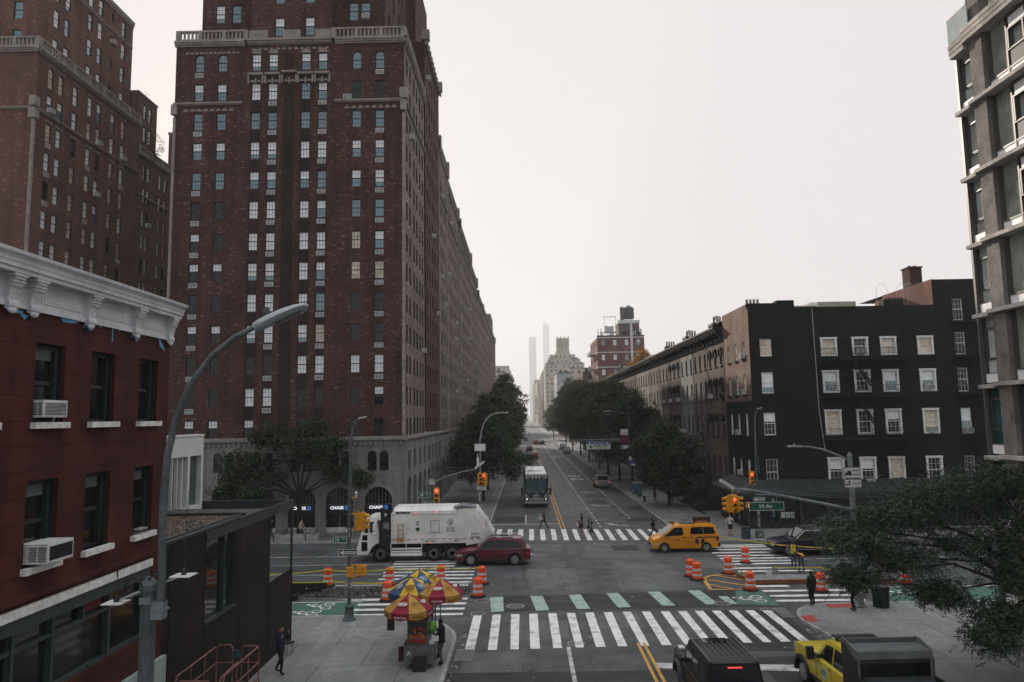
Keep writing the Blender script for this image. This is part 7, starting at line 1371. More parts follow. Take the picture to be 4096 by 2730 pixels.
for i, (x, y, h, lab) in enumerate(((13.3,84.6,1.6,'blue and grey street cabinet nearest the hydrant'),(13.2,87.4,1.4,'blue street cabinet behind the other one'))):
    t = thing('street_cabinet', lab, 'cabinet', (x,y,.15), 'street cabinets on the right pavement'); b = MB(); b.box(-.26,.26,-.25,.25,0,h-.08); b.build('casing', POLEP, t); b = MB(); b.box(-.22,.22,-.262,-.25,h*.45,h-.15); b.build('poster', mat('blue_poster', (.06,.14,.24), .5, .35, 5), t); b = MB(); b.box(-.3,.3,-.29,.29,h-.08,h); b.build('lid', POLEW, t)
t = thing('street_sign_board', 'dark square sign board on a post in the shadow of the locust tree', 'sign', (15.55,22.6,.15)); b = MB(); b.tube([(0,0,0),(0,0,2.35)], .045, 8); b.build('post', SBLK, t); b = MB(); b.box(-.58,.58,-.04,.0,2.3,3.02); b.build('board', mat('dark_board', (.016,.02,.02), .6, .25, 3), t); b = MB(); b.box(-.6,.6,-.05,.02,2.22,2.3); b.build('pale_ledge', POLEW, t)
t = thing('metal_stool', 'thin black metal stool by the black steel wall', 'stool', (-9.6,30.0,.15)); b = MB(); b.lathe([(.19,.44),(.19,.47)], (0,0,0), 14); b.build('seat', SBLK, t)
for a in (.8,2.4,3.9,5.5): b = MB(); b.tube([(.13*math.cos(a),.13*math.sin(a),.44),(.18*math.cos(a),.18*math.sin(a),0)], .011, 5); b.build('leg', SBLK, t)
# ---------------------------------------------------------------- scissor lift at the bottom left
RUST = mat('worn_orange_rail', (0.22,0.105,0.085), .6, .4, 5, fine=.35, fs=30); t = thing('scissor_lift', 'rusty orange scissor lift platform with guard rails by the steel wall', 'lift', (-9.0,21.9,.15), world=True); x0, x1, y0, y1 = -9.75, -8.42, 20.6, 23.3; zt, zf = 2.5, 1.42
b = MB(); b.box(x0,x1,y0,y1,zf-.1,zf); b.build('platform', mat('scuffed_deck', (.17,.14,.12), .8, .35, 3), t); b = MB(); b.box(x0+.1,x1-.1,y0+.1,y1-.1,.4,.75); b.build('chassis', RUST, t)
for k in range(3): b = MB(); z = .78+.2*k; [b.slab([(x,y0+.2,z),(x,y0+.32,z),(x,y1-.2,z+.16),(x,y1-.32,z+.16)], (1,0,0), .05) for x in (x0+.15,x1-.2)]; b.build('scissor_arm', RUST, t)
for x in (x0+.1,x1-.1):
    for y in (y0+.35,y1-.35): b = MB(); b.lathe([(.19,-.06),(.2,-.04),(.2,.04),(.19,.06)], (x,y,.35), 14, 0, 'x'); b.build('wheel', RUBR, t)
def rail(pts, r=.024): b = MB(); b.tube(pts, r, 7); return b.build('guard_rail', RUST, t, smooth=50)
for x in (x0, x1): rail([(x,y0,zf),(x,y0,zt-.12),(x,y0+.1,zt),(x,y1-.08,zt),(x,y1,zt-.08),(x,y1,zf)]); rail([(x,y0,zt-.5),(x,y1,zt-.5)], .02); [rail([(x,y0+(y1-y0)*u,zf),(x,y0+(y1-y0)*u,zt)], .018) for u in (.35,.68)]
rail([(x1-.12,y0+.05,zf),(x1-.12,y0+.05,zt-.16),(x1-.12,y0+.15,zt-.06),(x1-.12,y0+1.3,zt-.04)]); rail([(x1-.55,y1,zf),(x1-.55,y1,zt-.1),(x1-.45,y1,zt),(x1-.08,y1,zt),(x1,y1,zt-.08)], .022); rail([(x0,y1,zt-.05),(x0+.1,y1,zt+.04),(x0+.42,y1,zt+.04),(x0+.5,y1,zt-.05),(x0+.5,y1,zf)], .026); rail([(x0,y1,zt-.5),(x0+.5,y1,zt-.5)], .018); rail([(x1-.55,y1,zt-.5),(x1,y1,zt-.5)], .018)
b = MB(); b.box(x0+.06,x0+.98,y0-.02,y0+.01,zf+.02,zt-.16); b.build('gate_panel', mat('rusty_panel', (.085,.04,.03), .7, .5, 2.5, fine=.3), t); rail([(x0+.04,y0,zf),(x0+.04,y0,zt-.2),(x0+.14,y0,zt-.1),(x0+.9,y0,zt-.12),(x0+1.0,y0,zt-.22),(x0+1.0,y0,zf)], .022); rail([(x0+.4+.16*math.cos(a),y0-.05,zt-.5+.16*math.sin(a)) for a in np.linspace(0,2*PI,14)], .008); b = MB(); b.box(x0+.52,x0+.7,y1-.03,y1+.04,zt-.35,zt-.12); b.build('control_box', mat('blue_box', (.03,.06,.07), .5, .1), t)
b = MB(); b.box(x1,x1+.03,y0,y1,zf-.12,zf+.16); k = b.build('toe_board', RUST, t); b = MB(); put_text(b, 'TOOL RENTAL', .15, (x1+.036,y1-.75,zf+.02), (0,1,0), (0,0,1), bold=.03, fit=1.3); b.build('lettering', SWHT, k)
# ---------------------------------------------------------------- hot dog cart and its umbrellas
SSTL = mat('brushed_steel', (0.16,0.165,0.165), .38, .2, 4, metal=.6); REDP = mat('menu_red', (0.30,0.03,0.02), .5, .35, 7); FOODP = mat('menu_photo', (0.40,0.12,0.05), .5, .6, 9, fine=.4, fs=30)
t = thing('food_cart', 'steel hot dog cart with red menu panels and a glass case on the left corner', 'food cart', (-4.1,28.9,.15), world=True); X0, X1, Y0, Y1 = -4.66, -3.5, 28.05, 30.1
b = MB(); b.box(X0,X1,Y0,Y1,.38,.98); b.box(X0-.02,X1+.02,Y0-.03,Y1,.98,1.02); b.box(X0,X1,Y0-.02,Y0,.34,.38); b.build('lower_body', SSTL, t); b = MB(); b.box(X0+.12,X1-.2,Y0+.15,Y1-.3,1.02,1.32); b.build('counter', SSTL, t)
b = MB(); [b.box(X0+.15+.02*i,X1-.3-.02*i,Y0+.14,Y0+.15,1.05+.18*i,1.2+.18*i, i % 2) for i in range(2)]; b.build('menu_panel', [REDP, FOODP], t); b = MB(); b.box(X0+.12,X0+.16,Y0+.15,Y0+.2,1.32,2.1); b.box(X1-.28,X1-.24,Y0+.15,Y0+.2,1.32,2.1); b.box(X0+.12,X0+.16,Y1-.4,Y1-.35,1.32,2.1); b.box(X1-.28,X1-.24,Y1-.4,Y1-.35,1.32,2.1); b.box(X0+.1,X1-.22,Y0+.13,Y1-.33,2.05,2.12); b.box(X0+.1,X1-.22,Y0+.13,Y0+.17,1.82,1.85); b.build('case_frame', SSTL, t)
b = MB(); b.box(X0+.16,X1-.28,Y0+.16,Y1-.4,1.36,1.8); b.build('glass_case', mat('case_glass', (.035,.035,.035), .08, .5, 6), t); b = MB(); b.box(X0+.13,X1-.25,Y0+.12,Y0+.14,1.85,2.05); b.build('header_panel', mat('dim_header', (.10,.028,.024), .4, .4, 6), t); rg = random.Random(3); b = MB()
for i in range(14): b.ball((X0+.25+rg.random()*.55, Y0+.14, 1.42+rg.random()*.22), (.05,.01,.05), i % 2, 6, 4)
b.build('food_pictures', [FOODP, REDP], t); b = MB(); b.box(X0+.08,X0+.28,Y0-.006,Y0,.62,.86); k = b.build('grade_card', mat('grade_card', (.16,.17,.175), .5, .1), t); b = MB(); put_text(b, 'A', .2, (X0+.2,Y0-.012,.73), (1,0,0), (0,0,1), bold=.03); b.build('lettering', SWHT, k)
for x in (X0+.02, X1-.02): b = MB(); b.lathe([(.26,-.05),(.28,-.04),(.28,.04),(.26,.05)], (x,29.4,.43), 16, 0, 'x'); b.build('wheel', RUBR, t)
b = MB(); b.box(-4.28,-3.78,27.75,28.02,.16,.62); b.build('black_crate', SBLK, t); b = MB(); b.slab([(X0-.01,28.2,.4),(X0-.2,28.1,.4),(X0-.2,28.1,.95),(X0-.01,28.2,.95)], (0,1,0), .02); b.box(X0-.02,X0,28.3,30,.4,.9); b.build('side_flap', mat('dark_red_flap', (.07,.022,.022), .6, .3), t); b = MB(); b.tube([(X1-.12,29.4,1.0),(X1-.12,29.4,2.5)], .03, 6); b.tube([(X1-.25,28.6,1.3),(X1-.05,29.0,2.4)], .025, 6); b.tube([(X0+.1,28.3,2.05),(X1+.1,28.3,1.95)], .015, 5); b.build('stanchions', SSTL, t); b = MB(); b.box(X1-.22,X1-.02,28.2,29.6,1.02,1.16); b.box(X1-.1,X1+.14,28.25,28.6,1.1,1.3); b.build('napkins_and_boxes', SWHT, t)
tag(MB().ball((-3.62,28.45,1.56),(.17,.15,.24),0,10,7).build('plastic_bag', mat('green_plastic', (.11,.30,.03), .35, .2, 6)), 'bright green plastic bag hanging on the cart side', 'bag')
s = thing('menu_board', 'dark red hanging menu board left of the cart', 'menu board', (-5.24,28.6,1.4), world=True); b = MB(); b.box(-5.38,-5.1,28.58,28.62,1.42,2.12); b.build('board', mat('dark_menu', (.045,.02,.018), .5, .4, 5), s); b = MB(); b.tube([(-5.24,28.6,2.1),(-4.6,28.5,2.12)], .012, 5); b.build('hanger', SSTL, s)
UR = mat('umbrella_red', (.22,.016,.035), .65, .16, 4); UY = mat('umbrella_yellow', (.55,.34,.02), .65, .14, 4); UG = mat('umbrella_gold', (.38,.22,.045), .65, .16, 4); UB = mat('umbrella_blue', (.035,.065,.13), .65, .15, 4)
def umbrella(label, x, y, za, r, drop, ca, cb_, words, val, rot=0.0, tilt=(0,0)):
    t = thing('cart_umbrella', label, 'umbrella', (x,y,1.0), 'umbrellas over the hot dog cart', world=True); n = 8; b = MB(); zr = za-drop; cx_, cy_ = tilt
    top = Vector((x,y,za)); R = [Vector((x+cx_+r*math.cos(rot+2*PI*i/n), y+cy_+r*math.sin(rot+2*PI*i/n), zr)) for i in range(n)]
    for i in range(n):
        p, q = R[i], R[(i+1)%n]; mi = i % 2; k = 5; rows = []
        for j in range(k+1):
            u = j/k; dz = .10*drop*math.sin(PI*u); rows.append([top.lerp(p,u)+Vector((0,0,dz)), top.lerp((p+q)/2,u)+Vector((0,0,dz-.03*u)), top.lerp(q,u)+Vector((0,0,dz))])
        for j in range(k):
            for e in range(2): b.quad(rows[j][e], rows[j+1][e], rows[j+1][e+1], rows[j][e+1], mi)
        m_ = (p+q)/2; dn = Vector((0,0,-val)); b.quad(p, p+dn*.85, m_+dn+Vector((0,0,-.03)), m_+Vector((0,0,-.03)), mi); b.quad(m_+Vector((0,0,-.03)), m_+dn+Vector((0,0,-.03)), q+dn*.85, q, mi)
    b.ball((x,y,za+.02), .035, 1, 8, 5); cn = b.build('canopy', [ca, cb_], t); b = MB(); b.tube([(x,y,1.0),(x,y,za)], .022, 6); b.build('pole', SSTL, t); b = MB(); [b.tube([tuple(top-Vector((0,0,.05))), tuple(q)], .008, 4) for q in R]; b.build('ribs', SSTL, t)
    tm = [MB(), MB(), MB()]
    for i in range(n):
        p, q = R[i], R[(i+1)%n]; m_ = (p+q)/2; U = (q-p).normalized(); out = Vector((m_.x-x-cx_, m_.y-y-cy_, 0)).normalized()
        if out.y > .55: continue
        Vv = (top-m_).normalized(); Nn = U.cross(Vv); Nn = Nn if Nn.z > 0 else -Nn; U = Vv.cross(Nn); c_ = top.lerp(m_,.64)+Nn*(.045+.1*drop*.9); txt, vt, ti, style = words[i % 2]
        if style == 'oval': k = 18; e = [c_+U*(.21*math.cos(a))*r+Vv*(.095*math.sin(a))*r for a in np.linspace(0,2*PI,k+1)[:-1]]; e2 = [c_+U*(.185*math.cos(a))*r+Vv*(.075*math.sin(a))*r for a in np.linspace(0,2*PI,k+1)[:-1]]; [tm[ti].quad(e[a], e[(a+1)%k], e2[(a+1)%k], e2[a]) for a in range(k)]
        if style == 'ring': k = 16; [tm[ti].quad(*[c_+U*(s_*math.cos(a_))*r+Vv*(s_*math.sin(a_))*r for s_, a_ in ((.16,2*PI*a/k),(.16,2*PI*(a+1)/k),(.145,2*PI*(a+1)/k),(.145,2*PI*a/k))]) for a in range(k)]; [tm[ti].quad(*[c_+U*(u_*r)+Vv*(v_*r) for u_, v_ in ((-.09,z_),(.09,z_),(.07,z_+.025),(-.07,z_+.025))]) for z_ in (-.06,0,.055)]
        if txt: put_text(tm[ti], txt, .13*r, c_+Nn*.003, U, Vv, bold=.04, fit=.30*r)
        if style == 'dog': put_text(tm[2], 'SABRETT', .14*r, c_+Vv*.07*r, U, Vv, bold=.05, fit=.46*r); [tm[1].quad(*[c_-Vv*.1*r+U*(u_*r)+Vv*(v_*r)+Nn*.002 for u_, v_ in ((-.17,z_),(.17,z_+.04),(.17,z_+.085),(-.17,z_+.045))]) for z_ in (-.06,.0)]
        if vt: put_text(tm[ti], vt, .12*r, m_+out*.012+Vector((0,0,-val*.62)), U, (0,0,1), bold=.03, fit=.5*r)
    for g_, mm in zip(tm, (SWHT, mat('dark_red_print', (.16,.03,.02), .7, .2), mat('navy_print', (.012,.02,.04), .7, .1))):
        if g_.v: g_.build('printed_lettering', mm, cn)
    return t
NK = [('NIKAS','Coca-Cola',0,'oval'),('','All Beef Sausages',1,'ring')]; SB = [('','SABRETT',2,'dog'),('','',0,'ring')]
umbrella('red and gold sausage umbrella lowest at the front left of the cart', -4.5, 28.3, 2.86, .93, .52, UR, UG, NK, .26, rot=-PI/2-.62); umbrella('red and gold sausage umbrella on the right of the cart', -3.45, 29.7, 3.08, .88, .50, UR, UG, NK, .28, rot=-PI/2-.5, tilt=(0.05,0)); umbrella('blue and yellow hot dog umbrella behind the front one', -4.72, 30.4, 3.0, .98, .50, UY, UB, SB, .24, rot=-PI/2-.35); umbrella('yellow umbrella topmost and farthest back over the cart', -4.58, 31.7, 3.05, 1.05, .5, UY, UB, SB, .24, rot=-PI/2-.8)
# ================================================================== vehicles  (local axes: x forward, y left, z up)
TYRE = mat('tyre_rubber', (0.017,0.017,0.018), .85, .2, 6); RIM = mat('alloy_rim', (0.42,0.43,0.43), .35, .12, 5, metal=.7); RIMD = mat('dark_steel_rim', (0.10,0.10,0.10), .5, .2, 5, metal=.3); TRIMB = mat('black_trim', (0.013,0.013,0.014), .5, .1)
CGLASS = mat('car_glass', (0.007,0.009,0.011), .04, .15, 1, ior=1.45); CHROME = mat('chrome', (0.55,0.55,0.55), .18, .05, 3, metal=.9); HLAMP = mat('headlamp', (0.45,0.46,0.47), .15, .2, 8, ior=1.6); TLAMP = mat('tail_lamp', (0.28,0.012,0.012), .25, .1, 6); TLIT = mat('lit_tail_lamp', (.7,.03,.02), .3, 0, emit=((1,.05,.04), 2.5)); HLIT = mat('lit_headlamp', (.9,.9,.85), .3, 0, emit=((1,.97,.9), 2.5)); PLATE = mat('number_plate', (0.42,0.40,0.30), .5, .15, 9)
def car_paint(name, c): return mat(name, c, .35, .06, 1.2, coat=.3, ior=1.45, spec=.35)
def profile_solid(poly, hw, bev=.05, bidx=(), seg=2):
    bm_ = bmesh.new(); n = len(poly); Lv = [bm_.verts.new((x, hw(x,z), z)) for x,z in poly]; Rv = [bm_.verts.new((x, -hw(x,z), z)) for x,z in poly]
    bm_.faces.new(Lv); bm_.faces.new(Rv[::-1])
    for i in range(n): bm_.faces.new([Lv[(i+1)%n], Lv[i], Rv[i], Rv[(i+1)%n]])
    bm_.normal_update(); es = []
    for i in bidx:
        j = (i+1) % n
        for V in (Lv, Rv):
            e = bm_.edges.get((V[i], V[j]))
            if e: es.append(e)
    if es and bev > 0: bmesh.ops.bevel(bm_, geom=es, offset=bev, segments=seg, affect='EDGES', profile=.6, clamp_overlap=True)
    bmesh.ops.triangulate(bm_, faces=[f for f in bm_.faces if len(f.verts) > 6]); bmesh.ops.recalc_face_normals(bm_, faces=bm_.faces)
    bm_.verts.index_update(); o = ([tuple(v.co) for v in bm_.verts], [tuple(v.index for v in f.verts) for f in bm_.faces]); bm_.free(); return o
def wheel(par, x, y, R, wd, rim, spokes=5, off=0.0):
    s = 1 if y > 0 else -1; b = MB(); b.lathe([(R*.62,-wd/2),(R*.93,-wd/2),(R,-wd*.36),(R,wd*.36),(R*.93,wd/2),(R*.62,wd/2)], (x,y,R), 24, 0, 'y'); w_ = b.build('wheel', TYRE, par, smooth=40); b = MB(); Y = y+s*(wd*.5+.012-off)
    b.lathe([(R*.64,-.012),(R*.64,.012),(R*.55,.014),(R*.53,-.03)], (x,Y,R), 24, 0, 'y'); b.lathe([(R*.14,-.02),(R*.14,.03),(.01,.035)], (x,Y,R), 12, 0, 'y') if s > 0 else b.lathe([(.01,-.035),(R*.14,-.03),(R*.14,.02)], (x,Y,R), 12, 0, 'y')
    for i in range(spokes):
        a = 2*PI*i/spokes+.3
        for d in (-.13, .13):
            c, n_ = math.cos(a+d), math.sin(a+d); c2, n2 = math.cos(a+d*.9), math.sin(a+d*.9); t_ = R*.045
            b.slab([(x+R*.12*c-t_*n_, Y-.01, R+R*.12*n_+t_*c),(x+R*.58*c2-t_*n2, Y-.01, R+R*.58*n2+t_*c2),(x+R*.58*c2+t_*n2, Y-.01, R+R*.58*n2-t_*c2),(x+R*.12*c+t_*n_, Y-.01, R+R*.12*n_-t_*c)], (0,1,0), .022)
    r_ = b.build('rim', rim, w_); b = MB(); b.lathe([(R*.54,-.015),(R*.54,.0),(.01,.0)], (x,Y-s*.008,R), 20, 0, 'y'); b.build('brake_disc', TRIMB, r_); return w_
def car(name, label, cat, loc, rz, L, W, H, xf, xr, R, top, gh, paint, rimm, group=None, zb=.30, clad=True, roofw=.74, wins=(), ws=True, spokes=5, taper=.13, lights=True, lit=False, bev=.06, beltw=.95, mats_=None):
    """top: (x,z) from tail to nose along the upper edge of the lower body; gh: greenhouse polygon rear base, rear top, front top, cowl; wins: side windows as (x,z) polygons"""
    t = thing(name, label, cat, loc, group, rz); Ra = R*1.17
    hw = lambda x, z: W/2*(1-taper*max(0,(abs(x)-.33*L)/(.17*L))**2)*(1-.05*max(0,(.55-z)/.3))
    ar = lambda xc: [(xc+Ra*math.cos(a), R+Ra*math.sin(a)) for a in np.linspace(PI-.28, .28, 9)]
    low = [(top[0][0]+.02, zb+.04)] + [(xr-Ra, zb)] + ar(xr) + [(xr+Ra, zb), (xf-Ra, zb)] + ar(xf) + [(xf+Ra, zb), (top[-1][0]-.03, zb+.03)]
    poly = low + list(reversed(top)); n = len(low); bi = list(range(n-1, len(poly))); v, f = profile_solid(poly, hw, bev, bi, 3); b = MB(); b.add(v, f)
    zbelt = gh[0][1]; zr = max(p[1] for p in gh); hb = W/2*beltw; hr = W/2*roofw
    gw = lambda x, z: hb+(hr-hb)*max(0,min(1,(z-zbelt)/(zr-zbelt)))
    gp = [(gh[0][0],zbelt-.06)] + list(gh) + [(gh[-1][0],gh[-1][1]-.06)]; m_ = len(gp); v, f = profile_solid(gp, gw, .07, range(1,m_-2), 3); b.add(v, f); body = b.build('body', paint, t, smooth=38)
    for s in (1, -1):
        for k, wp in enumerate(wins):
            q = [(x, s*(gw(x,z)+.004), z) for x, z in wp]; q = q if s < 0 else q[::-1]; g = MB(); g.slab(q, (0,s,0), .006); g.build('side_window', CGLASS, body)
    def pane(p, q, nm, in_=.09):
        (xa,za),(xb,zc) = p, q; dx, dz = xb-xa, zc-za; ln = math.hypot(dx,dz); nx_, nz_ = dz/ln, -dx/ln
        if nx_*(1 if xa > 0 else -1) < 0 and abs(nx_) > .2: nx_, nz_ = -nx_, -nz_
        if nz_ < 0: nx_, nz_ = -nx_, -nz_
        a = .10; pts = []
        for u, sgn in ((a,1),(a,-1),(1-a*.8,-1),(1-a*.8,1)): x, z = xa+dx*u, za+dz*u; pts.append((x+nx_*.008, sgn*(gw(x,z)-in_), z+nz_*.008))
        g = MB(); g.slab(pts, (nx_,0,nz_), .006); g.build(nm, CGLASS, body)
    if ws: pane(gh[-1], gh[-2], 'windscreen'); pane(gh[0], gh[1], 'rear_window')
    if clad:
        for s in (1, -1):
            g = MB(); y = s*(W/2-.005); g.box(xr+Ra*.98, xf-Ra*.98, min(y,y+s*.02), max(y,y+s*.02), zb-.01, zb+.13)
            for xc in (xr, xf):
                o = [(xc+Ra*1.10*math.cos(a), R+Ra*1.10*math.sin(a)) for a in np.linspace(-.15, PI+.15, 13)]; i_ = [(xc+Ra*.99*math.cos(a), R+Ra*.99*math.sin(a)) for a in np.linspace(-.15, PI+.15, 13)]
                for k in range(12): g.slab([(o[k][0],y-s*.02,o[k][1]),(o[k+1][0],y-s*.02,o[k+1][1]),(i_[k+1][0],y-s*.02,i_[k+1][1]),(i_[k][0],y-s*.02,i_[k][1])], (0,s,0), .035)
            g.build('wheel_arch_trim', TRIMB, body)
    for x in (xf, xr):
        for s in (1, -1): wheel(t, x, s*(W/2-.13), R, .24, rimm, spokes)
    g = MB(); g.box(xr-.3, xf+.3, -W/2+.3, W/2-.3, .2, .5); [g.box(x-Ra*.95, x+Ra*.95, -W/2+.3, W/2-.3, .25, R+Ra*.9) for x in (xf, xr)]; g.build('underbody', TRIMB, t)
    for s in (1, -1):
        g = MB(); xm = gh[-1][0]-.35; g.ball((xm, s*(W/2+.06), gh[-1][1]+.10), (.08,.10,.075), 0, 10, 6); g.box(xm-.03, xm+.03, s*(W/2)-.06, s*(W/2)+.06, gh[-1][1]+.03, gh[-1][1]+.07); g.build('door_mirror', mats_ or paint, t)
    if lights:
        xn, zn = top[-2]; xt = top[0][0]
        for s in (1, -1):
            h_ = W/2; g = MB(); xx = L/2-.10; y1 = s*(hw(xx,zn)-.0); g.slab([(xx-.42, s*(hw(xx-.42,zn)+.012), zn-.06),(xx-.02, s*(hw(xx,zn)-.02), zn-.14),(xx-.02, s*(hw(xx,zn)-.02), zn-.01),(xx-.40, s*(hw(xx-.4,zn)+.012), zn+.01)], (0,-s,0), .1); g.box(L/2-.16, L/2+.004, min(s*(h_*.52),s*(hw(L/2,zn)-.03)), max(s*(h_*.52),s*(hw(L/2,zn)-.03)), zn-.15, zn-.02); g.build('headlight', HLIT if lit == 'front' else HLAMP, t)
            g = MB(); zt_ = top[1][1] if len(top) > 1 else .9; y = s*hw(xt+.1,.9); g.box(xt-.008, xt+.22, min(y-s*.26,y+s*.008), max(y-s*.26,y+s*.008), zt_-.14, zt_+.06); g.build('tail_light', TLIT if lit == 'rear' else TLAMP, t)
    g = MB(); g.box(L/2-.03, L/2+.008, -W*.3, W*.3, zb+.12, zb+.34); g.build('grille', TRIMB, t); g = MB(); g.box(top[0][0]-.016, top[0][0]+.02, -.16, .16, .72, .86); g.build('number_plate', PLATE, t)
    return t, body, gw
def door_lines(par, W, xs, z0, z1, m=None):
    for s in (1, -1):
        for x in xs: g = MB(); g.box(x-.006, x+.006, W/2-.02, W/2+.003, z0, z1) if s > 0 else g.box(x-.006, x+.006, -W/2-.003, -W/2+.02, z0, z1); g.build('door_seam', TRIMB, par)
        for x in xs[:-1]: g = MB(); g.box(x+.05, x+.2, *(sorted((s*(W/2-.01), s*(W/2+.022)))), z1-.12, z1-.085); g.build('door_handle', TRIMB, par)
# dark red SUV
MAR = car_paint('maroon_paint', (0.10,0.010,0.022))
SUVT = [(-2.42,.46),(-2.46,.80),(-2.40,1.04),(-2.2,1.08),(.95,1.02),(1.6,.97),(2.18,.88),(2.44,.72),(2.48,.48)]
t, bd, gw = car('family_suv', 'dark red family SUV with roof rails stopped beside the garbage truck', 'car', (-2.12,48.5,.003), PI, 4.95, 1.93, 1.73, 1.42, -1.43, .37, SUVT, [(-2.22,1.05),(-1.85,1.66),(-.3,1.73),(.28,1.68),(1.15,1.03)], MAR, RIM,
   wins=[[(.92,1.09),(.86,1.15),(.32,1.56),(-.12,1.60),(-.16,1.09)],[(-.24,1.09),(-.22,1.60),(-.98,1.59),(-1.06,1.09)],[(-1.14,1.11),(-1.06,1.58),(-1.58,1.52),(-1.92,1.18)]], clad=True, spokes=7, roofw=.72)
b = MB()
for s in (1, -1): b.tube([(-1.7,s*.66,1.72),(-1.5,s*.66,1.78),(.0,s*.66,1.79),(.25,s*.66,1.72)], .02, 6); 
[b.box(x-.04, x+.04, -.70, .70, 1.80, 1.84) for x in (-1.1,-.1)]; b.build('roof_rails', CHROME, t); b = MB(); b.box(-.25,.2,-.5,.5,1.73,1.745); b.box(-1.3,-.45,-.5,.5,1.735,1.748); b.build('sunroof', CGLASS, t); door_lines(bd, 1.93, [.95,-.2,-1.2], .45, 1.02); b = MB(); b.box(-1.95,1.0,.93,.955,1.05,1.07); b.box(-1.95,1.0,-.955,-.93,1.05,1.07); b.build('chrome_strip', CHROME, bd)
b = MB(); b.tube([(-2.35,-.8,.62),(-2.62,-.7,.64),(-2.66,0,.66),(-2.62,.7,.64),(-2.35,.8,.62)], .04, 8); b.build('bumper_guard', CHROME, t)
# yellow taxi van
TXY = car_paint('taxi_yellow', (0.66,0.25,0.008)); TVT = [(-2.33,.5),(-2.37,.9),(-2.32,1.14),(-2.1,1.18),(.9,1.1),(1.72,1.03),(2.2,.88),(2.36,.62),(2.34,.42)]
t, bd, gw = car('taxi_van', 'yellow taxi van with a black roof advert board crossing at the right', 'taxi', (11.15,52.1,.003), PI, 4.73, 1.74, 1.85, 1.48, -1.42, .32, TVT, [(-2.3,1.15),(-2.12,1.78),(-1.6,1.86),(.35,1.85),(.72,1.78),(1.72,1.05)], TXY, RIM, clad=False, roofw=.84, beltw=.97,
   wins=[[(1.42,1.12),(.72,1.66),(.18,1.68),(.12,1.24),(.3,1.14)],[(-.34,1.22),(-.42,1.68),(-1.2,1.70),(-1.22,1.22)],[(-1.26,1.22),(-1.24,1.70),(-1.98,1.68),(-2.08,1.24)]], spokes=8, zb=.27, mats_=TRIMB)
door_lines(bd, 1.74, [1.05,.0,-.42,-1.35], .4, 1.12); b = MB()
for s in (1, -1): b.box(-2.3,-1.3,*sorted((s*.86,s*.876)),.98,1.03)
b.box(-2.42,-2.28,-.78,.78,.32,.58); b.build('black_mouldings', TRIMB, bd); b = MB()
for s in (1, -1):
    Y = s*.874; k = 20; pts = [(-.98+.33*math.cos(a), .74+.33*math.sin(a)) for a in np.linspace(-.5,PI+.5,k)]; b.slab([(x,Y,z) for x,z in (pts if s < 0 else pts[::-1])], (0,s,0), .003)
rd_ = b.build('round_emblem', TRIMB, bd); b = MB()
for s in (1, -1): Y0_, Y1_ = sorted((s*.879, s*.883)); b.box(-1.15,-.81,Y0_,Y1_,.86,.95); b.box(-1.04,-.92,Y0_,Y1_,.58,.86)
b.build('letter_t', TXY, rd_); b = MB()
for s in (1, -1): put_text(b, 'NYC', .17, (.55,s*.875,.82), (-s,0,0), (0,0,1), bold=.05, fit=.32); put_text(b, '5L27', .07, (-1.55,s*.875,1.1), (-s,0,0), (0,0,1), bold=.02, fit=.16)
b.build('taxi_lettering', TRIMB, bd); b = MB(); b.lathe([(.16,1.85),(.19,1.88),(.19,1.94),(.15,1.97),(.01,1.97)], (.72,-.1,0), 16); b.build('roof_light', TRIMB, t); b = MB(); b.box(-.75,.25,-.5,.5,1.86,1.872); b.build('roof_panel', TRIMB, t); ad = mat('advert_print', (.06,.022,.016), .4, .9, 2.2, fine=.5, fs=6); b = MB(); b.box(-1.95,-.75,-.1,.1,1.93,2.28); b.box(-1.85,-1.8,-.04,.04,1.85,1.93); b.box(-.9,-.85,-.04,.04,1.85,1.93); k = b.build('advert_board', ad, t); b = MB(); put_text(b, 'THE BIG WIN', .06, (-1.35,.104,1.99), (-1,0,0), (0,0,1), fit=.7); b.build('lettering', SWHT, k)
# black estate SUV at the right
NVY = car_paint('black_blue_paint', (0.008,0.009,0.017)); t, bd, gw = car('luxury_suv', 'black blue SUV with a bright windscreen behind the locust branches', 'car', (19.15,50.4,.003), PI, 5.05, 1.97, 1.74, 1.5, -1.5, .39, [(-2.48,.48),(-2.52,.85),(-2.42,1.05),(-2.2,1.09),(1.0,1.03),(1.7,1.0),(2.3,.92),(2.5,.78),(2.52,.45)], [(-2.3,1.05),(-1.75,1.62),(-.6,1.72),(.3,1.70),(1.25,1.04)], NVY, RIM, 
   wins=[[(1.0,1.10),(.35,1.57),(-.1,1.60),(-.16,1.10)],[(-.22,1.10),(-.2,1.60),(-.98,1.58),(-1.06,1.10)],[(-1.14,1.11),(-1.06,1.57),(-1.5,1.5),(-1.85,1.2)]], spokes=5, clad=False)
b = MB()
for s in (1, -1): b.tube([(1.02,s*.94,1.09),(.36,s*.76,1.60),(-.9,s*.75,1.64),(-1.5,s*.78,1.53),(-1.92,s*.93,1.15)], .014, 5); b.box(-1.2,1.2,*sorted((s*.975,s*.995)),.40,.46); b.tube([(-1.6,s*.66,1.66),(-1.3,s*.66,1.75),(-.1,s*.66,1.77),(.1,s*.66,1.72)], .018, 5)
b.tube([(2.525,-.5,.42),(2.535,-.55,.66),(2.53,-.5,.88),(2.53,.5,.88),(2.535,.55,.66),(2.525,.5,.42)], .018, 5); b.build('chrome_strip', CHROME, bd); door_lines(bd, 1.97, [1.0,-.2,-1.2], .5, 1.05)
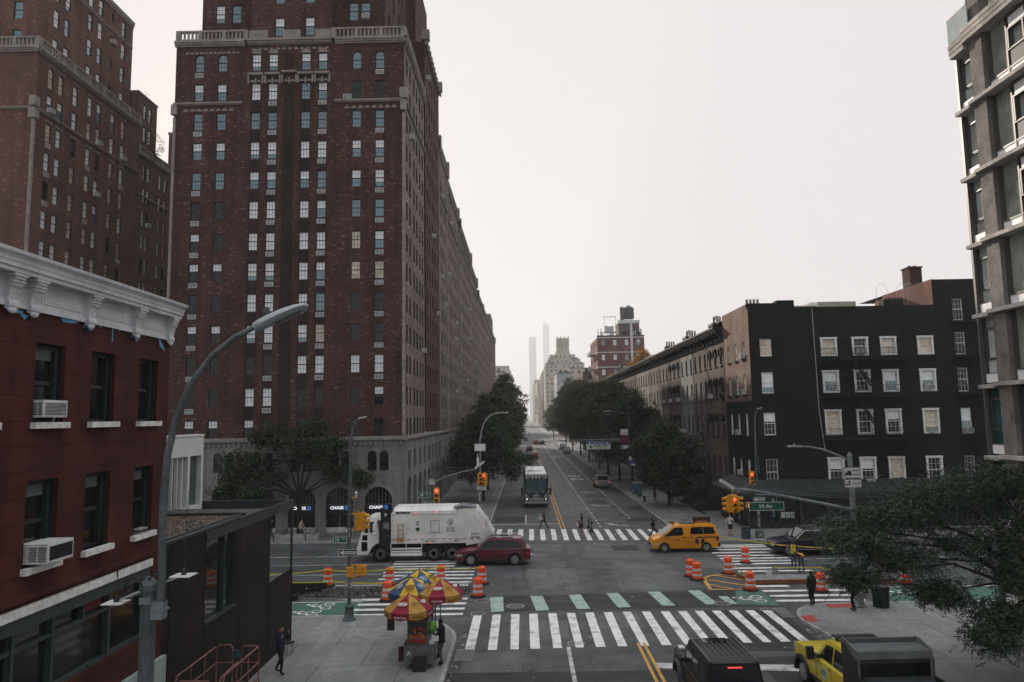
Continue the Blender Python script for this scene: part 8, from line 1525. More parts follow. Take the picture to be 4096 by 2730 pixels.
# silver SUV and distant traffic on the street
SLV = car_paint('silver_paint', (0.30,0.30,0.29)); car('small_suv', 'silver small SUV with red brake lights driving away on the right', 'car', (10.35,98.3,.003), PI/2, 4.6, 1.86, 1.68, 1.35, -1.35, .36, [(-2.25,.5),(-2.3,.85),(-2.25,1.02),(-2.1,1.06),(.9,1.0),(1.6,.95),(2.1,.85),(2.3,.68),(2.3,.45)], [(-2.15,1.03),(-1.75,1.62),(-.4,1.68),(.25,1.64),(1.1,1.0)], SLV, RIMD, wins=[[(.85,1.07),(.3,1.5),(-.1,1.55),(-.15,1.07)],[(-.2,1.07),(-.18,1.55),(-1.0,1.54),(-1.1,1.07)]], lit='rear')
BLKP = car_paint('black_car_paint', (0.012,0.012,0.013)); WHP = car_paint('white_car_paint', (0.55,0.55,0.54)); REDC = car_paint('red_car_paint', (0.22,0.02,0.02))
STD = ([(-2.2,.5),(-2.25,.85),(-2.2,1.0),(-2.0,1.02),(.9,.98),(1.6,.92),(2.1,.8),(2.25,.62),(2.25,.42)], [(-2.05,1.0),(-1.5,1.56),(-.4,1.62),(.25,1.57),(1.1,.96)]); WST = [[(.85,1.03),(.3,1.45),(-.1,1.5),(-.15,1.03)],[(-.2,1.03),(-.18,1.5),(-1.0,1.48),(-1.1,1.03)]]
for x, y, r, p, lab, lt in ((2.5,168,PI/2,REDC,'dark red car with lit tail lamps ahead of the coach',  'rear'),(1.6,205,PI/2,BLKP,'dark car with tail lamps beyond the red one','rear'),(11.3,188,-PI/2,BLKP,'dark car parked nearest under the right street trees',False),(11.4,214,-PI/2,BLKP,'dark car parked farther under the right street trees',False),(6.4,252,PI/2,BLKP,'black car at the sunlit crossing far down the street',False),(4.4,258,PI/2,REDC,'small dark red car at the sunlit crossing','rear'),(3.0,395,-PI/2,WHP,'white car farthest down the street',False),(1.0,290,PI/2,BLKP,'dark car between the trees beyond the crossing','rear')):
    car('distant_car', lab, 'car', (x,y,.003), r, 4.5, 1.8, 1.6, 1.3, -1.35, .34, *STD, p, RIMD, 'cars far down the street', wins=WST, clad=False, lit=lt)
# black boxy off-roader, bottom centre
GBL = mat('gloss_black', (0.009,0.0095,0.010), .38, .06, 1.2, spec=.2); t, bd, gw = car('boxy_off_roader', 'black boxy off-roader with a ribbed roof and red brake bar waiting at the bottom', 'car', (6.27,25.0,.003), PI/2+.02, 4.6, 1.86, 1.97, 1.42, -1.42, .40, [(-2.2,.5),(-2.22,.9),(-2.22,1.16),(-2.2,1.2),(.85,1.2),(.95,1.19),(2.0,1.15),(2.2,1.10),(2.22,.5)], [(-2.16,1.18),(-2.06,1.92),(-1.9,1.97),(.32,1.95),(.40,1.92),(.74,1.18)], GBL, RIMD, taper=.03, roofw=.82, beltw=.97, zb=.42,
   wins=[[(.52,1.26),(.30,1.80),(-.28,1.82),(-.30,1.26)],[(-.40,1.26),(-.38,1.82),(-1.12,1.83),(-1.14,1.26)],[(-1.26,1.26),(-1.24,1.83),(-1.9,1.82),(-1.95,1.26)]], ws=True, bev=.035, lights=False)
b = MB()
for i in range(7): y = -.54+.18*i; b.tube([(-1.85,y,1.975),(-1.75,y,1.985),(-.1 if abs(y) < .5 else .2,y,1.98)], .014, 5)
for s in (1, -1): b.box(-2.1,.35,*sorted((s*.70,s*.745)),1.955,1.985); b.box(-1.95,1.9,*sorted((s*.925,s*.945)),1.08,1.12); b.box(-1.0,1.0,*sorted((s*.9,s*1.02)),.42,.48)
b.build('roof_ribs', mat('satin_black', (.05,.052,.054), .35, .1), bd); b = MB(); b.box(-.18,.3,-.42,.42,1.968,1.976); b.build('sunroof', CGLASS, t); b = MB(); [b.box(-2.128,-2.10,-.22+.055*i,-.18+.055*i,1.80,1.825) for i in range(8)]; b.build('brake_bar', TLIT, t); b = MB(); b.lathe([(.36,-2.46),(.38,-2.44),(.38,-2.24),(.36,-2.22)], (0,0,1.0), 20, 0, 'x'); b.build('spare_wheel_cover', GBL, t)
for s in (1, -1): b = MB(); b.box(1.7,2.05,*sorted((s*.6,s*.8)),1.15,1.23); b.build('indicator', HLAMP, t); b = MB(); b.box(-2.235,-2.2,*sorted((s*.6,s*.85)),.8,1.0); b.build('tail_light', TLAMP, t); b = MB(); o = [(1.42+.54*math.cos(a), .42+.54*math.sin(a)) for a in np.linspace(0,PI,11)]; i_ = [(1.42+.44*math.cos(a), .42+.44*math.sin(a)) for a in np.linspace(0,PI,11)]; [b.slab([(o[k][0],s*.90,o[k][1]),(o[k+1][0],s*.90,o[k+1][1]),(i_[k+1][0],s*.90,i_[k+1][1]),(i_[k][0],s*.90,i_[k][1])], (0,s,0), .13) for k in range(10)]; b.build('wheel_flare', mat('flare_grey', (.05,.052,.052), .4, .1), bd)
# yellow works truck with dump bed, bottom right
DTY = car_paint('works_truck_yellow', (0.56,0.42,0.03)); t, bd, gw = car('works_truck', 'yellow works pickup truck with a grey dump bed at the bottom right', 'truck', (10.78,24.2,.003), PI/2+.03, 6.6, 2.0, 2.05, 2.35, -2.0, .43, [(-.95,.6),(-.97,1.0),(-.96,1.3),(-.9,1.32),(1.15,1.32),(1.35,1.36),(2.6,1.34),(3.12,1.24),(3.22,.95),(3.2,.55)], [(-.92,1.3),(-.86,1.98),(-.7,2.05),(.55,2.05),(.72,2.0),(1.3,1.32)], DTY, RIM, taper=.08, zb=.5, roofw=.80, beltw=.96, wins=[[(1.05,1.38),(.66,1.86),(.18,1.9),(.14,1.38)],[(.06,1.38),(.08,1.9),(-.72,1.9),(-.78,1.38)]], spokes=8, lights=False, mats_=TRIMB)
b = MB(); [b.box(-.7,.45,y-.02,y+.02,2.045,2.062) for y in np.arange(-.6,.61,.2)]; b.build('roof_ribs', DTY, bd); b = MB(); b.box(.3,.62,-.68,.68,2.14,2.19); [b.box(.36,.42,y-.03,y+.03,2.04,2.14) for y in (-.62,-.4,.4,.62)]; b.tube([(.28,-.7,2.1),(.28,.7,2.1)], .018, 5); b.tube([(.66,-.7,2.12),(.66,.7,2.12)], .018, 5); b.build('roof_light_bar', TRIMB, t)
b = MB()
for s in (1, -1): o = [(2.35+.60*math.cos(a), .43+.60*math.sin(a)) for a in np.linspace(-.1,PI+.1,13)]; i_ = [(2.35+.48*math.cos(a), .43+.48*math.sin(a)) for a in np.linspace(-.1,PI+.1,13)]; [b.slab([(o[k][0],s*.93,o[k][1]),(o[k+1][0],s*.93,o[k+1][1]),(i_[k+1][0],s*.93,i_[k+1][1]),(i_[k][0],s*.93,i_[k][1])], (0,s,0), .16) for k in range(12)]
b.build('wheel_flare', TRIMB, bd); door_lines(bd, 2.0, [1.25,.1,-.85], .6, 1.3); b = MB(); b.box(.45,.85,.998,1.004,.78,1.12); k = b.build('door_decal', mat('pale_decal', (.40,.47,.45), .5, .2, 6), bd); b = MB(); put_text(b, 'DOT', .17, (.65,1.008,.95), (-1,0,0), (0,0,1), bold=.05, fit=.36); put_text(b, 'NYC', .08, (.65,1.008,1.07), (-1,0,0), (0,0,1), fit=.2); b.build('lettering', mat('decal_green', (.02,.16,.13), .5, .1), k)
for s in (1, -1): b = MB(); b.box(3.0,3.24,*sorted((s*.55,s*.92)),.95,1.2); b.build('headlight', HLAMP, t); b = MB(); b.box(1.05,1.2,*sorted((s*1.0,s*1.34)),1.42,1.46); b.box(1.0,1.16,*sorted((s*1.14,s*1.36)),1.28,1.68); b.build('tow_mirror', TRIMB, t)
b = MB(); BDM = mat('grey_dump_bed', (0.12,0.125,0.125), .5, .25, 2, fine=.15)
b.box(-1.25,-1.15,-1.12,1.12,.8,2.35); b.box(-1.9,-1.2,-1.12,1.12,2.35,2.40); b.slab([(-1.2,-1.14,2.35),(-1.2,1.14,2.35),(-1.05,1.14,2.55),(-1.05,-1.14,2.55)], (-1,0,.4), .04); b.box(-1.95,-1.86,-1.12,1.12,2.1,2.40)
for s in (1, -1): b.slab([(-1.1,s*1.12,.8),(-1.1,s*1.12,2.5),(-1.35,s*1.12,2.5),(-2.0,s*1.12,2.2),(-2.0,s*1.12,1.75),(-4.2,s*1.12,1.75),(-4.2,s*1.12,.8)] if s < 0 else [(-1.1,s*1.12,.8),(-4.2,s*1.12,.8),(-4.2,s*1.12,1.75),(-2.0,s*1.12,1.75),(-2.0,s*1.12,2.2),(-1.35,s*1.12,2.5),(-1.1,s*1.12,2.5)], (0,s,0), .05)
b.box(-4.2,-1.2,-1.12,1.12,.78,.86); b.build('dump_bed', mat('dark_dump_bed', (.022,.024,.025), .5, .3, 2), t); b = MB(); b.box(-1.92,-1.06,-1.15,1.15,2.42,2.45); b.box(-1.1,-1.05,-1.15,1.15,2.45,2.58); [b.slab([(-1.1,s*1.15,2.1),(-1.95,s*1.15,2.1),(-1.95,s*1.15,2.48),(-1.4,s*1.15,2.62),(-1.1,s*1.15,2.62)], (0,-s,0), .04) for s in (1,-1)]; b.box(-1.97,-1.92,-1.15,1.15,2.22,2.44); b.box(-2.0,-1.96,-1.15,-1.05,.9,2.3); b.box(-2.0,-1.96,1.05,1.15,.9,2.3); b.build('cab_guard', BDM, t); b = MB(); b.slab([(-2.0,-1.0,1.72),(-2.0,1.0,1.72),(-4.1,1.05,1.35),(-4.1,-1.05,1.35)][::-1], (0,0,1), .02); b.build('tarpaulin', mat('dark_tarpaulin', (.022,.026,.027), .55, .25, 2), t)
# coach
CW = mat('coach_silver', (0.24,0.25,0.25), .3, .1, 1, coat=.4); t = thing('coach', 'white roofed coach with a black front waiting on the left of the street', 'bus', (1.26,77.2,.003), None, -PI/2); Wc, Hc, Lc = 2.6, 3.42, 12.6
def rrect(y0, y1, z0, z1, r, n=4): return [(y1-r+r*math.cos(a), z1-r+r*math.sin(a)) for a in np.linspace(0,PI/2,n)] + [(y0+r-r*math.sin(a), z1-r+r*math.cos(a)) for a in np.linspace(0,PI/2,n)] + [(y0,z0),(y1,z0)]
b = MB(); R_ = rrect(-1.3,1.3,.35,Hc,.2,5); m_ = len(R_); rows = [[(x, y*s_, .35+(z-.35)*h_) for y, z in R_] for x, s_, h_ in ((-Lc,.98,1),(-Lc+.1,1,1),(-.45,1,1),(-.12,.985,.975),(0,.94,.93))]
for i in range(len(rows)-1): b.add(rows[i]+rows[i+1], [(j,(j+1)%m_,m_+(j+1)%m_,m_+j) for j in range(m_)])
b.poly(rows[0][::-1]); b.poly(rows[-1]); bd = b.build('body', mat('coach_black', (.016,.017,.018), .3, .1, coat=.5), t, smooth=40); b = MB(); b.box(-Lc+.2,-.5,-1.12,1.12,Hc-.02,Hc+.06); b.box(-6,-4,-.8,.8,Hc+.06,Hc+.18); b.box(-.5,-.3,-1.1,1.1,Hc-.03,Hc+.03); b.build('white_roof', mat('white_coach_roof', (.62,.62,.61), .35, .12, 1), bd)
b = MB(); [b.slab([(.012,*p) for p in q], (1,0,0), .02) for q in ([(-1.02,1.52),(-.03,1.48),(-.03,2.98),(-.98,2.94)],[(.03,1.48),(1.02,1.52),(.98,2.94),(.03,2.98)])]; b.build('windscreen', mat('coach_windscreen', (.03,.07,.085), .05, .2, .8, ior=1.8), bd); b = MB(); [b.box(-11.8+1.9*i,-10.1+1.9*i,s*1.29-.02,s*1.29+.02,1.6,2.9) for i in range(6) for s in (1,-1)]; b.build('side_window', CGLASS, bd)
b = MB(); b.slab([(.0,-1.24,.42),(.0,1.24,.42),(.0,1.24,.72),(.0,-1.24,.72)], (1,0,0), .06); b.slab([(.0,-1.22,.76),(.0,1.22,.76),(.0,1.1,1.0),(.0,-1.1,1.0)], (1,0,0), .04); [b.slab([(.0,s*1.2,.98),(.0,s*.72,.98),(.0,s*.98,1.42),(.0,s*1.2,1.5)] if s > 0 else [(.0,s*1.2,.98),(.0,s*1.2,1.5),(.0,s*.98,1.42),(.0,s*.72,.98)], (1,0,0), .03) for s in (1,-1)]; b.build('silver_front', CW, bd)
for s in (1, -1): b = MB(); b.box(.0,.055,*sorted((s*.78,s*1.2)),.80,1.0); b.build('headlight', TRIMB, t); b = MB(); b.lathe([(.055,.05),(.055,.07),(.01,.075)], (0,s*1.0,.9), 10, 0, 'x'); b.build('lit_lamp', HLIT, t); b = MB(); b.tube([(-.1,s*1.2,2.6),(.3,s*1.45,2.5),(.32,s*1.48,2.2)], .03, 5); b.box(.2,.4,*sorted((s*1.36,s*1.6)),1.35,2.1); b.build('wing_mirror', TRIMB, t)
b = MB(); [b.box(.0,.02,y-.04,y+.04,3.08,3.13) for y in (-1.0,-.35,0,.35,1.0)]; b.build('marker_lamp', mat('amber_marker', (.8,.4,.15), .3, 0, emit=((1,.5,.2),1.5)), bd); b = MB(); put_text(b, '1264', .13, (.022,-.72,3.1), (0,1,0), (0,0,1)); put_text(b, '1264', .13, (.022,.72,3.1), (0,1,0), (0,0,1)); put_text(b, 'PREVOST', .1, (.03,0,1.26), (0,1,0), (0,0,1), bold=.05, fit=.72); put_text(b, 'Academy', .2, (.045,0,1.09), (0,1,0), (0,.15,1), fit=.7); b.lathe([(.07,.015),(.07,.02)], (0,0,1.42), 12, 0, 'x'); b.build('lettering', SWHT, bd)
for x in (-2.6,-9.2,-10.5):
    for s in (1, -1): wheel(t, x, s*1.14, .5, .3, RIM, 8)
# garbage truck
GTW = mat('sanitation_white', (0.68,0.665,0.63), .45, .14, .9, fine=.06, fs=12, coat=.15); GTD = mat('truck_dark_steel', (.022,.022,.022), .6, .3, 4); t = thing('garbage_truck', 'big white sanitation garbage truck crossing behind the dark red SUV', 'truck', (-6.5,50.4,.003), None, 0, world=True); YN, YB = 49.2, 51.65; b = MB()
b.slab([(-9.0,YN,1.22),(-3.95,YN,1.22),(-4.55,YN,3.34),(-8.85,YN,3.34),(-9.0,YN,3.2)], (0,1,0), YB-YN); b.slab([(-8.85,YN+.12,3.34),(-4.55,YN+.12,3.34),(-4.55,YN+.35,3.56),(-8.85,YN+.35,3.56)], (0,1,0), YB-YN-.6); b.slab([(-3.95,YN-.03,1.05),(-2.2,YN-.03,1.3),(-2.12,YN-.03,1.7),(-3.25,YN-.03,3.42),(-4.5,YN-.03,3.42),(-4.5,YN-.03,3.0)], (0,1,0), YB-YN+.06); body = b.build('refuse_body', GTW, t)
b = MB(); b.box(-9.02,-3.95,YN-.03,YN-.001,1.2,1.28); b.box(-9.0,-8.92,YN-.04,YN,1.28,3.2); b.box(-7.55,-7.48,YN-.03,YN,1.3,3.3); b.box(-7.5,-4.4,YN-.035,YN,3.12,3.2); b.box(-8.95,-7.5,YN-.03,YN,3.12,3.16); b.slab([(-4.55,YN-.05,3.3),(-4.42,YN-.05,3.3),(-3.85,YN-.05,1.2),(-3.98,YN-.05,1.2)], (0,1,0), .05); b.slab([(-3.4,YN-.06,3.0),(-3.3,YN-.06,3.1),(-2.2,YN-.06,1.5),(-2.3,YN-.06,1.4)], (0,1,0), .05); b.box(-8.85,-8.0,YN-.02,YN,1.75,2.95); b.box(-7.5,-4.5,YN-.06,YN,1.28,1.46); b.build('body_ribs', GTW, body)
b = MB(); [b.box(-8.55,-8.52,YN-.08,YN-.05,1.35,2.5), b.box(-8.2,-8.17,YN-.08,YN-.05,1.35,2.5)]; [b.box(-8.55,-8.17,YN-.08,YN-.05,z,z+.03) for z in (1.4,1.6,1.85,2.1,2.45)]; b.box(-8.6,-8.12,YN-.1,YN-.05,1.32,1.6); b.build('step_ladder', mat('tan_ladder', (.36,.20,.09), .6, .2, 5), body); b = MB(); [b.box(-6.35,-5.75,YN-.012,YN,z,z+.02) for z in (1.93,2.68)]; [b.box(x,x+.03,YN-.012,YN,1.93,2.7) for x in (-6.35,-5.78)]; b.build('poster_frame', F_GRY, body)
b = MB(); put_text(b, 'sanitation', .26, (-8.2,YN-.013,3.24), (1,0,0), (0,0,1), bold=.05, fit=1.0); put_text(b, "DON'T", .2, (-3.35,YN-.045,1.78), (1,0,0), (0,0,1), bold=.02, fit=.5); put_text(b, 'LITTER', .2, (-3.35,YN-.045,1.56), (1,0,0), (0,0,1), bold=.02, fit=.58); put_text(b, '25DY-778', .17, (-6.4,YN-.065,1.36), (1,0,0), (0,0,1), bold=.02, fit=.62); put_text(b, 'M.4', .17, (-4.6,YN-.065,1.37), (1,0,0), (0,0,1), bold=.02, fit=.25)
put_text(b, 'NEW YORK', .1, (-5.0,YN-.013,1.98), (1,0,0), (0,0,1), bold=.02, fit=.6); [put_text(b, s_, .07, (-5.0,YN-.013,2.24-.09*i), (1,0,0), (0,0,1), fit=.55) for i, s_ in enumerate(("DON'T DUMP ON", "DON'T LITTER IN", "DON'T MESS WITH"))]; put_text(b, 'KJDEP\n29967\nSQ178', .1, (-7.22,YN-.013,2.52), (1,0,0), (0,0,1), fit=.24); put_text(b, 'Find us on social @nycsanitation', .06, (-6.1,YN-.013,1.88), (1,0,0), (0,0,1), fit=1.1); put_text(b, '15.0', .07, (-8.94,YN-.045,2.05), (1,0,0), (0,0,1), fit=.12); b.build('lettering', F_BLK, body)
b = MB(); k = 20; c_ = (-5.0,2.58)
for a in range(k): b.quad(*[(c_[0]+s_*math.cos(a_),YN-.013,c_[1]+s_*math.sin(a_)) for s_, a_ in ((.2,2*PI*a/k),(.2,2*PI*(a+1)/k),(.17,2*PI*(a+1)/k),(.17,2*PI*a/k))])
b.slab([(c_[0]-.13,YN-.013,c_[1]+.07),(c_[0],YN-.013,c_[1]+.02),(c_[0]+.13,YN-.013,c_[1]+.07),(c_[0]+.06,YN-.013,c_[1]-.0),(c_[0]+.02,YN-.013,c_[1]-.13),(c_[0]-.02,YN-.013,c_[1]-.13),(c_[0]-.06,YN-.013,c_[1]-.0)][::-1], (0,-1,0), .002); b.ball((c_[0],YN-.012,c_[1]+.1),(.03,.004,.03)); b.slab([(-7.36,YN-.012,2.24),(-7.08,YN-.012,2.24),(-7.08,YN-.012,2.1),(-7.22,YN-.012,1.98),(-7.36,YN-.012,2.1)][::-1], (0,-1,0), .003); b.build('round_emblem', mat('dark_green_emblem', (.012,.045,.035), .5, .2), body); b = MB(); b.box(-7.26,-7.16,YN-.012,YN-.002,1.83,1.9); b.build('gold_sticker', UY, body)
b = MB(); [b.box(-8.9+.47*i,-8.62+.47*i,YN-.066,YN-.03,1.47,1.5) for i in range(13)]; [b.box(x,x+.06,YN-.05,YN-.03,z,z+.07) for x, z in ((-8.93,3.05),(-8.93,2.7),(-3.4,2.9),(-3.3,2.85))]; b.build('red_reflectors', TLAMP, body)
b = MB(); [b.lathe([(.035,-.02),(.03,.0)], (x,YN-.06,z), 8, 0, 'y') for x, z in ((-7.3,3.26),(-5.9,3.26))]; b.lathe([(.035,-.02),(.03,0)], (-6.4,YN-.08,1.24), 8, 0, 'y'); b.build('red_marker_lamp', TLIT, body)
b = MB(); b.slab([(-11.32,YN,.5),(-10.6,YN,.5),(-10.4,YN,.75),(-9.85,YN,1.25),(-9.85,YN,2.0),(-10.0,YN,2.75),(-10.62,YN,2.75),(-11.0,YN,2.0),(-11.3,YN,1.0)], (0,1,0), YB-YN); b.box(-10.7,-9.75,YN+.1,YB-.1,2.75,2.9); b.box(-10.5,-9.9,YN+.3,YB-.3,2.9,3.0); cab = b.build('cab', GTW, t, smooth=30)
b = MB(); b.slab([(-10.84,YN-.006,1.95),(-10.55,YN-.006,1.95),(-10.55,YN-.006,2.65),(-10.62,YN-.006,2.65)], (0,-1,0), .01); b.slab([(-10.45,YN-.006,1.95),(-10.15,YN-.006,1.95),(-10.15,YN-.006,2.65),(-10.45,YN-.006,2.65)], (0,-1,0), .01); b.slab([(-10.95,YN-.006,1.45),(-10.6,YN-.006,1.45),(-10.6,YN-.006,1.8),(-10.95,YN-.006,1.8)], (0,-1,0), .01); b.slab([(-11.0,YN-.006,.75),(-10.6,YN-.006,.75),(-10.6,YN-.006,1.35),(-11.0,YN-.006,1.35)], (0,-1,0), .01); b.slab([(-11.02,YN+.15,2.02),(-11.02,YB-.15,2.02),(-10.66,YB-.15,2.7),(-10.66,YN+.15,2.7)], (-1,0,.4), .02); b.build('cab_window', CGLASS, cab)
b = MB(); b.box(-10.2,-9.95,YN-.25,YN-.05,2.1,2.55); b.box(-10.2,-9.95,YN-.25,YN-.05,1.85,2.05); b.tube([(-10.05,YN,2.6),(-10.08,YN-.15,2.58)], .02, 5); b.build('cab_mirror', GTW, cab); b = MB(); b.box(-9.8,-9.05,YN+.1,YB-.1,.75,2.6); b.lathe([(.14,1.6),(.14,3.3),(.2,3.3),(.2,3.52),(.1,3.56)], (-9.65,YN+.35,0), 10); b.lathe([(.12,1.3),(.12,2.9)], (-9.28,YN+.2,0), 10); b.tube([(-9.5,YN+.1,2.5),(-9.2,YN+.1,2.9),(-9.1,YN+.1,2.6)], .06, 6); b.build('engine_stack', GTD, t); b = MB(); b.box(-9.55,-9.15,YN+.05,YN+.2,2.2,2.6); [b.lathe([(.125,z),(.13,z+.06)], (-9.28,YN+.2,0), 10) for z in (1.7,2.1,2.5)]; b.build('pipework', STEEL, t)
b = MB(); b.box(-11.2,-2.6,YN+.4,YB-.4,.55,1.2); b.box(-4.0,-2.4,YN+.2,YB-.2,.5,1.05); b.build('chassis', GTD, t); b = MB(); b.box(-9.05,-6.92,YN-.02,YN+.04,.4,.6); b.box(-9.05,-6.92,YN-.02,YN+.04,.64,.74); b.box(-9.05,-6.92,YN-.02,YN+.04,.82,.92); b.box(-9.05,-9.0,YN-.02,YN+.03,.6,1.2); b.box(-6.97,-6.92,YN-.02,YN+.03,.6,1.2); b.box(-8.02,-7.98,YN-.02,YN+.03,.6,1.2); b.build('side_guard', GTW, t)
b = MB(); o = [(-9.72+.72*math.cos(a), .55+.72*math.sin(a)) for a in np.linspace(.2,PI-.1,10)]; i_ = [(-9.72+.62*math.cos(a), .55+.62*math.sin(a)) for a in np.linspace(.2,PI-.1,10)]; [b.slab([(o[k][0],YN-.02,o[k][1]),(o[k+1][0],YN-.02,o[k+1][1]),(i_[k+1][0],YN-.02,i_[k+1][1]),(i_[k][0],YN-.02,i_[k][1])], (0,1,0), .4) for k in range(9)]; b.build('mudguard', GTD, t)
b = MB(); b.box(-4.75,-3.3,YN+.25,YN+.8,3.42,3.6); [b.tube([(-4.8,YN+y,3.5),(-4.2,YN+y,3.66),(-3.5,YN+y,3.55)], .05, 6) for y in (.15,.5,1.2)]; b.box(-4.6,-4.3,YN+.05,YN+.3,3.4,3.62); b.build('lift_rams', STEEL, body); b = MB(); b.box(-2.75,-2.45,YN-.05,YN+.15,2.2,2.9); b.slab([(-3.2,YN-.04,3.3),(-2.9,YN-.04,3.2),(-2.1,YN-.04,1.75),(-2.25,YN-.04,1.7)], (0,1,0), .08); b.box(-2.4,-2.1,YN-.04,YB,1.28,1.34); b.build('hopper_frame', GTW, body); b = MB(); b.box(-2.62,-2.58,YN-.06,YN-.04,2.3,2.6); b.build('hopper_lamp', TLAMP, body)
for x in (-9.72,-6.15,-4.9):
    for s, y in ((-1,YN+.17),(1,YB-.17)): b = MB(); b.lathe([(.3,-.15),(.49,-.15),(.53,-.1),(.53,.1),(.49,.15),(.3,.15)], (x,y,.53), 24, 0, 'y'); w_ = b.build('wheel', TYRE, t, smooth=40); b = MB(); b.lathe([(.32,-.02),(.30,.02),(.16,.03),(.15,-.06),(.05,-.07)] if s > 0 else [(.05,.07),(.15,.06),(.16,-.03),(.30,-.02),(.32,.02)], (x,y+s*.17,.53), 20, 0, 'y'); b.build('rim', RIMD, w_)
# ================================================================== people
SKIN1 = mat('light_skin', (0.42,0.24,0.17), .55, .1, 8); SKIN2 = mat('tan_skin', (0.26,0.14,0.09), .55, .1, 8); SKIN3 = mat('brown_skin', (0.10,0.055,0.038), .55, .1, 8); HAIRB = mat('black_hair', (0.010,0.009,0.008), .6, .2, 20); HAIRN = mat('brown_hair', (0.035,0.022,0.015), .6, .2, 20); SHOE = mat('dark_shoe', (0.014,0.014,0.015), .6, .15); SHOEW = mat('white_shoe', (0.50,0.50,0.48), .6, .15, 9)
def cloth(n, c): return mat('cloth_'+n, c, .9, .18, 5)
CB = cloth('black', (0.013,0.013,0.015)); CN = cloth('navy', (0.016,0.021,0.035)); CJ = cloth('grey_jeans', (0.060,0.070,0.085)); CW_ = cloth('white', (0.50,0.44,0.42)); CG = cloth('grey', (0.10,0.095,0.09)); CR = cloth('rust_grey', (0.12,0.06,0.055)); CBL = cloth('blue', (0.03,0.045,0.09)); HIV = cloth('orange_vest', (0.70,0.12,0.02)); HIY = cloth('lime', (0.45,0.62,0.05)); CP = cloth('pale_pink', (0.50,0.36,0.32))
def person(label, loc, rz, legs=(0,0), arms=None, top=CB, bottom=CB, skin=SKIN1, hair=HAIRB, shoes=SHOE, h=1.72, long_hair=False, shorts=False, lean=0.0, headturn=0.0, bare_arms=False, knee=(0.06,0.06), group=None, coat=False, vest=None, bald=False, headpitch=0.0):
    """one skinned body from a posed skeleton (faces +y locally); legs: forward swing of each foot; arms: (elbow, wrist) offsets from each shoulder"""
    s = h/1.75; t = thing('person', label, 'person', loc, group, rz); J = {}; hipz = .93-.06*max(abs(legs[0]),abs(legs[1]))*1.0
    ln = lambda z: (z-.93)*math.sin(lean); lz = lambda z: .93+(z-.93)*math.cos(lean)+(hipz-.93)
    J['pelvis'] = (0,0,hipz); J['waist'] = (0,ln(1.08),lz(1.08)); J['chest'] = (0,ln(1.30),lz(1.30)); J['neck'] = (0,ln(1.47)+.01,lz(1.47)); J['head'] = (0,ln(1.58)+.03+.05*headpitch,lz(1.57)-.03*headpitch); J['crown'] = (0,ln(1.68)+.035+.12*headpitch,lz(1.69)-.05*headpitch)
    for sd, k in ((1,0),(-1,1)):
        n = 'lr'[k]; f = legs[k]; J['hip'+n] = (.085*sd,0,hipz-.04); up = max(0,-f)*.25; J['knee'+n] = (.095*sd, f*.5+knee[k]+.02, .49+up*.35-.02*abs(f)); J['ank'+n] = (.10*sd, f-.03, .085+up*.6); J['toe'+n] = (.115*sd, f+.13, .035+up*.2)
        J['sho'+n] = (.185*sd, ln(1.40), lz(1.40)); e, w_ = (arms[k] if arms else ((.05*sd,-.03,-.28),(.06*sd,.03,-.53))); S = Vector(J['sho'+n]); J['elb'+n] = tuple(S+Vector(e)); J['wri'+n] = tuple(S+Vector(w_))
    E_ = [('pelvis','waist','t'),('waist','chest','t'),('chest','neck','t'),('neck','head','s'),('head','crown','s')]
    for n in 'lr': E_ += [('pelvis','hip'+n,'b'),('hip'+n,'knee'+n,'b'),('knee'+n,'ank'+n,'k'),('ank'+n,'toe'+n,'f'),('chest','sho'+n,'t'),('sho'+n,'elb'+n,'u'),('elb'+n,'wri'+n,'a')]
    rad_ = dict(pelvis=(.135,.10),waist=(.125,.09),chest=(.15,.105),neck=(.052,.055),head=(.075,.088),crown=(.062,.075)); rr = dict(hip=(.092,.095),knee=(.058,.06),ank=(.036,.042),toe=(.038,.03),sho=(.062,.062),elb=(.042,.042),wri=(.027,.030)); bulk = 1.12 if coat else 1.0
    names = list(J); ix = {n: i for i, n in enumerate(names)}; me = bpy.data.meshes.new('body'); me.from_pydata([tuple(c*s for c in J[n]) for n in names], [(ix[a],ix[b]) for a,b,_ in E_], []); o = bpy.data.objects.new('body', me); COL.objects.link(o); md = o.modifiers.new('skin','SKIN'); md.use_smooth_shade = True
    for n in names:
        r = rad_.get(n) or rr[n[:-1]]; k = (bulk*1.1 if n[:3] in ('wai','che','sho','elb','pel') else (1.22 if n[:3] in ('hip','kne','ank','toe') else 1)); v = me.skin_vertices[0].data[ix[n]]; v.radius = (r[0]*s*k, r[1]*s*k); v.use_root = (n == 'pelvis')
    sb = o.modifiers.new('sub','SUBSURF'); sb.levels = 1; sb.render_levels = 1; bpy.context.view_layer.update(); ev = o.evaluated_get(bpy.context.evaluated_depsgraph_get()).to_mesh(); b = MB(); mats = [skin, top, bottom, shoes]
    segs = [(Vector(J[a])*s, Vector(J[c])*s, k) for a,c,k in E_]
    def cls(p):
        best = None
        for a, c, k in segs:
            d = c-a; u = max(0,min(1,(p-a).dot(d)/d.length_squared)); dist = (p-(a+d*u)).length-.02*(k == 't')
            if best is None or dist < best[0]: best = (dist, k, u)
        k, u = best[1], best[2]
        return {'t':1,'s':0,'b':2 if not (shorts and u > .8) else 0,'k':(0 if shorts else 2),'f':3,'u':(0 if bare_arms and u > .5 else 1),'a':(0 if bare_arms or u > .9 else 1)}[k]
    vs_ = [tuple(v.co) for v in ev.vertices]
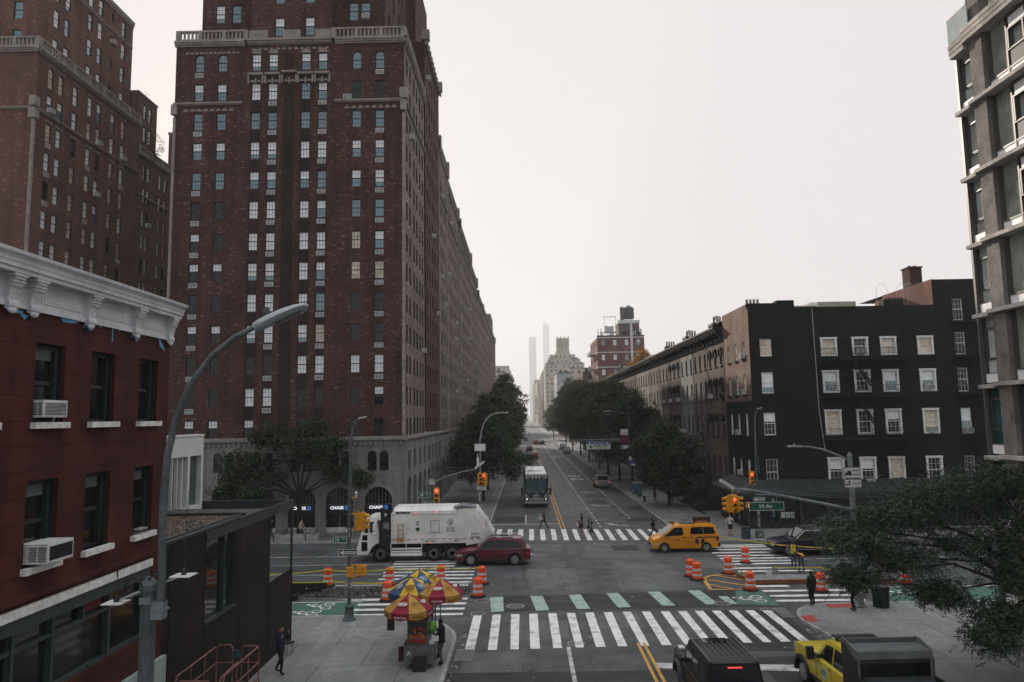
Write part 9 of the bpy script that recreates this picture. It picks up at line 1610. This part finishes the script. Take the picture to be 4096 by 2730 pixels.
    for p in ev.polygons:
        b.f.append(tuple(p.vertices)); c = Vector(p.center); m = cls(c); b.m.append(2 if (m == 1 and c.z < s*(hipz-.02) and not coat) else m)
    b.v = vs_; bpy.data.objects.remove(o)
    hd = Vector(J['head'])*s; ct = math.cos(headturn); sn = math.sin(headturn); F = lambda x, y, z: (hd.x+(x*ct+y*sn)*s, hd.y+(y*ct-x*sn)*s, hd.z+z*s)
    b.ball(F(0,.0,.035), (.072*s,.088*s,.108*s), 0, 10, 8); b.add([F(-.013,.083,.03),F(.013,.083,.03),F(0,.112,.018),F(0,.085,.062)], [(0,1,2),(1,3,2),(3,0,2)], 0); b.ball(F(.074,.0,.03), (.012*s,.02*s,.03*s), 0, 6, 4); b.ball(F(-.074,0,.03), (.012*s,.02*s,.03*s), 0, 6, 4)
    for sd, n in ((1,'l'),(-1,'r')):     # hands: palm, four curled fingers of unequal length, thumb off the side
        w_ = Vector(J['wri'+n])*s; d = (w_-Vector(J['elb'+n])*s).normalized(); sx = d.cross(Vector((0,1,0))); sx = sx.normalized() if sx.length > .1 else Vector((1,0,0)); nn = d.cross(sx); b.tube([tuple(w_-d*.02), tuple(w_+d*.04*s), tuple(w_+d*.085*s)], [.030*s,.036*s,.034*s], 7, 0)
        for i in range(4): l_ = (.062,.072,.068,.052)[i]*s; q = w_+d*.08*s+sx*(-.027+.018*i)*s; b.tube([tuple(q), tuple(q+d*l_*.5+nn*.008*s), tuple(q+d*l_*.82+nn*.024*s)], [.0095*s,.0085*s,.006*s], 5, 0)
        q = w_+d*.03*s-sx*.03*s*sd; b.tube([tuple(q), tuple(q+d*.03*s-sx*.022*s*sd), tuple(q+d*.055*s-sx*.024*s*sd+nn*.012*s)], [.011*s,.010*s,.007*s], 5, 0)
    me2 = b.build('body', mats, t, smooth=60)
    f_ = MB(); [f_.ball(F(x,.082,.05), (.011*s,.006*s,.007*s), 0, 6, 4) for x in (-.028,.028)]; f_.box(*sorted((F(-.022,0,0)[0],F(.022,0,0)[0])), F(0,.082,0)[1]-.004, F(0,.09,0)[1], F(0,0,-.022)[2], F(0,0,-.014)[2]); f_.build('eyes_and_mouth', HAIRB, me2)
    if not bald:
        hb = MB(); n_, k_ = 12, 5; vs_ = []; 
        for i in range(k_+1):
            for j in range(n_): a = 2*PI*j/n_; th = (PI*.62 if math.sin(a) < .35 else PI*.36)*i/k_; vs_.append(F(.080*math.sin(th)*math.cos(a), .097*math.sin(th)*math.sin(a)-.006, .045+.108*math.cos(th)))
        hb.add(vs_, [(i*n_+j,(i+1)*n_+j,(i+1)*n_+(j+1)%n_,i*n_+(j+1)%n_) for i in range(k_) for j in range(n_)])
        if long_hair: hb.tube([F(0,-.07,.06), F(0,-.10,-.05), F(0,-.10,-.2)], [.06*s,.065*s,.03*s], 8)
        hb.build('hair', hair, me2, smooth=60)
    if coat:
        c = MB(); rows = [(.17,.125,1.38),(.175,.13,1.2),(.165,.125,1.02),(.175,.14,.86)]; n_ = 14; vs_ = [(rx*1.1*s*math.cos(2*PI*j/n_), (ln(z)+ry*1.1*math.sin(2*PI*j/n_))*s, (lz(z))*s) for rx, ry, z in rows for j in range(n_)]; c.add(vs_, [(i*n_+j,(i+1)*n_+j,(i+1)*n_+(j+1)%n_,i*n_+(j+1)%n_) for i in range(3) for j in range(n_)]); c.build('coat', top, me2, smooth=60)
    if vest:
        c = MB(); rows = [(.15,.115,1.44,0),(.18,.128,1.33,0),(.172,.125,1.2,1),(.17,.122,1.14,0),(.172,.125,.98,1),(.174,.127,.93,0)]; n_ = 14; vs_ = [(rx*1.08*s*math.cos(2*PI*j/n_), (ln(z)+ry*1.08*math.sin(2*PI*j/n_)*math.cos(lean))*s, (lz(z)-ry*1.08*math.sin(2*PI*j/n_)*math.sin(lean))*s) for rx, ry, z, _ in rows for j in range(n_)]; o_ = len(c.v); c.add(vs_, [(i*n_+j,(i+1)*n_+j,(i+1)*n_+(j+1)%n_,i*n_+(j+1)%n_) for i in range(5) for j in range(n_)]); c.m = [1 if (rows[i][3] or j in (2,4,9,11)) else 0 for i in range(5) for j in range(n_)]; c.build('safety_vest', [vest, HIY], me2, smooth=60)
    if shorts and not bare_arms is None:
        c = MB(); [c.tube([tuple(Vector(J['hip'+n])*s+Vector((0,0,.05))), tuple(Vector(J['hip'+n]).lerp(Vector(J['knee'+n]),.78)*s)], [.115*s,.095*s], 10) for n in 'lr']; c.build('shorts', bottom, me2, smooth=60)
    return t, J, s
def held(par, name, m, boxes):
    b = MB(); [b.box(*q) for q in boxes]; return b.build(name, m, par)
WALKA = (((.08,-.10,-.26),(.10,-.02,-.50)),((-.08,.10,-.26),(-.09,.24,-.46)))
STD_A = None
# on the near left pavement
t, J, s = person('person in a dark jacket on the phone by the black steel wall, looking up', (-9.22,27.75,.15), -PI/2-.25, legs=(.12,-.22), arms=(((.07,.06,-.26),(.02,.16,-.06)),((-.05,.14,-.22),(-.02,.20,.02))), top=CN, bottom=CB, skin=SKIN2, hair=HAIRB, h=1.76, coat=True, headturn=.9, headpitch=-.3); held(t, 'phone', SBLK, [(-.27,-.25,.16,.19,1.40,1.53)]) if False else None
t, J, s = person('person in a black jacket and grey jeans standing at the hot dog cart', (-3.28,28.5,.15), PI/2-.25, legs=(.05,-.06), arms=(((.04,.12,-.22),(-.02,.30,-.10)),((-.05,.08,-.26),(.02,.28,-.20))), top=CB, bottom=CJ, skin=SKIN3, h=1.74, coat=True)
# crossing the street beyond
t, J, s = person('person in a grey red hoodie and black trousers striding left before the coach', (1.64,62.8,.003), PI/2, legs=(.36,-.34), arms=(((.06,.05,-.27),(.03,.30,-.28)),((-.06,-.06,-.28),(-.08,.02,-.52))), top=CR, bottom=CB, skin=SKIN2, h=1.74); held(t, 'paper_bag', CW_, [(.10,.22,.26,.40,.95,1.2)])
t, J, s = person('person in a black T-shirt carrying bags over the far crosswalk, leading two children', (4.6,59.3,.003), PI/2-.2, legs=(.12,-.16), arms=(((.05,.08,-.27),(.02,.26,-.24)),((-.07,.03,-.28),(-.08,.10,-.52))), top=CB, bottom=CB, skin=SKIN2, shoes=SHOEW, h=1.76, shorts=True, bare_arms=True); b = MB(); b.ball((.1,.27,.98), (.16,.13,.2), 0, 10, 7); b.ball((.14,.3,.66), (.15,.12,.2), 1, 10, 7); b.ball((-.05,.34,.78), (.13,.1,.24), 2, 10, 7); b.build('bags', [CG, CB, CW_], t)
person('child with a dark ponytail walking behind the adult on the far crosswalk', (5.2,59.9,.003), PI/2, legs=(.10,-.14), arms=(((.05,.10,-.2),(.0,.26,-.12)),((-.05,.1,-.2),(.02,.26,-.14))), top=CB, bottom=CB, skin=SKIN1, hair=HAIRN, shoes=SHOEW, h=1.30, shorts=True, bare_arms=True, long_hair=True)
person('child in black with white soled shoes last on the far crosswalk', (5.36,58.95,.003), PI/2+.2, legs=(.14,-.14), top=CB, bottom=CB, skin=SKIN1, hair=HAIRB, shoes=SHOEW, h=1.32, bare_arms=True)
t, J, s = person('person all in black with long dark hair striding right towards the taxi', (10.0,57.3,.003), -PI/2, legs=(.32,-.30), arms=WALKA, top=CB, bottom=CB, skin=SKIN1, h=1.68, long_hair=True); held(t, 'shoulder_bag', CB, [(-.26,-.16,-.18,.12,.86,1.12)])
t, J, s = person('person in a white sweater and black shorts waiting on the right corner', (15.85,56.9,.15), PI-.1, legs=(.03,.0), arms=(((.16,.0,-.22),(.06,.12,-.30)),((-.06,.06,-.24),(.04,.2,-.1))), top=CW_, bottom=CB, skin=SKIN1, hair=HAIRN, h=1.66, shorts=True); held(t, 'bag_strap', CB, [(-.2,-.12,-.13,-.1,1.0,1.38)])
GP = 'people walking on the right pavement'
t, J, s = person('person seen from behind with a pale shoulder bag near the hydrant', (14.3,80.2,.15), 0, legs=(.1,-.06), arms=(((.08,.06,-.2),(.1,.2,.04)),((-.08,.06,-.2),(-.04,.2,.02))), top=CG, bottom=CB, skin=SKIN1, h=1.72, group=GP); held(t, 'shoulder_bag', CW_, [(.17,.27,-.12,.1,.95,1.28)])
t, J, s = person('person holding something white beside the dark stoop', (15.75,78.3,.15), PI*.8, legs=(.02,-.02), arms=(((.05,.1,-.24),(.0,.26,-.16)),((-.05,.1,-.24),(.02,.26,-.18))), top=CBL, bottom=CB, skin=SKIN2, h=1.68, group=GP); held(t, 'white_parcel', CW_, [(-.12,.12,.2,.3,1.05,1.35)])
GQ = 'people walking on the left pavement'
person('person in a long dark coat walking away beyond the garbage truck', (-5.9,65.5,.15), 0, legs=(.12,-.12), top=CB, bottom=CB, h=1.70, coat=True, group=GQ, long_hair=True); t, J, s = person('person with a grey backpack beside the dark coated walker', (-5.25,66,.15), 0, legs=(-.1,.12), top=CG, bottom=CJ, h=1.66, group=GQ); held(t, 'backpack', CG, [(-.15,.15,-.25,-.1,1.02,1.4)])
person('person in grey walking farther up the left pavement', (-7.3,100,.15), PI, legs=(.14,-.14), top=CG, bottom=CJ, h=1.74, group=GQ)
person('person in a pale pink top walking past the bank planter', (-17.75,57.9,.15), -PI/2, legs=(.3,-.28), arms=WALKA, top=CP, bottom=CJ, skin=SKIN1, shoes=SHOEW, h=1.68, long_hair=True); t, J, s = person('person with a dark backpack walking behind the open steel frame', (-19.9,57.2,.15), -PI/2, legs=(.26,-.24), arms=WALKA, top=CB, bottom=CJ, skin=SKIN2, h=1.74); held(t, 'backpack', CB, [(-.16,.16,-.3,-.1,1.0,1.45)])
person('person in black standing under the bank arches behind the pole', (-14.0,58.4,.15), .2, legs=(0,0), top=CB, bottom=CB, skin=SKIN3, h=1.75)
# road workers and people under the locust
person('road worker standing in an orange and lime vest by the right road works', (16.5,45.6,.003), PI*.9, legs=(.03,-.03), arms=(((.05,.08,-.26),(.03,.22,-.36)),((-.05,.08,-.26),(-.02,.2,-.40))), top=CBL, bottom=CJ, skin=SKIN3, h=1.76, vest=HIV)
person('road worker bending over in an orange vest beside the standing one', (16.65,44.75,.003), PI*.72, legs=(.08,-.06), arms=(((.06,.10,-.28),(.05,.12,-.54)),((-.06,.10,-.28),(-.04,.14,-.52))), top=CB, bottom=CJ, skin=SKIN3, h=1.74, lean=1.35, vest=HIV)
person('road worker in lime and orange standing by the orange gear behind the pole', (21.9,47.6,.003), PI*.9, legs=(.04,-.02), top=HIY, bottom=CB, skin=SKIN2, h=1.76, vest=HIV); t = thing('construction_cone', 'orange box shaped site barrier beside the lime vested worker', 'barrier', (22.6,46.6,.003)); b = MB(); b.box(-.45,.45,-.12,.12,.35,.75); b.box(-.4,-.32,-.2,.2,0,.35); b.box(.32,.4,-.2,.2,0,.35); b.build('barrier_body', ORG, t); b = MB(); b.box(-.35,.35,-.13,-.12,.45,.6); b.build('white_panel', BW, t)
person('person in a black coat and leggings standing at the right kerb under the leaves', (13.95,36.35,.003+.15), .3, legs=(.03,-.05), top=CB, bottom=CB, skin=SKIN2, h=1.68, coat=True, long_hair=True); person('person in dark trousers and boots half hidden by the locust leaves', (15.5,35.3,.15), .9, legs=(.1,-.05), top=CB, bottom=CB, skin=SKIN2, h=1.78, coat=True)
# ================================================================== the air: pale haze thickening with distance
h = MB().box(-175, 175, -63, 3790, -1.0, 505).build('haze', bpy.data.materials.new('haze_air')); h['kind'] = 'stuff'
hm = h.data.materials[0]; hm.use_nodes = True; hn = hm.node_tree; hn.nodes.clear(); hv = hn.nodes.new('ShaderNodeVolumePrincipled'); ho = hn.nodes.new('ShaderNodeOutputMaterial')
hv.inputs['Color'].default_value = (0.97, 0.965, 0.965, 1); hv.inputs['Density'].default_value = 0.0003; hv.inputs['Anisotropy'].default_value = 0.0; hn.links.new(hv.outputs[0], ho.inputs['Volume'])
